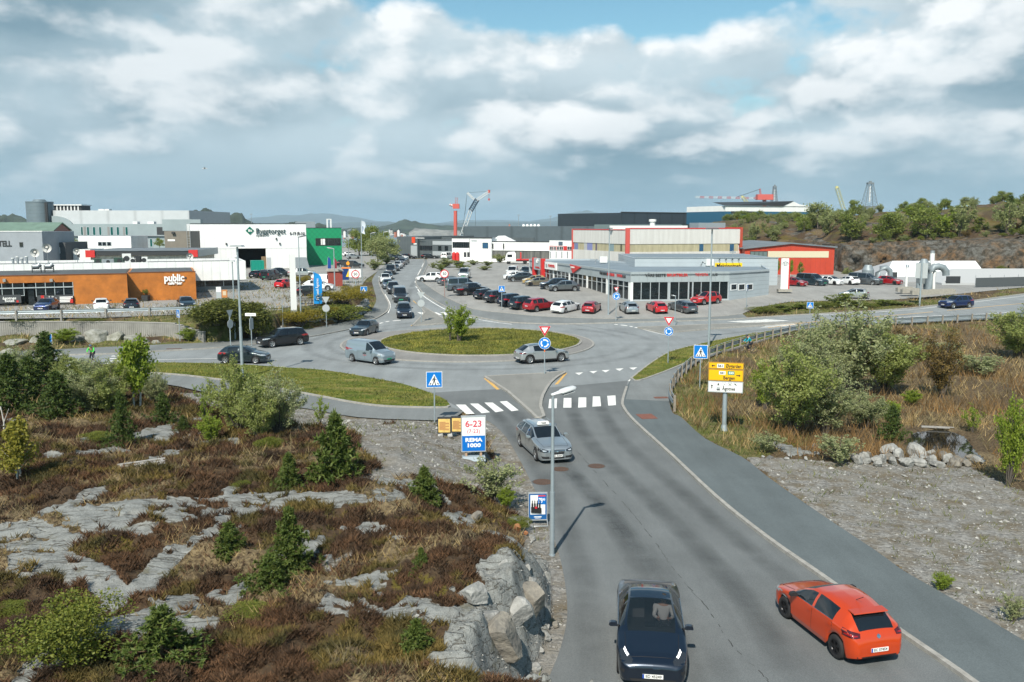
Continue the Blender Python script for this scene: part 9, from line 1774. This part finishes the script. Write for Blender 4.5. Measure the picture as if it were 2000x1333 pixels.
for px in range(1330,1470,9):
    a=px+rr.uniform(-3,3); y=np.interp(a,[1280,1330,1450,1600],[300,262,215,200])+rr.uniform(6,20); x=(a-1000)/1700*y; z=HZ(x,y); h=rr.uniform(1,2.4); plant(rr.choice(['farbush2','farbush']),(x,y,z-.1),h,h*1.4,'low bush on the rocky slope behind the stained hall','bush','bushes behind the stained hall')
p=TG(8,856); t=thing('dead_birch','bare white dead birch stem at the left edge','tree',p); k=MB(); k.tube([(0,0,0),(.05,0,.8),(-.05,0,1.6)],.05,BIRCHB,7,.02); k.build('trunk',t); k=MB(); k.tube([(.05,0,.8),(.35,0,1.5)],.025,BIRCHB,5,.01); k.build('branch',t); k=MB(); k.tube([(.02,0,1.2),(-.2,.1,1.7)],.02,BIRCHB,5,.008); k.build('branch',t)
gny,gnx=620,640
def gsample(x,y):
    i=np.clip(np.log(y/14)/math.log(430/14)*(gny-1),0,gny-1); j=np.clip((x/y+1.15)/2.3*(gnx-1),0,gnx-1); k=np.rint(i).astype(int)*gnx+np.rint(j).astype(int)
    i0=np.minimum(i.astype(int),gny-2); j0=np.minimum(j.astype(int),gnx-2); fi=i-i0; fj=j-j0; z=GD['z']; g=lambda a,b:z[a*gnx+b]
    return k,g(i0,j0)*(1-fi)*(1-fj)+g(i0+1,j0)*fi*(1-fj)+g(i0,j0+1)*(1-fi)*fj+g(i0+1,j0+1)*fi*fj
def scatter(n,a0,a1,y0,y1,pw=1.0):
    u=RS.rand(n); y=y0*(y1/y0)**u if pw==1 else (y0**(1-pw)+u*(y1**(1-pw)-y0**(1-pw)))**(1/(1-pw)); x=RS.uniform(a0,a1,n)*y; k,z=gsample(x,y); return x,y,z,k
def blades(name,x,y,z,h,w_,lean,m,curl=0):
    n=len(x); th=RS.uniform(0,6.28,n); c,s=np.cos(th),np.sin(th); b=np.stack([x,y,z-.02],1); e=np.stack([c*w_/2,s*w_/2,0*w_],1); t2=RS.uniform(0,6.28,n); tip=b+np.stack([np.cos(t2)*lean*h,np.sin(t2)*lean*h,h],1)
    v=np.stack([b-e,b+e,tip],1).reshape(-1,3); return stuff(np_mesh(name,v,np.arange(n*3).reshape(n,3),m))
HEAM=leafmat('heather_shoot',(.038,.024,.015),(.135,.08,.048),.1,.9,.9); HEAG=leafmat('heather_green_shoot',(.065,.058,.017),(.16,.125,.045),.1,.9,.9); DRYM=leafmat('dry_grass_blade',(.18,.135,.065),(.4,.325,.18),.2,.9,.7); GRM=leafmat('grass_blade',(.075,.105,.018),(.19,.205,.055),.25,.8,.8); REED=leafmat('brown_reed_blade',(.14,.085,.035),(.3,.205,.1),.2,.9,.6)
def heather():
    x,y,z,k=scatter(760000,-.80,.06,15.5,78,1.15); d=GD; cl=fbm(x/.55,y/.55,3); big=fbm(x/1.7+4,y/1.7,3)
    ok=d['he'][k]&(d['rock'][k]<.5)&(d['grav'][k]<.5)&(d['d'][k]>.7)&(RS.rand(len(x))<np.clip((cl-.26)*4.2,.03,1))&(d['dry'][k]<.55+.4*RS.rand(len(x)))
    x,y,z,cl,big=x[ok],y[ok],z[ok],cl[ok],big[ok]; sc=np.maximum(1,y/26); h=(.06+.22*np.clip(cl-.3,0,.5)+.08*RS.rand(len(x)))*np.minimum(sc,1.7); m=fbm(x/1.3+50,y/1.3,3)>.56
    for nm,q,mt in (('heather',~m,HEAM),('heather',m,HEAG)): blades(nm,x[q],y[q],z[q]+.10*np.clip(cl[q]-.3,0,1)*RS.rand(q.sum())*2,h[q],(.036*sc*RS.uniform(.7,1.3,len(x)))[q],.9,mt)
def grasses():
    x,y,z,k=scatter(300000,-.80,.8,15.5,150,1.1); d=GD; r=RS.rand(len(x)); tf=fbm(x/.5+3,y/.5,3)
    ok=((d['he'][k]|d['bo'][k])&(d['dry'][k]>.3)&(r<d['dry'][k]*np.clip((tf-.25)*4,.1,1)*np.where(d['he'][k],.5,1))|((~d['he'][k])&(~d['bo'][k])&(d['dry'][k]>.3)&(r<.5)))&(d['rock'][k]<.5)&(d['d'][k]>.25)&(d['grav'][k]<.5)
    x,y,z,tf,k=x[ok],y[ok],z[ok],tf[ok],k[ok]; sc=np.maximum(1,y/28); bo=d['bo'][k]; h=(.12+.30*np.clip(tf-.3,0,.5)+.15*RS.rand(len(x)))*np.minimum(sc,1.8)*np.where(bo,1.25,1)
    reed=bo&(fbm(x/3+9,y/3,3)>.52)
    keep=~(inpoly(x,y,PONDC)|(dpoly(x,y,PONDC)<.5)); x,y,z,h,sc,reed=x[keep],y[keep],z[keep],h[keep],sc[keep],reed[keep]
    blades('dry_grass',x[~reed],y[~reed],z[~reed],h[~reed],(.026*sc)[~reed],.8,DRYM); blades('brown_reeds',x[reed],y[reed],z[reed],h[reed]*1.3,(.026*sc)[reed],.5,REED)
    x,y,z,k=scatter(220000,-.85,.85,15.5,165,1.0); r=RS.rand(len(x)); tf=fbm(x/.6,y/.6+8,3); gr=d['green'][k]
    ok=(d['d'][k]>.15)&(d['rock'][k]<.5)&(((gr>.3)&(r<gr*.9))|((d['grav'][k]>.5)&(d['he'][k])&(tf>.60)&(r<.5))|((d['grav'][k]>.5)&(d['bo'][k])&(tf>.59)&(r<.5)))
    x,y,z=x[ok],y[ok],z[ok]; sc=np.maximum(1,y/28); blades('rough_grass',x,y,z,(.07+.17*RS.rand(len(x)))*np.minimum(sc,2.0),.028*sc,.8,GRM)
def lawn_blades():
    for poly,z0,n in ((VERGE_W_POLY,.13,52000),(VERGE_E_POLY,.14,26000)):
        q=np.array(poly); x=RS.uniform(q[:,0].min(),q[:,0].max(),n); y=RS.uniform(max(50,q[:,1].min()),q[:,1].max(),n); ok=inpoly(x,y,poly)&(dpoly(x,y,poly)>.05); x,y=x[ok],y[ok]; g=np.interp(y,[98,115,135],[0,1.1,ZP]); blades('verge_grass',x,y,g+z0,(.05+.07*RS.rand(len(x)))*np.where(fbm(x,y,3)>.55,1.8,1),.06+0*x,.9,LAWNB)
    n=42000; r=10.0*np.sqrt(RS.rand(n)); t=RS.uniform(0,6.283,n); x,y=GC.x+r*np.cos(t),GC.y+r*np.sin(t); z=np.interp(r/10.1,[0,.35,.6,.8,.93,1],[.48,.42,.34,.26,.18,.11]); blades('lawn_grass',x,y,z,(.06+.09*RS.rand(n))*np.where(fbm(x,y,3)>.55,1.6,1),.07+0*x,.9,LAWNB)
LAWNB=leafmat('lawn_blade',(.1,.135,.02),(.27,.26,.075),.2,.9,.5)
def pebbles():
    x,y,z,k=scatter(70000,-.45,.8,15.5,75,1.0); d=GD; r=RS.rand(len(x)); ok=(d['grav'][k]>.5)&(d['d'][k]>.05)&(r<.75)|((d['rock'][k]>.5)&(d['he'][k])&(y<33)&(x>-5)&(r<.10)&(d['d'][k]>.05))
    x,y,z=x[ok],y[ok],z[ok]; n=len(x); s=(.014+.03*RS.rand(n)**2.5+.10*(RS.rand(n)>.985)*RS.rand(n)+.055*(RS.rand(n)>.93)*RS.rand(n))*np.maximum(1,y/30); D=np.array([(1,0,0),(-1,0,0),(0,1,0),(0,-1,0),(0,0,1),(0,0,-.4)],float)
    j=RS.uniform(.6,1.3,(n,6,1)); sh=RS.normal(scale=.25,size=(n,6,3)); v=(D[None]*j+sh)*s[:,None,None]*np.array([1,1,.7]); a=RS.uniform(0,6.28,n); ca,sa=np.cos(a)[:,None],np.sin(a)[:,None]; vx=v[:,:,0]*ca-v[:,:,1]*sa; vy=v[:,:,0]*sa+v[:,:,1]*ca; v=np.stack([vx+x[:,None],vy+y[:,None],v[:,:,2]+z[:,None]+.01],-1).reshape(-1,3)
    f=np.array([(0,2,4),(2,1,4),(1,3,4),(3,0,4),(2,0,5),(1,2,5),(3,1,5),(0,3,5)]); F_=(np.arange(n)[:,None,None]*6+f[None]).reshape(-1,3); stuff(np_mesh('gravel_stones',v,F_,leafmat('gravel_stone',(.11,.11,.105),(.4,.395,.37),0,.9)))
heather(); grasses(); lawn_blades(); pebbles()
BO=mat('boulder_gneiss',(.17,.17,.16),.9,var=.35,vscale=3.5,bump=.8,bscale=11,col2=(.38,.38,.36)); BOD=mat('boulder_dark',(.11,.105,.095),.9,var=.4,vscale=3,bump=.8,bscale=10,col2=(.28,.255,.21)); BOO=mat('boulder_rust',(.32,.14,.06),.9,var=.3,vscale=3)
def boulder(px,pb,wpx,hpx,label,m=BO,group=None,sq=.55,depth=.8,sink=0):
    p=TG(px,pb); zc=p.y*math.cos(T)+(H-p.z)*math.sin(T); w_=wpx/F*zc/2; h=hpx/F*zc/2*1.05; k=MB(); stone(k,Vector((0,0,h*.75)),(w_,w_*depth,h*1.2),m,random,sq); o=k.build('boulder'); o.location=p-Vector((0,0,sink)); tag(o,label,'boulder',group)
BOM=mat('mossy_outcrop',(.15,.15,.11),.95,var=.4,vscale=1.6,bump=.6,bscale=7,col2=(.36,.36,.33)); random.seed(11); BP='rocks in the pile by the pool'
for a in ((1742,893,50,30,'large pale boulder with a rounded back at the head of the rock pile'),(1790,893,45,33,'pointed pale boulder beside the large rounded one'),): boulder(*a,BO,BP)
for i in range(26):
    px=1668+i*9.6+random.uniform(-4,4); boulder(px,897+random.uniform(-2,12)+(i%3)*3,random.uniform(18,36),random.uniform(13,24),'angular grey rock in the pile at the gravel edge',random.choice([BO,BO,BOD]),BP)
for i in range(14): boulder(1480+random.uniform(0,190),893+random.uniform(-22,10),random.uniform(7,17),random.uniform(5,11),'small loose stone on the gravel edge left of the pile',random.choice([BO,BOD]),'loose stones by the gravel')
for a,m in (((1040,1204,70,72,'big squared rock block overhanging the road verge'),BOD),((985,1290,120,95,'large brownish cliff block at the bottom by the road'),BOD),((925,1185,75,45,'pale rock hump above the cliff'),BO),((1012,1235,64,60,'cracked block between the two largest cliff blocks'),BO),((983,1120,26,30,'upright pale stone in the heather near the cliff'),BO),((1050,1100,28,16,'flat slab lying on the verge below the lamp post'),BO),((1085,1226,22,12,'dark stone at the tarmac edge'),BOD),((930,1022,36,26,'dark split rock beside the long slab'),BOD),((1012,1040,24,16,'orange brown stone by the poster stand'),BOO),((1028,1046,14,12,'smaller orange stone by the poster stand'),BOO),((1040,1058,22,14,'grey stone below the orange ones'),BO),((1066,1255,26,18,'fallen stone under the squared block'),BO),((1055,1280,24,16,'pale fallen stone at the cliff foot'),BO),((955,1230,60,40,'broken slab on top of the cliff'),BO),((1035,1150,40,26,'square grey block on the cliff edge'),BO),((1030,1120,26,18,'small block on the upper cliff edge'),BO),((1045,1310,30,18,'rubble stone at the bottom of the cliff'),BO)): boulder(*a,m,'blocks along the rock cutting',sq=.42)
for i,(a,b,c,d) in enumerate(((30,672,60,16),(75,668,44,22),(15,688,40,15),(150,666,44,24),(190,668,58,30),(225,665,46,26),(255,668,40,22),(280,671,30,16),(305,671,26,12))): boulder(a,b,c,d,'rounded grey outcrop before the retaining wall',BOM,'outcrops under the retaining wall',sq=.5,depth=.9,sink=.35)
